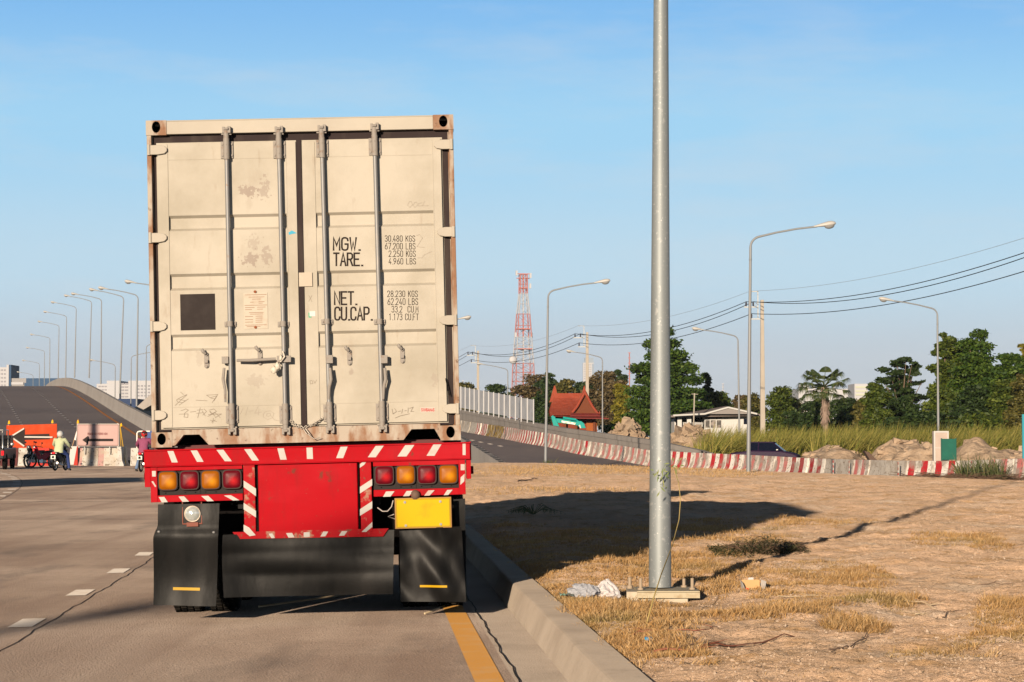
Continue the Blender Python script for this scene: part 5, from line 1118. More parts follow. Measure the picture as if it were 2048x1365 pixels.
def person(label, loc, rz, shirt, legs, helmet, pose, hair=None):
    """one continuous skinned body; clothing as layers over it. pose: joints by name"""
    root = empty("person", loc, rz, label, "person"); P = pose
    names = ['pel','chest','neck','head','crown','lsh','lel','lwr','rsh','rel','rwr','lhip','lkn','lan','lto','rhip','rkn','ran','rto']
    E = [('pel','chest'),('chest','neck'),('neck','head'),('head','crown'),('chest','lsh'),('lsh','lel'),('lel','lwr'),('chest','rsh'),('rsh','rel'),('rel','rwr'),('pel','lhip'),('lhip','lkn'),('lkn','lan'),('lan','lto'),('pel','rhip'),('rhip','rkn'),('rkn','ran'),('ran','rto')]
    RD = dict(pel=.13,chest=.14,neck=.055,head=.085,crown=.06,lsh=.065,rsh=.065,lel=.042,rel=.042,lwr=.028,rwr=.028,lhip=.09,rhip=.09,lkn=.06,rkn=.06,lan=.04,ran=.04,lto=.035,rto=.035)
    V = [Vector(P[n]) for n in names]; rad = [RD[n] for n in names]; ed = [(names.index(a), names.index(c)) for a, c in E]
    for s in 'lr':                                                 # palms and five fingers
        wi = names.index(s+'wr'); el = names.index(s+'el'); d = (V[wi]-V[el]).normalized(); side = d.cross(Vector((0,0,1))).normalized() if abs(d.z) < .95 else Vector((1,0,0)); dn = d.cross(side)
        if dn.z > 0: dn = -dn
        V.append(V[wi]+d*.07); rad.append(.026); pi_ = len(V)-1; ed.append((wi, pi_))
        for k, ln in enumerate((.062,.072,.068,.052)):
            o_ = side*(k-1.5)*.02; V += [V[pi_]+o_+d*.025, V[pi_]+o_+d*(.025+ln*.45)+dn*.012, V[pi_]+o_+d*(.02+ln*.55)+dn*.045]; rad += [.011,.009,.007]; n_ = len(V)
            ed += [(pi_, n_-3), (n_-3, n_-2), (n_-2, n_-1)]
        th = side*(.045 if s == 'l' else -.045); V += [V[wi]+d*.04+th*.8, V[wi]+d*.07+th*1.1+dn*.03]; rad += [.012,.009]; n_ = len(V); ed += [(wi, n_-2), (n_-2, n_-1)]
    me = bpy.data.meshes.new("body"); me.from_pydata([tuple(v) for v in V], ed, []); me.update()
    o = bpy.data.objects.new("body", me); COL.objects.link(o); o.parent = root
    md = o.modifiers.new("skin", 'SKIN'); md.use_smooth_shade = True
    for i, sv in enumerate(me.skin_vertices[0].data): sv.radius = (rad[i], rad[i]); sv.use_root = (i == 0)
    sb = o.modifiers.new("sub", 'SUBSURF'); sb.levels = 1; sb.render_levels = 1; me.materials.append(m_skin)
    g = {n: Vector(P[n]) for n in names}
    b = MB()                                                       # shirt: torso and sleeves
    def loft(rings, n=16):
        vs = []
        for c, rx, ry in rings:
            for k in range(n): a = 2*math.pi*k/n; vs.append((c[0]+rx*math.cos(a), c[1]+ry*math.sin(a), c[2]))
        b.add(vs, [(i*n+k, i*n+(k+1)%n, (i+1)*n+(k+1)%n, (i+1)*n+k) for i in range(len(rings)-1) for k in range(n)], True)
    pe, ck, nk = g['pel'], g['chest'], g['neck']
    loft([(pe+Vector((0,0,-.10)),.205,.16),(pe+Vector((0,0,.05)),.20,.155),(pe.lerp(ck,.6),.185,.14),(ck,.215,.145),(ck.lerp(nk,.45),.20,.12),(ck.lerp(nk,.8),.11,.085),(nk,.06,.06)])
    for s in 'lr': 
        sh_ = g[s+'sh']; b.tube([ck.lerp(sh_,.45)+Vector((0,0,.02)), sh_, g[s+'el'], g[s+'el'].lerp(g[s+'wr'],.88)], [.10,.092,.07,.05], 12)
    b.build("shirt", shirt, root)
    b = MB()
    for s in 'lr': b.tube([pe+Vector((.05 if s=='r' else -.05,0,-.02)), g[s+'hip'], g[s+'kn'], g[s+'an']+Vector((0,0,.02))], [.13,.115,.08,.062], 12)
    b.build("trousers", legs, root)
    b = MB()
    for s in 'lr':
        a_ = g[s+'an']; t_ = g[s+'to']; b.tube([a_+Vector((0,-.06,-.02)), a_.lerp(t_,.5), t_+(t_-a_)*.3], [.045,.048,.035], 8)
    b.build("shoe", m_seat, root)
    hd = g['head'].lerp(g['crown'], .45); b = MB(); b.ell(hd+Vector((0,-.01,.01)), (.135,.155,.145), 18, 12, None, -.72, 1); b.tube([hd+Vector((-.125,-.02,-.09)), hd+Vector((-.07,.06,-.15)), hd+Vector((.07,.06,-.15)), hd+Vector((.125,-.02,-.09))], .01, 5)
    hm = b.build("helmet", helmet, root)
    b = MB(); hc = g['head']+Vector((0,.075,0))                     # face
    b.ell(hc+Vector((0,.035,-.005)), (.014,.022,.026), 8, 6)
    b.build("nose", m_skin, root)
    b = MB()
    for s in (-.032,.032): b.ell(hc+Vector((s,.012,.03)), (.014,.008,.008), 8, 6)
    b.build("eye", M_("eye_white", (.5,.5,.5), .3), root)
    b = MB(); b.ell(hc+Vector((0,.012,-.045)), (.028,.008,.008), 8, 6); b.build("mouth", M_("lips", (.3,.09,.08), .5), root)
    b = MB(); b.prism([hd+Vector((-.11,.10,.0)), hd+Vector((.11,.10,.0)), hd+Vector((.10,.15,.05)), hd+Vector((-.10,.15,.05))], (0,.004,.03)); b.build("visor", M_("visor_plastic", (.03,.03,.035), .1), hm)
    return root
def riding(lk=0.0, rfoot=(.20,.20,.30), lfoot=(-.20,.20,.30)):
    return dict(pel=(0,-.32,.86),chest=(0,-.22,1.20),neck=(0,-.19,1.40),head=(0,-.16,1.49),crown=(0,-.15,1.58),lsh=(-.19,-.20,1.31),rsh=(.19,-.20,1.31),lel=(-.32,-.05,1.11),rel=(.32,-.05,1.11),
        lwr=(-.32,.18,1.0),rwr=(.32,.18,1.0),lhip=(-.11,-.28,.82),rhip=(.11,-.28,.82),lkn=(-.22,.12,.68),rkn=(.22,.12,.68),lan=lfoot,rto=(rfoot[0],rfoot[1]+.14,rfoot[2]-.04),ran=rfoot,lto=(lfoot[0],lfoot[1]+.14,lfoot[2]-.04))
D = 95.0
bk.location = (XD(122,D), D, 0); bk.rotation_euler = (0,R(0),R(-9)); tag(bk, "black motorcycle with red tail light carrying the rider in a white helmet", "motorcycle", "motorcycles")
m_yel = M_("pale_yellow_shirt", (.44,.47,.30), .8, layers=[((.37,.41,.24),6,.5,.7,.6)], bump=[(9,.6,.03)]); m_jean = M_("blue_jeans", (.03,.05,.16), .85)
person("rider in white helmet and pale yellow shirt sitting on the black motorcycle, seen from behind", (XD(124,D), D, 0), R(-9), m_yel, m_jean, M_("white_helmet", (.48,.47,.45), .25), riding(rfoot=(.30,.12,.09)))
D2 = 92.0
b2 = dup(bk, loc=(XD(290,D2), D2, 0), rz=R(-4), label="dark motorcycle partly hidden by the trailer under the purple rider")
person("rider in purple shirt and red cap-like helmet half hidden by the trailer corner", (XD(291,D2), D2, 0), R(-4), M_("purple_shirt", (.24,.06,.12), .8, bump=[(9,.6,.03)]), M_("light_jeans", (.12,.18,.30), .85), M_("red_black_helmet", (.50,.02,.02), .3, layers=[((.02,.02,.02),7,.42,.5,1)]), riding(lfoot=(-.36,-.02,.10)))
bk2 = make_bike(m_bred); bk2.location = (XD(85,104), 104, 0); bk2.rotation_euler = (0,R(6),R(62)); tag(bk2, "parked red motorcycle with silver engine beside the rider in yellow", "motorcycle", "motorcycles")
b3 = dup(bk, loc=(XD(70,105.5), 105.5, 0), rz=R(160), label="parked dark motorcycle facing the viewer before the orange sign")
#b4 = dup(bk2, loc=(XD(147,107), 107, 0), rz=R(100), label="dark red motorcycle glimpsed behind the yellow rider's leg")
# black pickup with rack cut by the left edge of the view
def loft_x(b, prof, x0, x1): b.prism([(x0, y, z) for y, z in prof], (x1-x0,0,0))
pk = empty("pickup_truck", (XD(-17,100), 100, 0), R(6), "black pickup with tubular rack cut off by the left edge of the picture", "pickup")
b = MB(); b.box(-.85,.85,-2.3,2.3,.45,.95); b.prism([(-.80,-.3,.95),(-.72,0,1.5),(-.72,1.0,1.5),(-.80,1.5,.95)], (1.6,0,0)); b.build("body", m_plast, pk, bevel=.05)
b = MB()
for x in (-.78,.78): b.tube([(x,-2.25,.9),(x-.03*x,-2.2,1.72),(x,-.3,1.72),(x,-.3,.9)], .03, 6)
b.tube([(-.78,-2.2,1.72),(.78,-2.2,1.72)], .03, 6); b.build("rack", m_chrome, pk)
for x in (-.78,.78):
    for y in (-1.4,1.4): b = MB(); b.lathe([(0,-.1),(.22,-.1),(.34,-.08),(.34,.08),(.22,.1),(0,.1)], (x,y,.34), 'x', 20); b.build("wheel", m_tyre, pk)
    b = MB(); b.box(x-.06,x+.06,-2.33,-2.301,.62,.82); b.build("tail_light", m_tl, pk)
    b = MB(); b.ell((x+.15*(1 if x>0 else -1),-.1,1.1), (.1,.03,.08), 8, 6); b.build("mirror", m_chrome, pk)
# unseen box lorry, added to throw the wide shadow band across the road
bl = empty("shadow_lorry", (-19.0, 57, -.05), R(10), "unseen white box lorry added left of the view to shade the road", "lorry")
b = MB(); b.box(-1.2,1.2,-4,3,1.0,3.75); b.build("cargo_box", m_cab, bl, bevel=.03)
b = MB(); b.prism([(-1.1,3.2,.5),(-1.1,3.2,2.6),(-1.1,4.4,2.5),(-1.1,5.0,1.6),(-1.1,5.1,.5)], (2.2,0,0)); b.build("cab", m_cab, bl, bevel=.05)
b = MB(); b.box(-.5,.5,-4,4.6,.6,.95); b.build("chassis", m_black, bl)
for x in (-1.0,1.0):
    for y in (-2.6,4.0): b = MB(); b.lathe([(0,-.14),(.3,-.14),(.48,-.12),(.48,.12),(.3,.14),(0,.14)], (x,y,.48), 'x', 24); b.build("wheel", m_tyre, bl)

# ---------------- purple car beyond the barriers ----------------
m_purple = M_("purple_car_paint", (.016,.004,.026), .5, spec=.15); m_cg = M_("car_glass", (.004,.006,.016), .12)
car = empty("parked_car", (XD(1530,127), 127, -.28), R(0), "dark purple car behind the striped barriers beside the concrete pole", "car")
b = MB(); hw = .80
sec = [(-1.95,.28),(-1.98,.62),(-1.85,.80),(-1.05,.90),(-.62,.95),(1.0,.92),(1.6,.80),(1.9,.68),(1.95,.35)]
b.prism([(x,-hw,z) for x, z in sec], (0,2*hw,0))
b.build("body", m_purple, car, bevel=.07)
b = MB(); vs = []
for y, ins in ((-hw+.04,0),(hw-.04,0)): vs += [(-.92,y,.88),(1.05,y,.88)]
top = [(-.70,-hw+.16,1.40),(.45,-hw+.16,1.42),(-.70,hw-.16,1.40),(.45,hw-.16,1.42)]
V_ = [(-.92,-hw+.04,.88),(1.12,-hw+.04,.88),(1.12,hw-.04,.88),(-.92,hw-.04,.88),(-.72,-hw+.18,1.37),(.48,-hw+.18,1.39),(.48,hw-.18,1.39),(-.72,hw-.18,1.37)]
b.add(V_, [(0,1,5,4),(1,2,6,5),(2,3,7,6),(3,0,4,7),(4,5,6,7)]); b.build("window", m_cg, car)
b = MB(); b.box(-.78,.54,-hw+.15,hw-.15,1.375,1.43); b.tube([(1.12,-hw+.05,.9),(.50,-hw+.17,1.40)], .035, 6); b.tube([(-.90,-hw+.05,.9),(-.74,-hw+.17,1.40)], .05, 6); b.tube([(-.30,-hw+.04,.9),(-.28,-hw+.16,1.40)], .035, 6); b.build("roof", m_purple, car, bevel=.02)
for x in (-1.25,1.25):
    for y in (-.72,.72): b = MB(); b.lathe([(0,-.1),(.2,-.11),(.31,-.09),(.31,.09),(.2,.11),(0,.1)], (x,y,.31), 'y', 20); b.build("wheel", m_tyre, car)
b = MB(); b.ell((.78,-hw-.05,.98), (.09,.07,.06), 8, 6); b.build("mirror", m_chrome, car)
car.rotation_euler = (0,0,R(-14))

# ---------------- cabinet and green board ----------------
YC_ = 96.0; m_cabn = M_("cabinet_pink_white", (.42,.34,.29), .7, layers=[((.34,.26,.22),1.5,.45,.7,.7)])
b = MB(); zg = -.6; b.box(XD(1867,YC_), XD(1896,YC_), YC_, YC_+.4, zg, ZD(863,YC_)); cb_ = b.build("cabinet", m_cabn, bevel=.01); tag(cb_, "tall pinkish white roadside cabinet behind the striped barriers", "cabinet")
b = MB(); w_ = .045
x0_, x1_ = XD(1867,YC_), XD(1896,YC_); z1_ = ZD(863,YC_)
b.box(x0_-.01,x0_+.06,YC_-.03,YC_-.001,zg,z1_+.01); b.box(x1_-.05,x1_+.01,YC_-.03,YC_-.001,zg,z1_+.01); b.box(x0_+.062,x1_-.052,YC_-.03,YC_-.001,z1_-.06,z1_+.01); b.box(x0_+.062,x1_-.052,YC_-.02,YC_-.001,ZD(897,YC_),ZD(895.5,YC_)); b.build("frame", M_("cabinet_trim", (.46,.44,.42), .6), cb_)
b = MB(); b.box(XD(1883,95.2), XD(1912,95.2), 95.2, 95.28, ZD(920,95.2), ZD(878,95.2)); gb = b.build("green_board", M_("green_board_paint", (.004,.085,.06), .5, layers=[((.006,.13,.085),2,.5,.7,.6)]), bevel=.005); tag(gb, "teal green board standing in front of the white cabinet", "board")
b = MB(); b.box(XD(1883,95.2)-.02, XD(1883,95.2)+.03, 95.29, 95.36, -.5, ZD(878,95.2)+.02); b.box(XD(1912,95.2)-.03, XD(1912,95.2)+.02, 95.29, 95.36, -.5, ZD(878,95.2)+.02); b.build("frame", M_("board_frame", (.02,.10,.08), .6), gb)
b = MB(); b.box(XD(2044,100), XD(2052,100), 100, 100.1, -.5, ZD(829,100)); tag(b.build("blue_board", M_("cyan_board_paint", (.03,.25,.32), .5)), "cyan board edge at the right border above the weeds", "board")

# ---------------- houses, excavator ----------------
D = 215.0; m_tile = M_("red_roof_tiles", (.27,.052,.027), .8, layers=[((.19,.038,.022),.9,.45,.7,.7), ((.32,.085,.045),.5,.5,.7,.6)], bump=[(2,.6,.15),(14,.5,.05,(.3,1,4))])
m_redwood = M_("red_wood", (.18,.035,.018), .8); m_gable = M_("gable_wood", (.13,.038,.016), .8)
th = empty("thai_house", (XD(1140,D), D, -.6), 0, "red roofed wooden house with pointed curved gables behind the grey wall", "house")
def T3(px, py, y): return Vector((XD(px,D)-th.location.x, y, ZD(py,D)+.6))
b = MB()
NR = 9; front = []; 
for i in range(NR):
    t = i/(NR-1); # curved roof slope from ridge to eave, ridge runs left to right
    zr0 = T3(0,787,0).z; ze = T3(0,832,0).z; z = zr0+(ze-zr0)*(t**.75); yv = -.2-3.6*t**1.25
    lx = T3(1108-12*min(1,t*1.4)+4*t*t, 0, 0).x; rx = T3(1168-30*t**1.0, 0, 0).x; front.append(((lx,yv,z),(rx,yv,z)))
b.sheet([f[0] for f in front], [f[1] for f in front]); b.sheet([(f[0][0],-f[0][1],f[0][2]) for f in front], [(f[1][0],-f[1][1],f[1][2]) for f in front])
b.sheet([(f[0][0],f[0][1]+.15,f[0][2]-.12) for f in front], [(f[1][0],f[1][1]+.15,f[1][2]-.12) for f in front]); b.build("roof", m_tile, th)
for px in (1108, 1168):
    b = MB(); o_ = T3(px,787,-.1); b.prism([o_+Vector((-.45,0,-.9)), o_+Vector((0,0,.7)), o_+Vector((.1 if px<1150 else .02,0,.75)), o_+Vector((.42,0,-.5))], (0,.2,0)); b.build("finial", m_tile, th)
b = MB(); b.prism([T3(1168,791,-2.6), T3(1134,832,-2.6), T3(1198,832,-2.6)][::-1], (0,.2,0)); b.build("gable", m_gable, th)
b = MB()
for a_, c_ in (((1168,786),(1137,834)),((1168,786),(1197,833))): b.tube([T3(*a_,-2.9), (T3(*a_,-2.9)+T3(*c_,-2.9))/2+Vector((0,0,-.2)), T3(*c_,-2.9)], .14, 5)
b.prism([T3(1194,833,-2.9), T3(1197,822,-2.9), T3(1199,833,-2.9)], (0,.15,0)); b.build("bargeboard", m_tile, th)
b = MB(); b.prism([T3(1140,829,-3.4), T3(1196,829,-3.4), T3(1197,834,-4.2), T3(1138,834,-4.2)], (0,0,.06)); b.prism([T3(1132,835,-3.6), T3(1200,835,-3.6), T3(1213,839.5,-5), T3(1128,838,-5)], (0,0,.06)); b.build("porch_roof", M_("lower_roof_red", (.19,.03,.025), .7), th)
b = MB(); b.box(T3(1104,0,0).x, T3(1187,0,0).x, -2.6, 2.6, .2, T3(0,834,0).z); b.build("wall", m_redwood, th)
for px in (1128, 1150, 1186): b = MB(); q = T3(px,0,-3.2); b.box(q.x-.12, q.x+.12, -3.3, -3.1, .2, T3(0,839,0).z); b.build("column", m_gable, th)
b = MB(); q = T3(1181,0,0); b.box(q.x-.5,q.x+.5,-3.0,-2.9,.2,T3(0,842,0).z); b.build("door", M_("orange_wood", (.26,.07,.015), .7), th)
# excavator
ex = empty("excavator", (XD(1120,185), 185, -.6), 0, "teal excavator showing its curved boom above the grey wall before the red house", "excavator"); De = 185.0
m_teal = M_("teal_paint", (.0,.26,.23), .45)
def E3(px, py, y=0): return Vector((XD(px,De)-ex.location.x, y, ZD(py,De)+.6))
b = MB(); ol = [(1103,833),(1107,831),(1111,836),(1112,838),(1125,839),(1136,838),(1150,842),(1162,842),(1168,848),(1171,856),(1160,857),(1156,851),(1147,848),(1130,846),(1119,845),(1120,856),(1110,853)]
ol2 = [(1110,837),(1122,838),(1150,843.5),(1162,842.5),(1168,847.5),(1171.5,857),(1160.5,857),(1155,851.5),(1143,849.5),(1120,846.5),(1112,846)]
b.prism([E3(*p,-.25) for p in ol2], (0,.5,0)); b.build("boom", m_teal, ex, bevel=.03)
b = MB(); b.prism([E3(*p,-.31) for p in [(1102,834),(1105,831),(1110,834),(1119,855),(1121,868),(1110,868),(1106,850)]], (0,.62,0)); b.build("arm", m_teal, ex, bevel=.03)
b = MB(); b.tube([E3(1126,836,0), E3(1152,840,0)], .11, 8); b.tube([E3(1152,840,0), E3(1160,846,0)], .07, 8); b.build("cylinder", m_teal, ex)
b = MB(); b.prism([E3(1123,841.5,-.262), E3(1151,846.3,-.262), E3(1150,850,-.262), E3(1123,845.5,-.262)], (0,.01,0)); b.build("white_label", M_("boom_label", (.75,.72,.65), .5, layers=[((.55,.40,.20),6,.5,.55,.8)]), ex)
b = MB(); b.prism([E3(1157,851,-.262), E3(1160,850,-.262), E3(1162,857,-.262), E3(1160,857,-.262)], (0,.01,0)); b.build("white_mark", m_tb, ex)
b = MB(); b.prism([E3(1158,857,-1.2), E3(1195,857,-1.2), E3(1197,880,-1.2), E3(1158,880,-1.2)], (0,2.4,0)); b.build("cabin", m_teal, ex, bevel=.1) if False else None
b = MB(); x_ = E3(1172,0).x; b.box(x_-.9,x_+2.0,-1.3,1.3,1.0,1.75); b.build("body", m_teal, ex, bevel=.1)
b = MB()
for y in (-1.2,.7): b.box(x_-1.2,x_+2.0,y,y+.5,.05,.85)
b.build("track", m_tyre, ex, bevel=.2)
# white bungalow
Dh = 190.0; wh = empty("white_house", (XD(1430,Dh), Dh, -.6), 0, "low white bungalow with grey hipped roof behind the rubble", "house")
def H3(px, py, y=0): return Vector((XD(px,Dh)-wh.location.x, y, ZD(py,Dh)+.6))
m_hw = M_("bungalow_wall", (.48,.47,.45), .8); m_hr = M_("bungalow_roof", (.17,.14,.13), .8, layers=[((.25,.21,.19),.8,.45,.7,.6)])
b = MB(); z0 = 0; b.box(H3(1408,0).x, H3(1500,0).x, 0, 6, 0, H3(0,829).z-.02); b.box(H3(1352,0).x, H3(1407.9,0).x, 2, 6, 0, H3(0,829).z-.02); b.build("wall", m_hw, wh)
b = MB(); rid = [H3(1457,812,3.5), H3(1466,812.5,3.5)]; ev = [H3(1340,832,-1.2), H3(1519,829,-1.2), H3(1519,829,7.5), H3(1340,832,7.5)]
b.add([*ev, *rid], [(0,1,5,4),(1,2,5),(2,3,4,5),(3,0,4)]); b.add([p-Vector((0,0,.14)) for p in ev]+ev, [(0,1,5,4),(1,2,6,5),(2,3,7,6),(3,0,4,7),(3,2,1,0)]); b.build("roof", m_hr, wh)
b = MB(); b.prism([H3(1407,829,-1.9), H3(1507,829,-1.9), H3(1452,816.5,-1.9)], (0,2.2,0)); b.build("gable", M_("gable_grey", (.22,.20,.19), .8), wh)
b = MB()
for a_, c_ in (((1405,829),(1452,816)),((1452,816),(1509,829)),((1343,832),(1405,829))): b.tube([H3(*a_,-1.95), H3(*c_,-1.95)], .09, 5)
b.build("fascia", m_hw, wh)
b = MB(); b.box(H3(1409,0).x, H3(1443,0).x, -.03, -.001, H3(0,857).z, H3(0,839).z); wf = b.build("window", m_hw, wh)
b = MB()
for a_, c_ in ((1410.5,1419),(1421,1431),(1433,1442)): b.box(H3(a_,0).x, H3(c_,0).x, -.05, -.031, H3(0,856).z, H3(0,841).z)
b.build("pane", M_("window_dark", (.08,.075,.07), .2, layers=[((.35,.30,.27),1.2,.5,.6,.8)]), wf)
b = MB(); b.box(H3(1408,0).x, H3(1443,0).x, -.04, -.031, H3(0,837.5).z, H3(0,833).z); b.build("vent_louvre", M_("louvre", (.22,.15,.12), .8), wh)
for px in (1358, 1377): b = MB(); q = H3(px,0); b.box(q.x-.18,q.x+.18,-.6,-.3,0,H3(0,831).z); b.build("column", m_hw, wh)
b = MB()
for px in np.arange(1364, 1405, 2.2): q = H3(px,0); b.box(q.x-.03,q.x+.03,-.2,-.15,0,H3(0,845).z)
b.build("veranda_rail", m_hw, wh)
b = MB(); b.box(H3(1355,0).x,H3(1406,0).x,1.9,1.95,.5,H3(0,836).z); b.build("painted_veranda_shade", m_dark, wh)  # near-black sheet stands in for the shade under the veranda roof
b = MB(); b.box(H3(1487,0).x,H3(1494,0).x,-.03,-.001,H3(0,849).z,H3(0,838).z); b.build("window", m_cg, wh)
b = MB(); b.tube([W(1387,862,186), W(1389,787,186)], .06, 6); b.tube([W(1383,788.5,186), W(1396,789,186)], .03, 5); tag(b.build("antenna_pole", m_pole), "thin pale aerial mast with crossbar standing left of the bungalow", "aerial")

# ---------------- far buildings and masts ----------------
m_fb = M_("far_white_wall", (.40,.40,.42), .8); m_win = M_("far_window", (.17,.17,.20), .4); m_fblue = M_("far_blue_wall", (.03,.07,.14), .7)
def block(name, label, D, x0, x1, zt, zb0, dep, mat=m_fb):
    r = empty(name, (XD((x0+x1)/2,D), D, 0), 0, label, "building"); b = MB(); b.box(XD(x0,D)-r.location.x, XD(x1,D)-r.location.x, 0, dep, -1, ZD(zt,D)); b.build("wall", mat, r, bevel=.1); return r
def wins(r, D, x0, x1, z0, z1, nx, nz, fx=.6, fz=.45, mat=m_win):
    for j in range(nz):
        b = MB()
        for i in range(nx):
            a_ = x0+(x1-x0)*(i+.5-fx/2)/nx; c_ = x0+(x1-x0)*(i+.5+fx/2)/nx; h0 = z0+(z1-z0)*(j+.5-fz/2)/nz; h1 = z0+(z1-z0)*(j+.5+fz/2)/nz
            b.box(XD(a_,D)-r.location.x, XD(c_,D)-r.location.x, -.15, -.02, ZD(h1,D), ZD(h0,D))
        b.build("window_row", mat, r)
r = block("apartment_building", "white multi storey block at the left edge of the picture", 900, -40, 13, 735, 790, 20); wins(r, 900, -38, 12, 737, 775, 9, 5)
r = block("stair_tower", "blue edged stair tower beside the white block at far left", 898, 13, 22, 730, 790, 15, m_fblue); b = MB(); b.box(XD(13,898)-r.location.x, XD(17.5,898)-r.location.x, -.3, -.05, -1, ZD(730,898)); b.build("white_strip", m_fb, r); wins(r, 898, 14, 17.5, 731, 775, 1, 6)
r = block("warehouse", "low beige warehouse beyond the flyover crest", 850, 23, 56, 757, 790, 30, M_("warehouse_wall", (.26,.25,.25), .8)); b = MB(); b.box(XD(23,850)-r.location.x, XD(47,850)-r.location.x, -.5, -.02, ZD(770,850), ZD(765,850)); b.build("white_band", m_fb, r)
r = block("blue_hall", "long dark blue hall beyond the crest of the flyover", 800, 52, 126, 757, 790, 30, m_fblue); b = MB(); b.box(XD(46,800)-r.location.x, XD(53,800)-r.location.x, 2, 25, -1, ZD(766,800)); b.build("annex", m_fblue, r)
wf_ = block("white_flats", "white flats with rows of dark balconies between the parapet and the container", 760, 193, 322, 768, 810, 25)
b = MB(); b.box(XD(215,760)-wf_.location.x, XD(240,760)-wf_.location.x, -1.5, 20, -1, ZD(762,760)); b.box(XD(258,760)-wf_.location.x, XD(330,760)-wf_.location.x, -1.5, 20, -1, ZD(762,760)); b.build("tower_bay", m_fb, wf_)
wins(wf_, 760, 196, 214, 770, 797, 3, 4, .7, .4); wins(wf_, 760, 241, 257, 765, 797, 2, 5, .8, .5); 
for j in range(4):
    b = MB()
    for i in range(6): x_ = 276+i*7; b.box(XD(x_,760)-wf_.location.x, XD(x_+4,760)-wf_.location.x, -1.7, -1.52, ZD(774+j*6.5,760), ZD(771+j*6.5,760))
    b.build("window_row", m_win, wf_)
r = block("navy_shed", "dark blue low building between the flyover parapet and the bridge ramp", 420, 236, 275, 798, 815, 12, M_("navy_wall", (.03,.05,.11), .8))
sk = block("office_tower", "slim white high-rise tower far behind the power pole", 3400, 1166, 1188, 726, 870, 16); b = MB(); b.box(XD(1169,3400)-sk.location.x, XD(1187,3400)-sk.location.x, 1, 15, ZD(726,3400), ZD(716,3400)); b.build("penthouse", M_("far_grey_blue", (.22,.27,.33), .6), sk); b = MB(); b.box(XD(1184,3400)-sk.location.x, XD(1188,3400)-sk.location.x, -.6, -.05, 0, ZD(728,3400)); b.build("glass_strip", M_("far_glass", (.2,.25,.32), .4), sk); wins(sk, 3400, 1167, 1183, 728, 760, 5, 7, .5, .4)
r = block("white_factory", "far white factory roofline behind the palm tree", 950, 1597, 1712, 778, 870, 30)
b = MB()
for px in (1600,1608,1616,1628,1640,1652,1668): b.box(XD(px,950)-r.location.x, XD(px+4,950)-r.location.x, 2, 6, ZD(778,950), ZD(771-(px%3),950))
b.build("roof_units", m_fb, r)
r = block("billboard_building", "white box building with pale stripes rising above the bushes", 900, 1709, 1736, 768, 870, 18)
b = MB()
for z in (773,781,788): b.box(XD(1711,900)-r.location.x, XD(1733,900)-r.location.x, -.3, -.02, ZD(z+3.5,900), ZD(z,900))
b.build("pale_stripe", M_("pale_green_stripe", (.42,.44,.34), .7), r)
# lattice tower
m_tr = M_("tower_red", (.42,.16,.14), .6); m_tw = M_("tower_white", (.42,.42,.44), .6)
DT_ = 600; tw = empty("lattice_tower", (XD(1046.5,DT_), DT_, -.6), R(12), "tall red and white lattice telecom tower above the trees", "tower")
zt_ = ZD(541,DT_)+.6; H_ = zt_
bands = [(0,ZD(723,DT_),'r'),(ZD(723,DT_),ZD(670,DT_),'w'),(ZD(670,DT_),ZD(624,DT_),'r'),(ZD(624,DT_),ZD(583,DT_),'w'),(ZD(583,DT_),ZD(545,DT_),'r')]
def hw_(z): return float(np.interp(z, [0, ZD(723,DT_), ZD(624,DT_), ZD(583,DT_), H_], [3.0, 2.35, 1.5, .98, .92]))
for z0, z1, c in bands:
    b = MB(); n = max(2, int((z1-z0)/2.2)); cs = ((-1,-1),(1,-1),(1,1),(-1,1)); r_ = .13
    for i in range(n):
        a, d = z0+(z1-z0)*i/n, z0+(z1-z0)*(i+1)/n; wa, wd = hw_(a), hw_(d)
        for k in range(4):
            p, q = cs[k], cs[(k+1)%4]; b.tube([(p[0]*wa,p[1]*wa,a),(p[0]*wd,p[1]*wd,d)], r_, 4, False); b.tube([(p[0]*wa,p[1]*wa,a),(q[0]*wd,q[1]*wd,d)], .06, 3, False); b.tube([(q[0]*wa,q[1]*wa,a),(p[0]*wd,p[1]*wd,d)], .06, 3, False); b.tube([(p[0]*wd,p[1]*wd,d),(q[0]*wd,q[1]*wd,d)], .07, 3, False)
        b.box(-.16,.16,-.16,.16,a,d)
    b.build("lattice_section", m_tr if c == 'r' else m_tw, tw)
b = MB()
for z in (ZD(655,DT_), ZD(695,DT_), ZD(573,DT_)): b.box(-hw_(z)*1.0, hw_(z), -hw_(z), hw_(z), z, z+.25)
b.box(-1.8,1.8,-.2,.2,H_-2.2,H_-2.0); b.box(-1.8,1.8,-.2,.2,H_-1.0,H_-.8); b.build("platform", m_tr, tw)
b = MB(); q = Vector((-3.3,-2.6,ZD(721,DT_)+.6)); b.lathe([(0,-.3),(.9,-.3),(1.1,.2),(1.0,.5),(0,.6)], q, 'y', 14); b.cyl(q+Vector((0,.4,0)), (-2.3,-2.3,q.z), .12, 6); b.build("dish", m_tw, tw)
b = MB()
for x, z in ((-1.9,H_-.6),(1.9,H_-1.2),(1.8,H_-4),(-2.2,ZD(665,DT_)),(2.2,ZD(665,DT_))): b.box(x-.25,x+.25,-.6,-.2,z-.8,z+.5)
b.build("antenna", m_tw, tw)
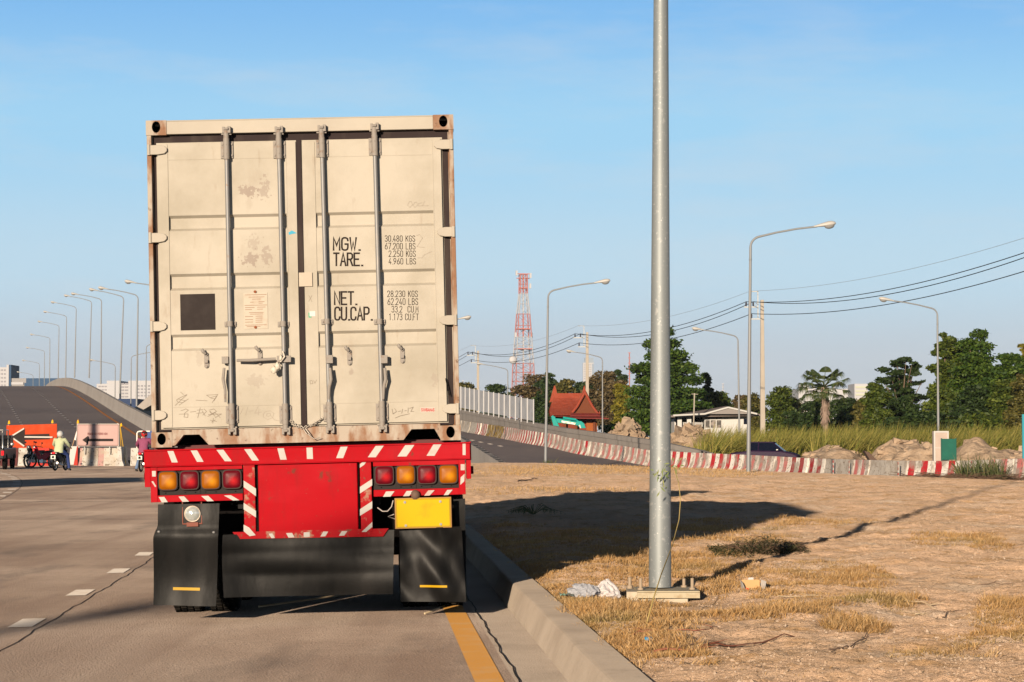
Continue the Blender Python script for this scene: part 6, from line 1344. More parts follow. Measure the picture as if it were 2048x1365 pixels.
for px, py, D, lb in ((1259,706,1300,"faint red mast just left of the big green tree"),(1446,768,1500,"thin distant white mast above the bungalow's trees"),(926,762,1400,"small distant antenna mast above the grey fence")):
    b = MB(); b.tube([(XD(px,D),D,0),(XD(px,D),D,ZD(py,D))], .30, 4); 
    for k in range(6): z = ZD(py,D)*(1-.06*k); b.cbox((XD(px,D),D,z), (1.6,.3,.3))
    tag(b.build("far_mast", m_tr if px == 1259 else m_tw), lb, "mast")
# ---------------- trees ----------------
def leafmat(name, c, c2, amt=.9, tr_=.22): return M_(name, c, .6, island=(c2, amt), layers=[(tuple(x*.6 for x in c),.35,.45,.65,.5)], trans=tr_, spec=.3)
m_lf = {'deep': leafmat("leaf_deep_green", (.024,.060,.009), (.10,.155,.018)), 'mid': leafmat("leaf_mid_green", (.032,.058,.010), (.13,.16,.02)), 'olive': leafmat("leaf_olive", (.06,.065,.018), (.17,.14,.03)),
        'yellow': leafmat("leaf_yellow_green", (.12,.12,.012), (.30,.24,.03)), 'brown': leafmat("leaf_dry_brown", (.085,.065,.03), (.17,.12,.05)), 'dark': leafmat("leaf_dark", (.020,.042,.012), (.05,.08,.018)), 'palm': leafmat("leaf_palm", (.045,.08,.025), (.12,.13,.04))}
m_bark = M_("bark", (.17,.12,.085), .9, layers=[((.09,.06,.045),5,.45,.7,.7,(1,1,.2))], bump=[(12,.5,.02)])
def leaf_cloud(centres, radii, n_per, size, rg, flat=.55):
    """many small bent leaf quads spread through each clump, denser towards its upper skin"""
    V = []; Fs = []
    cs = np.array(centres); rs = np.array(radii); out = []
    for c, r, n in zip(cs, rs, n_per):
        u = rg.normal(size=(n,3)); u /= np.linalg.norm(u, axis=1)[:,None]; rad = rg.random(n)**.40
        out.append(c + u*rad[:,None]*r*(1+.25*rg.normal(size=(n,1))*.5))
    P = np.concatenate(out); n = len(P)
    a = rg.normal(size=(n,3)); a[:,2] *= flat; a /= np.linalg.norm(a,axis=1)[:,None]
    b = rg.normal(size=(n,3)); b[:,2] *= .6; b -= a*(a*b).sum(1)[:,None]; b /= np.linalg.norm(b,axis=1)[:,None]
    s = size*(.55+.9*rg.random((n,1)))
    V = np.stack([P-a*s*.5, P+b*s*.28, P+a*s*.5, P-b*s*.28], 1).reshape(-1,3)
    return V, np.arange(n*4).reshape(-1,4)
def tree(label, px, D, top, wid_px, kind, gz=-.6, n=7000, size=.34, shape='round', cat="tree", group=None, trunk=True, seed=1, bottom=None, name="tree", x_shift=0, clumps=34):
    rg = np.random.default_rng(seed); x = XD(px, D); H = ZD(top, D)-gz; Wd = XD(px+wid_px, D)-x; r = empty(name, (x, D, gz), 0, label, cat, group)
    zb0 = H*.18 if bottom is None else ZD(bottom, D)-gz
    cs = []; rs = []
    for k in range(clumps):
        t = (k+.5)/clumps; z = zb0+(H-zb0)*t
        if shape == 'cone': env = min(1.0, (1-t)**.72*1.05*(.88+.12*math.sin(k*1.3))+.08)
        elif shape == 'column': env = .75+.25*math.sin(math.pi*t)-.4*max(0,t-.75)*2
        elif shape == 'bush': env = math.sqrt(max(.08, 1-(t*.96)**2))
        elif shape == 'open': env = .45+.65*math.sin(math.pi*min(1,t*.95))
        else: env = math.sqrt(max(.06, 1-((t-.42)/.60)**2))
        ang = k*2.39996+rg.normal()*.3; rr_ = Wd*env*(.50+.40*rg.random())*(1 if k%5 else .3)
        cr = Wd*(.30 if shape != 'open' else .17)*(.5+1.0*rg.random())
        z += rg.normal()*H*(.05 if shape == 'open' else .02); cs.append((math.cos(ang)*rr_, math.sin(ang)*rr_*.9, min(z, H-cr*.35))); rs.append((cr*1.25, cr*1.15, cr*(.40 if shape in ('cone','open') else .62)))
    if shape == 'tier':
        cs, rs = [], []; NT = 9
        for q in range(NT):
            t = q/(NT-1); z = zb0+(H-zb0)*(.05+.90*t); env = (1-t)**.60*.98+.07; nn_ = max(2, int(11*env))
            for j in range(nn_):
                a_ = 6.283*j/nn_+rg.normal()*.35+q; rr_ = Wd*env*(.62+.34*rg.random())*(1 if j%3 else .45); cr = Wd*(.17+.12*env)*(.7+.5*rg.random())
                cs.append((math.cos(a_)*rr_, math.sin(a_)*rr_*.9, z+rg.normal()*H*.012-rr_*.06)); rs.append((cr*1.25, cr*1.1, H/NT*.42))
    fill_c = [(0,0,zb0+(H-zb0)*t_) for t_ in (.08,.22,.36,.5,.64)]; fe = {'tier':(.62,.54,.44,.33,.22),'cone':(.72,.60,.50,.38,.26),'open':(.8,.78,.66,.5,.28),'column':(.8,.8,.75,.65,.5),'bush':(.8,.76,.7,.6,.45),'round':(.6,.72,.74,.66,.5)}[shape]
    fill_r = [(Wd*e,Wd*e*.9,(H-zb0)*.14) for e in fe]; fill_n = [int(n*.09)]*5
    vol = [a*b_ for a, b_, c in rs]; npr = [max(20, int(n*v/sum(vol))) for v in vol]
    V, Fc = leaf_cloud(cs+fill_c, rs+fill_r, npr+fill_n, size, rg); npmesh("crown", V, Fc, m_lf[kind], r)
    b = MB(); tr_r = max(.10, H*.028)
    tp = [(0,0,0),(.05*H*.2,0,H*.3),(-.02*H,0,H*.6),(0,0,H*.86)]; b.tube(tp, [tr_r, tr_r*.75, tr_r*.45, tr_r*.12], 8)
    for k in range(0, len(cs), 2 if shape == 'open' else 3):
        c = Vector(cs[k]); z0 = max(H*.12, c.z*.62); st_ = Vector((0,0,z0)); mid = st_.lerp(c, .5)+Vector((0,0,-.03*H)); b.tube([st_, mid, c], [tr_r*.35, tr_r*.22, tr_r*.06], 5, False)
    b.build("trunk", m_bark, r)
    return r
tree("big broad tiered dark green tree directly behind the near lamp post", 1331, 228, 655, 92, 'deep', n=40000, size=.38, shape='tier', seed=3, bottom=866, clumps=84)
tree("tall tapering ivy covered tree at the centre of the right-hand grove", 1893, 165, 668, 38, 'mid', n=16000, size=.28, shape='column', seed=5, bottom=890, clumps=34)
tree("large tree with open layered upper branches at right", 1962, 160, 660, 92, 'deep', n=34000, size=.26, shape='tier', seed=8, bottom=870, clumps=120)
tree("broken topped tree with sparse twisting branches left of the tall ivy tree", 1805, 175, 716, 52, 'dark', n=9000, size=.28, shape='open', seed=12, bottom=880, clumps=90)
tree("rounded olive bush tree at the right edge of the picture", 2050, 150, 752, 46, 'olive', n=9000, size=.24, shape='round', seed=14, bottom=890)
tree("tall palm-like pale tree peeking in at the right edge", 2052, 190, 690, 24, 'yellow', n=1800, size=.35, shape='open', seed=15, bottom=760)
tree("dark round crowned tree between the layered tree and the right edge", 2022, 156, 712, 44, 'deep', n=13000, size=.27, shape='round', seed=72, bottom=880, clumps=46)
tree("full leafy tree filling the grove between the ivy tree and the layered tree", 1925, 168, 690, 50, 'mid', n=14000, size=.28, shape='round', seed=71, bottom=880, clumps=50)
tree("climbing green shrub draped over the bushes right of the far white building", 1752, 160, 764, 32, 'mid', n=6000, size=.26, shape='bush', seed=17, cat="shrub", name="shrub", bottom=890)
gl = [("mid green bush tree right of the concrete power pole",1560,200,776,42,'mid',18),("dark bush low beneath the palm on its left",1612,196,806,42,'dark',19),("low dark bush right of the palm trunk",1690,192,800,44,'dark',20),("sunlit olive bush right of the palm",1722,178,800,26,'olive',26),
      ("low green bush between bungalow and grass field",1505,215,790,34,'olive',21),("dense dark hedge tree under the grove at right",1850,150,828,60,'dark',22),("dense leafy bush in the lower right corner of the grove",1960,146,832,66,'mid',23),("low dark green bush under the white cabinet's lamp",1790,150,838,44,'dark',24)]
for lb, px, D, top, wd, kd, sd_ in gl: tree(lb, px, D, top, wd, kd, n=6500, size=.28, shape='bush', seed=sd_, cat="bush", name="bush", bottom=905, clumps=30)
gl2 = [("dark hedge bush between the power pole and the palm",1580,205,800,40,"olive",61),("green bush mass just left of the palm trunk",1640,200,800,36,"mid",62),("dark bush mass right of the palm under the white buildings",1705,186,815,40,"dark",63),("leafy bush at the foot of the broken topped tree",1800,168,800,50,"dark",64),("leafy bush at the foot of the ivy covered tree",1880,158,775,44,"mid",65),("dense bush beneath the large layered tree",1945,154,775,50,"dark",66),("dense dark bush between the layered tree and the right edge",2005,152,765,44,"mid",67),("low dark hedge right behind the reeds at centre right",1690,184,835,60,"dark",68)]
for lb, px, D, top, wd, kd, sd_ in gl2: tree(lb, px, D, top, wd, kd, n=7000, size=.28, shape="bush", seed=sd_, cat="bush", name="bush", bottom=900, clumps=32)
fl_ = [("brownish dry tree left of the red roofed house",1066,300,752,42,'brown',31),("dark green tree left of the red roofed house",1098,290,748,26,'dark',32),("round olive tree above the grey fence",925,310,768,32,'olive',33),("low dark tree above the right end of the fence",990,300,772,34,'dark',34),
       ("green tree between the red roofs' pointed gable and the power pole",1128,285,762,28,'olive',35),("dark brown tree right behind the red roofed house",1212,275,746,44,'brown',36),("yellow green tree left of the big tiered tree",1244,250,768,20,'yellow',37),("dark tree behind the yellow green tree",1240,290,742,24,'dark',38),
       ("thin dark vine covered tree right of the big tiered tree",1412,250,748,13,'dark',39),("low rounded tree above the bungalow's roof",1432,240,788,32,'mid',40),("dark bush left of the rubble heap",1080,262,790,26,'dark',41),("dark leafy tree behind the house roof at centre",1165,300,768,34,'dark',43),("distant olive trees right of the bungalow roof",1480,300,792,26,'brown',42)]
for lb, px, D, top, wd, kd, sd_ in fl_: tree(lb, px, D, top, wd, kd, n=5200, size=.42, shape='round' if kd != 'yellow' else 'column', seed=sd_, bottom=850, clumps=28)
# palm
Dp = 175; pr_ = empty("palm_tree", (XD(1650,Dp), Dp, -.6), 0, "single fan palm with drooping fronds standing in the tall grass", "palm tree")
Hp = ZD(775,Dp)+.6; b = MB(); b.tube([(.0,0,0),(.05,0,Hp*.4),(-.05,0,Hp*.8),(-.12,0,Hp)], [.27,.22,.23,.22], 12)
rg = np.random.default_rng(50)
for k in range(70):
    a = rg.random()*6.28; z = Hp*(.55+.45*rg.random()); b.tube([(.18*math.cos(a),.18*math.sin(a),z),(.38*math.cos(a),.38*math.sin(a),z-.45)], [.05,.02], 4)
b.build("trunk", M_("palm_bark", (.24,.18,.145), .9, layers=[((.18,.12,.09),3,.45,.65,.7,(1,1,2))]), pr_)
b = MB()
for k in range(34):
    az = k*2.39996+rg.normal()*.2; el = .95-1.35*(k/34)+rg.normal()*.08; ln = 1.25+.4*rg.random()
    d = Vector((math.cos(az)*math.cos(el), math.sin(az)*math.cos(el)*.9, math.sin(el))); o_ = Vector((-.12,0,Hp)); hub = o_+d*ln+Vector((0,0,-.12)); b.tube([o_, hub], [.04,.02], 4, False)
    sd_ = d.cross(Vector((0,0,1))).normalized(); upv = sd_.cross(d)
    for q in range(18):
        f = (q-8.5)/8.5*1.35; dd_ = (d*math.cos(f)+sd_*math.sin(f)).normalized(); L1 = 1.0*(1-.18*abs(f)); m1 = hub+dd_*L1*.6+Vector((0,0,-.03)); e1 = hub+dd_*L1+Vector((0,0,-.42-.15*rg.random())); wv = dd_.cross(upv).normalized()*.045
        b.add([hub, m1-wv, m1+wv, e1], [(0,1,2),(1,3,2)])
b.build("fronds", m_lf['palm'], pr_)

# ---------------- tall grass, rubble, sand ----------------
def blades(name, P, h, wd, mat, leanv=(0,0), rg=rng, label=None, cat=None, bend=.35):
    n = len(P); az = rg.random(n)*6.283; hh = h*(.5+.8*rg.random(n)); c = np.stack([np.cos(az), np.sin(az), np.zeros(n)], 1)*wd[:,None]/2 if hasattr(wd,'__len__') else np.stack([np.cos(az), np.sin(az), np.zeros(n)], 1)*wd/2
    ln = np.stack([leanv[0]+rg.normal(size=n)*bend, leanv[1]+rg.normal(size=n)*bend, np.ones(n)], 1); ln /= np.linalg.norm(ln,axis=1)[:,None]
    mid = P+ln*(hh*.55)[:,None]; tip = P+ln*hh[:,None]+np.stack([ln[:,0]*hh*.35+leanv[0]*hh*.3, ln[:,1]*hh*.35, -np.abs(ln[:,0])*hh*.22], 1)
    V = np.stack([P-c, P+c, mid+c*.7, mid-c*.7, tip], 1).reshape(-1,3); i = np.arange(n)[:,None]*5
    me = bpy.data.meshes.new(name); Fq = (i+np.array([[0,1,2,3]])); Ft = (i+np.array([[3,2,4]]))
    lo = np.concatenate([Fq.ravel(), Ft.ravel()]).astype(np.int32); me.vertices.add(len(V)); me.vertices.foreach_set('co', V.astype(np.float32).ravel()); me.loops.add(len(lo)); me.loops.foreach_set('vertex_index', lo)
    me.polygons.add(2*n); me.polygons.foreach_set('loop_start', np.concatenate([np.arange(n)*4, n*4+np.arange(n)*3]).astype(np.int32)); me.polygons.foreach_set('loop_total', np.concatenate([np.full(n,4), np.full(n,3)]).astype(np.int32)); me.update(calc_edges=True)
    me.materials.append(mat); o = bpy.data.objects.new(name, me); COL.objects.link(o); return tag(o, kind='stuff', label=label, cat=cat)
m_reed = M_("reed_grass", (.15,.16,.028), .7, island=((.36,.29,.08), .9), trans=.25, layers=[((.05,.07,.015),.10,.48,.62,.6)])
def field_pts(px0, px1, D0, D1, n, gz=-.65):
    D_ = D0+(D1-D0)*rng.random(n); px = px0+(px1-px0)*rng.random(n); return np.stack([(px-1024)/F*D_, D_, np.full(n, gz)], 1)
P = np.concatenate([field_pts(1400,2120,128,172,30000), field_pts(1625,2120,112,128,8000)])
keep = ~((P[:,0] > 12.0) & (P[:,0] < 17.5) & (P[:,1] > 122) & (P[:,1] < 131)); P = P[keep]
blades("tall_grass", P, 2.45, .075, m_reed, (.30,0), bend=.28)
P = field_pts(1330,1420,135,165,2500); blades("tall_grass", P, 1.4, .07, m_reed, (.25,0), bend=.3)
P = field_pts(895,1230,240,262,5000); blades("tall_grass", P, 1.6, .10, m_reed, (.1,0), bend=.3)
def heap(name, label, cat, px, D, top, wid, n, smin, smax, mat, gz=-.7, dep=6, seed=1, matrix=True):
    rr_ = random.Random(seed); b = MB(); x = XD(px,D); H = ZD(top,D)-gz; Wd = wid/F*D
    for k in range(n):
        u = rr_.gauss(0,.42); u = max(-1,min(1,u)); v = rr_.uniform(-1,1); hh = H*(1-abs(u)**1.7)*(1-.5*v*v)*rr_.uniform(.35,1.0); s = rr_.uniform(smin, smax)
        c = Vector((u*Wd, v*dep, max(.1,hh-s*.5))); M2 = Matrix.Translation(c) @ Matrix.Rotation(rr_.random()*6, 4, Vector((rr_.random(),rr_.random(),rr_.random()+.1)).normalized())
        n0 = len(b.v); b.box(-s*.7,s*.7,-s*.5,s*.5,-s*.32,s*.32, M2)
        for q in range(n0, len(b.v)): p = b.v[q]; b.v[q] = (p[0]+rr_.uniform(-.3,.3)*s, p[1]+rr_.uniform(-.3,.3)*s, p[2]+rr_.uniform(-.22,.22)*s)
    b.grid(24, 14, lambda u, v: Vector(((u-.5)*2*Wd, (v-.5)*2*dep, max(-.2, (H*.78)*(1-abs((u-.5)*2)**2)*(1-((v-.5)*2)**2)+.25*float(fbm(np.array(u*9.+seed),np.array(v*5.),1.0,3,seed))))))
    o = b.build(name, mat, None, bevel=.04); o.location = (x, D, gz); return tag(o, label, cat)
m_rubble = M_("rubble_clay", (.33,.245,.17), .95, layers=[((.22,.15,.10),.7,.45,.65,.7), ((.40,.33,.26),1.1,.52,.7,.6)], bump=[(6,.6,.08)])
heap("rubble_heap", "heap of broken concrete and clay lumps left of the near lamp post", "rubble", 1256, 172, 838, 68, 900, .15, .62, m_rubble, seed=2)
heap("rubble_heap", "heap of tan broken slabs in front of the white bungalow", "rubble", 1385, 165, 849, 72, 700, .18, .80, m_rubble, seed=4)
m_sand = M_("sand_mound", (.38,.28,.195), .95, layers=[((.28,.195,.13),.9,.45,.66,.7), ((.46,.37,.28),2.5,.55,.72,.5)], bump=[(2,.9,.25),(9,.7,.08)])
def mound(label, px, D, top, wid, seed, dep=3.5, n=46):
    x = XD(px,D); H = ZD(top,D)+.7; Wd = wid/F*D; b = MB()
    def f(u, v):
        a, c = (u-.5)*2, (v-.5)*2; n1 = float(fbm(np.array(a*Wd+seed*7.), np.array(c*dep), .35, 4, seed)); z = 1.35*H*max(0,(1-abs(a)**2.4))*(1-c*c)**.8*(.78+.6*n1)+.12*float(fbm(np.array(a*Wd), np.array(c*dep+seed), 2.2, 3, seed+3))*(1-c*c)
        return Vector((a*Wd, c*dep, z))
    b.grid(n*3, n, f, False); rr_ = random.Random(seed)
    for k in range(60):
        u, v = rr_.random(), rr_.random(); p = f(u, v); s = rr_.uniform(.06,.28); n0 = len(b.v); b.box(p.x-s,p.x+s,p.y-s*.6,p.y+s*.6,p.z-s*.4,p.z+s*.5)
        for q in range(n0, len(b.v)): t = b.v[q]; b.v[q] = (t[0]+rr_.uniform(-.4,.4)*s, t[1]+rr_.uniform(-.4,.4)*s, t[2]+rr_.uniform(-.4,.4)*s)
    o = b.build("sand_mound", m_sand); o.location = (x, D, -.7); return tag(o, label, "mound")
mound("low sand mound behind the barriers right of the purple car", 1668, 112, 897, 105, 5); mound("taller sand mound left of the white cabinet", 1815, 108, 872, 92, 9); mound("long pale sand mound right of the green board", 1990, 106, 884, 118, 13)
b = MB(); b.prism([W(1729,902,107), W(1738,905,107), W(1758,924,107), W(1742,924,107)], (0,.8,0)); tag(b.build("broken_pipe", M_("dark_timber", (.10,.065,.05), .9)), "dark broken timber sticking out of the sand mound", "timber")
# wild growth near the barriers
m_weed = M_("weed_leaf", (.06,.085,.03), .7, island=((.16,.14,.06), .9), trans=.2); m_dryt = M_("dry_twig", (.12,.075,.05), .9)
def dz1(x, y): return float(dirt_z(np.array(x), np.array(y)))
rg = np.random.default_rng(77)
def clump_pts(px0, px1, D0, D1, n):
    D_ = D0+(D1-D0)*rng.random(n); px = px0+(px1-px0)*rng.random(n); x = (px-1024)/F*D_; return np.stack([x, D_, dirt_z(x, D_)], 1)
o = blades("weed_clump", clump_pts(1915,2005,83,87,520), .95, .045, m_weed, (0,0), bend=.6); del o['kind']; tag(o, "green weeds sprouting before the barriers at the far right", "weeds")
o = blades("weed_clump", clump_pts(1083,1108,109,111,140), .45, .05, m_weed, (0,0), bend=.5); del o['kind']; tag(o, "small weeds around the foot of the ramp street lamp", "weeds")
def twigs(name, label, px0, px1, D0, D1, n, h, mat, rad=.012, seed=3, ln=1.0):
    rr_ = random.Random(seed); b = MB()
    for k in range(n):
        D_ = rr_.uniform(D0,D1); u = rr_.gauss(0,.38); u = max(-1,min(1,u)); px = (px0+px1)/2+(px1-px0)/2*u; x = XD(px,D_); z = dz1(x,D_)+h*(1-u*u)*rr_.random(); a = rr_.uniform(-.6,.6)
        d = Vector((math.cos(a)*rr_.choice((-1,1)), math.sin(a), rr_.uniform(-.3,.35)))*ln*rr_.uniform(.3,1); p = Vector((x,D_,z+.01)); b.tube([p, p+d*.5+Vector((0,0,.04*ln)), p+d+Vector((0,0,-.03))], [rad, rad*.8, rad*.4], 4, False)
    return tag(b.build(name, mat), label, "brush")
twigs("brush_pile", "dark flattened brush pile lying before the barriers at right", 1800, 2080, 82.5, 86.5, 700, .09, m_dryt, .014, 5, 1.0)
# cut green branches lying on the dirt, and their twigs
cl = [(XD(1420+k*1.9,24.9),) for k in range(0)]
def on_dirt(px, py):
    """where the sight line through px, py meets the dirt"""
    lo, hi = 8.0, 110.0
    for _ in range(40):
        m = (lo+hi)/2; p = W(px, py, m)
        if p.z > dz1(p.x, p.y): lo = m
        else: hi = m
    return W(px, py, (lo+hi)/2)
pa, pb = on_dirt(1420,1108), on_dirt(1605,1103)
V = []; rr_ = random.Random(9); b = MB()
for k in range(2600):
    t = rr_.random(); u = t; q = pa.lerp(pb, u); hgt = (.04+.10*math.sin(math.pi*min(1,max(0,(u-.25)/.75))))*rr_.random(); p = Vector((q.x, q.y+rr_.gauss(0,.28), 0)); p.z = dz1(p.x,p.y)+hgt+.005
    a = rr_.uniform(0,6.28); d = Vector((math.cos(a), math.sin(a), rr_.uniform(-.3,.5)))*rr_.uniform(.03,.09); w_ = Vector((-d.y,d.x,.01)).normalized()*.007; b.add([p-w_,p+w_,p+d], [(0,1,2)])
gc = b.build("branch_heap", M_("cut_leaf", (.045,.06,.022), .7, island=((.14,.12,.05), .9))); tag(gc, "flat heap of cut green branches on the dirt right of the near post", "branches")
b = MB()
for k in range(60): 
    t = rr_.uniform(.35,1); q = pa.lerp(pb, t); p = Vector((q.x, q.y+rr_.gauss(0,.2), 0)); p.z = dz1(p.x,p.y)+.01; d = Vector((rr_.uniform(-.3,.3), rr_.uniform(-.2,.2), rr_.uniform(.0,.12))); b.tube([p, p+d*.5+Vector((0,0,.04)), p+d], [.006,.005,.003], 4, False)
b.build("twigs", m_dryt, gc)
# weeping weed in the container's shade
pc = on_dirt(1066,1030); b = MB()
for k in range(16):
    a = rr_.uniform(0,6.28); l = rr_.uniform(.25,.6); b.tube([pc, pc+Vector((math.cos(a)*l*.4, math.sin(a)*l*.4, .12*rr_.random()+.06)), pc+Vector((math.cos(a)*l, math.sin(a)*l, .05))], [.006,.006,.002], 4, False)
    for q in range(6):
        t = .4+.1*q; p = pc+Vector((math.cos(a)*l*t, math.sin(a)*l*t, .12*(1-abs(t-.5)))); d = Vector((rr_.uniform(-.04,.04), rr_.uniform(-.04,.04), -.07)); b.add([p, p+Vector((.008,0,0))+d*.5, p+d], [(0,1,2)])
tag(b.build("wild_shrub", m_weed), "small drooping weed growing in the container's shadow", "weed")

# dry grass over the lot
m_dry = M_("dry_grass", (.48,.27,.095), .85, island=((.64,.45,.24), .9), layers=[((.15,.15,.045),.9,.53,.66,.75), ((.25,.12,.04),2.5,.5,.68,.6), ((.55,.42,.25),6,.58,.7,.6)], trans=.25)
def in_view_pts(n, y0, y1, mask_f):
    y = np.exp(np.log(y0)+(np.log(y1)-np.log(y0))*rng.random(n)**.9); px = 900+1200*rng.random(n); x = (px-1024)/F*y
    py = 874+F*(EYE-.17)/y; k = mask_f(px, py, x, y) & (x > xk(y)+.24+.05*np.sin(y*5)); x, y = x[k], y[k]; return np.stack([x, y, dirt_z(x, y)-.004], 1)
def zone(px, py, cx, cy, rx, ry): return np.clip(1.25-np.sqrt(((px-cx)/rx)**2+((py-cy)/ry)**2), 0, 1)
ZN = [(1130,1130,150,45,.9),(1250,1145,180,42,1),(1130,1230,90,60,.9),(1250,1290,150,45,.8),(1200,1200,150,45,1),(1420,1165,170,28,1),(1600,1160,170,25,.9),(1560,1180,110,20,.6),(1450,1085,150,16,.45),(1380,1060,150,14,.5),(1250,1120,240,20,.8),
      (1870,1085,60,12,.6),(1960,1090,60,14,.4),(2020,1250,75,45,1),(1960,1290,90,20,.4),(1500,1235,150,18,.5),(1710,1255,60,16,.7),(1620,1050,150,10,.3),(1240,940,250,9,.9),(1450,950,90,5,.9),(1100,985,160,6,.3),(1300,1335,130,25,.35),(1790,1215,60,14,.4),(1650,1215,110,12,.3),(1050,948,110,7,.5),(1900,1330,160,20,.15),(1350,1250,110,25,.5),(1000,1090,60,40,.5),(1120,1080,140,20,.5)]
def gmask(px, py, x, y):
    g_ = np.zeros_like(px)
    for cx, cy, rx, ry, a in ZN: g_ = np.maximum(g_, zone(px, py, cx, cy, rx, ry)*a)
    nz = fbm(x, y, 1.4, 3, 41)*1.1+fbm(x, y, 5.0, 2, 43)*.8; return rng.random(len(px)) < np.clip((g_+nz*.6+.02)*2.0, 0, 1)*(g_ > .05)
P = in_view_pts(620000, 11.0, 45, gmask)
P = P[~((np.abs(P[:,0]-NB.x) < .42) & (P[:,1] > NB.y-.95) & (P[:,1] < NB.y+.3) & (rng.random(len(P)) < .8))]
blades("dry_grass", P, .058*np.clip(.75+1.5*fbm(P[:,0],P[:,1],1.8,3,91), .3, 1.7), .0042+.00011*P[:,1], m_dry, (.05,0), bend=.95)
P = in_view_pts(60000, 45, 108, gmask); blades("dry_grass", P, .10, .014, m_dry, (.05,0), bend=.5)
P = in_view_pts(120000, 11.0, 60, lambda px, py, x, y: rng.random(len(px)) < np.clip(fbm(x,y,.8,3,61)+.16, 0, 1)*.6); blades("dry_grass", P, .024, .004, m_dry, (0,0), bend=1.5)
# lying straws and gravel
P = in_view_pts(10000, 11.0, 42, lambda px, py, x, y: rng.random(len(px)) < .55); n = len(P); az = rng.random(n)*3.14; l = .02+.13*rng.random(n)**3; d = np.stack([np.cos(az)*l, np.sin(az)*l, .006*rng.random(n)], 1); wv = np.stack([-np.sin(az), np.cos(az), np.zeros(n)], 1)*.0022; up = np.array([[0,0,.007]])
V = np.stack([P+up-wv, P+up+wv, P+d+up+wv, P+d+up-wv], 1).reshape(-1,3); tag(npmesh("straw_litter", V, np.arange(n*4).reshape(-1,4), M_("straw", (.52,.38,.22), .8, island=((.14,.08,.05), 1))), kind='stuff')
P = in_view_pts(60000, 10.5, 42, lambda px, py, x, y: rng.random(len(px)) < np.clip(.30+.8*fbm(x,y,.9,3,71), .08, .8)); n = len(P); s = (.002+.009*rng.random(n)**4)*(1+P[:,1]/60); base = np.array([[1,0,0],[-.5,.87,0],[-.5,-.87,0],[.1,.05,.8],[0,0,-.5]]); J = base[None]*s[:,None,None]*(1+.35*rng.normal(size=(n,5,3)))
V = (P[:,None,:]+J+np.array([0,0,.004])).reshape(-1,3); fc = np.array([[0,1,3],[1,2,3],[2,0,3],[1,0,4],[2,1,4],[0,2,4]]); Fc = (np.arange(n)[:,None,None]*5+fc[None]).reshape(-1,3)
tag(npmesh("gravel", V, Fc, M_("gravel_stone", (.40,.29,.20), .9, drough=1, island=((.46,.38,.31), .8))), kind='stuff')

# ---------------- litter ----------------
def crumple(label, px, py, r, mat, seed, name="plastic_bag", lift=.9, n=22):
    p = on_dirt(px, py); rr_ = np.random.default_rng(seed); b = MB(); off = rr_.random(3)*50
    def f(u, v):
        a = u*2*math.pi; e = (v-.5)*math.pi; d = np.array([math.cos(a)*math.cos(e), math.sin(a)*math.cos(e), math.sin(e)])
        k = 1+.75*float(fbm(np.array(d[0]*2+off[0]+d[2]), np.array(d[1]*2+off[1]-d[2]), 1.0, 4, seed)); return Vector((d[0]*r[0]*k, d[1]*r[1]*k, max(-r[2]*.8, d[2]*r[2]*k)))
    b.grid(n*2, n, f, False); o = b.build(name, mat); o.location = p+Vector((0,0,r[2]*lift)); return tag(o, label, "plastic bag")
m_bagw = M_("white_plastic", (.8,.76,.75), .35, bump=[(25,.8,.02)], trans=.35, layers=[((.70,.52,.50),6,.55,.7,.5)]); m_bagg = M_("clear_grey_plastic", (.52,.53,.57), .25, bump=[(25,.8,.02)], trans=.4)
crumple("white crumpled plastic bag lying left of the lamp footing", 1213, 1199, (.10,.09,.07), m_bagw, 5)
crumple("greyish clear plastic bag left of the white bag", 1168, 1197, (.12,.09,.058), m_bagg, 8)
def sheet_litter(name, label, cat, px, py, w_, d_, mat, seed, hh=.02):
    p = on_dirt(px, py); b = MB(); b.grid(8, 6, lambda u, v: Vector(((u-.5)*w_*(1-.3*abs(v-.5)), (v-.5)*d_, .008+hh*abs(float(fbm(np.array(u*3.+seed), np.array(v*3.), 1, 2, seed))))), False); o = b.build(name, mat); o.location = p+Vector((0,0,.012)); return tag(o, label, cat)
sheet_litter("torn_wrapper", "torn green and silver wrapper at the kerb beside the bags", "wrapper", 1133, 1197, .12, .16, M_("wrapper_green", (.28,.50,.42), .3, layers=[((.12,.10,.09),14,.45,.55,.9)]), 3, .05)
b = MB(); p = on_dirt(1297,1283); b.lathe([(0,.006),(.022,.006),(.024,.002),(.024,-.004)], (0,0,0), n=18); o = b.build("bottle_cap", M_("cap_blue", (.02,.28,.55), .35)); o.location = p+Vector((0,0,.016)); o.rotation_euler = (R(18),0,0); tag(o, "small bright blue bottle cap among the twigs", "cap")
# torn carton
bx0 = on_dirt(1506,1181); ct = empty("torn_carton", tuple(bx0+Vector((0,0,.006))), R(12), "small torn open white and brown carton lying in the dry grass", "carton")
m_ct = M_("carton_brown", (.50,.32,.15), .8); m_ctw = M_("carton_white", (.5,.48,.46), .6)
b = MB(); b.box(-.075,.075,-.05,.05,0,.004); b.prism([(-.075,.05,0),(.075,.05,0),(.075,.062,.075),(-.075,.062,.075)], (0,.003,0)); b.build("inside_board", m_ct, ct)
b = MB(); b.prism([(-.078,-.05,0),(-.078,.05,0),(-.085,.06,.075),(-.105,-.04,.065)], (-.003,0,0)); b.prism([(.078,-.05,0),(.078,.05,0),(.09,.06,.075),(.10,-.03,.065)], (.003,0,0)); b.prism([(-.02,.066,.07),(.025,.066,.07),(.028,.07,.092),(-.015,.07,.092)], (0,.003,0)); b.build("side_flap", m_ctw, ct)
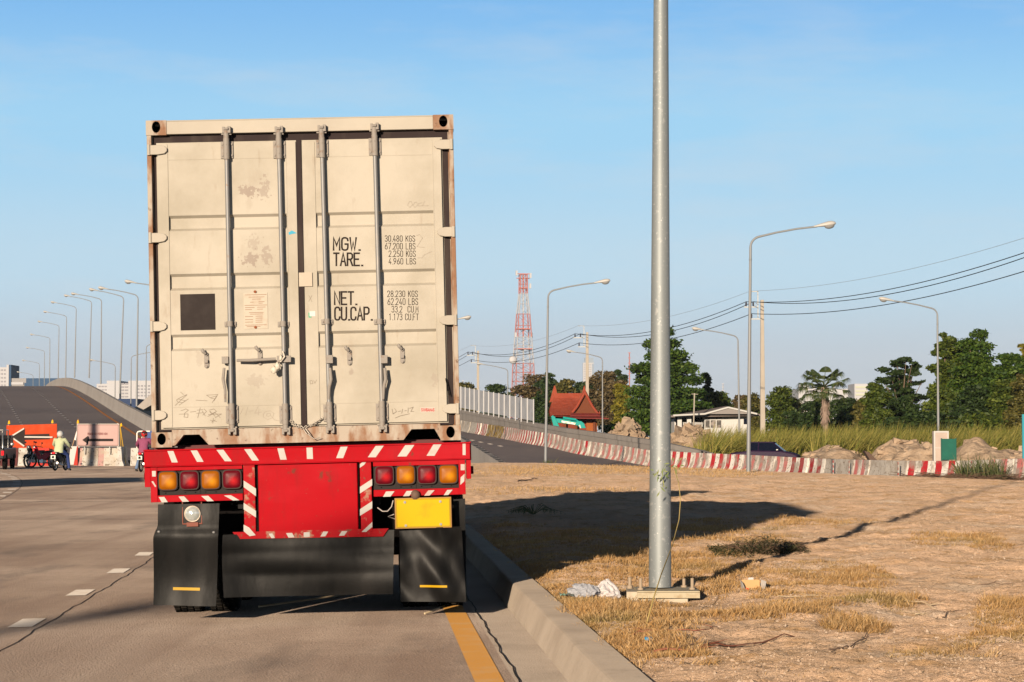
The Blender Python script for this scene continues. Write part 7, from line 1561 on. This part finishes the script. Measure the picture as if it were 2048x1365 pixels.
b = MB(); b.prism([(-.078,-.053,0),(-.05,-.053,0),(-.05,-.055,.012),(-.08,-.055,.02)], (0,.002,0)); b.build("red_edge", M_("carton_red", (.6,.03,.02), .6), ct)
# sticks and dry branches
m_stick = M_("red_brown_stick", (.26,.10,.06), .85); m_stick2 = M_("grey_brown_stick", (.20,.13,.09), .9); m_straw2 = M_("pale_stem_and_sun_sliver", (.58,.46,.30), .8)
def stick(label, pts, rad, mat=m_stick, name="stick", wob=.01, lift=.006):
    P_ = [on_dirt(*p) for p in pts]; Q = []
    for a_, c_ in zip(P_[:-1], P_[1:]):
        for k in range(5): q = a_.lerp(c_, k/5); q += Vector((random.uniform(-wob,wob), random.uniform(-wob,wob), 0)); q.z = dz1(q.x,q.y)+rad+lift+random.uniform(0,.01); Q.append(q)
    Q.append(P_[-1]); b = MB(); b.tube(Q, [rad*(1-.6*i/(len(Q)-1)) for i in range(len(Q))], 6)
    for k in range(3):
        q = Q[random.randrange(2,len(Q)-1)]; d = Vector((random.uniform(-.15,.15), random.uniform(-.1,.1), .02)); b.tube([q, q+d], [rad*.5, rad*.2], 4)
    return tag(b.build(name, mat), label, "stick")
stick("long reddish twig curving below the lamp footing", [(1255,1280),(1275,1270),(1330,1266),(1400,1267),(1440,1260)], .0055)
stick("thick red brown branch lying toward the lower centre right", [(1310,1308),(1400,1302),(1480,1297),(1590,1274)], .008)
stick("thin dark twig parallel below the red brown branch", [(1355,1300),(1440,1290),(1520,1296)], .005, m_stick2)
stick("curved thin dark twig alone on bare dirt at lower right", [(1660,1307),(1700,1298),(1728,1283),(1732,1270)], .005, m_stick2)
stick("straight short twig near the right middle of the lot", [(1885,1240),(1910,1222)], .004, m_stick2)
stick("pale straw stem lying right of the carton's grass", [(1557,1195),(1660,1196)], .003, m_straw2); stick("pale dry stem at right centre of the lot", [(1810,1205),(1870,1219)], .005, m_straw2); stick("short pale stem left of the right-hand tuft", [(1828,1233),(1856,1228)], .004, m_straw2)
stick("forked dark twig by the bare dirt at far right", [(1960,1173),(2030,1166)], .004, m_stick2); stick("dark twig across the dirt near the trailer's far shadow", [(1035,965),(1075,958)], .02, m_stick2)
# climbing vine at the near post
b = MB(); vp = [on_dirt(1292,1252), None]; V0 = on_dirt(1292,1252); Yv = V0.y
pts_ = [V0]+[W(px, py, Yv+.02*i+ (18.0-.2-Yv)*min(1,i/3)) for i, (px, py) in enumerate([(1306,1200),(1322,1150),(1345,1090),(1358,1040),(1361,1000),(1357,965),(1350,945)])]
b.tube(pts_, [.005,.005,.0045,.004,.004,.0035,.003,.002], 5); vine = b.build("vine", M_("vine_stem", (.36,.27,.10), .8)); tag(vine, "thin climbing stem bowing beside the near lamp post with leaf tufts", "vine")
b = MB()
for cx, cy, n_, sp in ((1327,943,20,11),(1352,930,7,8),(1325,972,5,7)):
    for k in range(n_):
        p = W(cx+random.gauss(0,sp), cy+random.gauss(0,sp*.9), 17.75+random.uniform(-.1,.05)); d = Vector((random.uniform(-.05,.05), random.uniform(-.03,.03), random.uniform(-.07,.0))); w_ = Vector((-d.z,0,d.x)).normalized()*.006; b.add([p, p+d*.5+w_, p+d, p+d*.5-w_], [(0,1,2,3)])
b.tube([W(1320,950,17.8), W(1330,930,17.75), W(1348,935,17.75), W(1357,965,17.8)], .002, 4); b.build("leaf", M_("vine_leaf", (.16,.22,.07), .7, island=((.30,.30,.12), .8), trans=.25), vine)
# reed strips under the trailer: slivers of sunlight modelled as pale tubes
b = MB(); b.tube([Vector((XD(520,18.9),18.9,.01)), Vector((XD(610,19.6),19.6,.012)), Vector((XD(705,20.4),20.4,.015))], .009, 5); tag(b.build("sun_sliver", m_straw2), "long pale reed strip standing for sunlight on the road beneath the trailer", "sunstreak")
b = MB(); b.tube([Vector((XD(850,18.3),18.3,.0)), Vector((XD(880,18.45),18.45,.03))], .009, 5); tag(b.build("sun_sliver", m_straw2), "short pale reed strip standing for sunlight beneath the right mudflap", "sunstreak")

# ---------------- thin warm-country haze ----------------
b = MB(); b.box(-9500, 9500, -600, 14500, -2.2, 135); hz = b.build("haze", [])
mh = bpy.data.materials.new("haze_air"); mh.use_nodes = True; th_ = mh.node_tree; th_.nodes.remove(th_.nodes["Principled BSDF"])
pv = th_.nodes.new("ShaderNodeVolumePrincipled"); pv.inputs['Density'].default_value = .00007; pv.inputs['Color'].default_value = (.78,.86,.96,1); pv.inputs['Anisotropy'].default_value = 0
th_.links.new(pv.outputs[0], th_.nodes["Material Output"].inputs['Volume']); hz.data.materials.append(mh); tag(hz, kind='stuff')
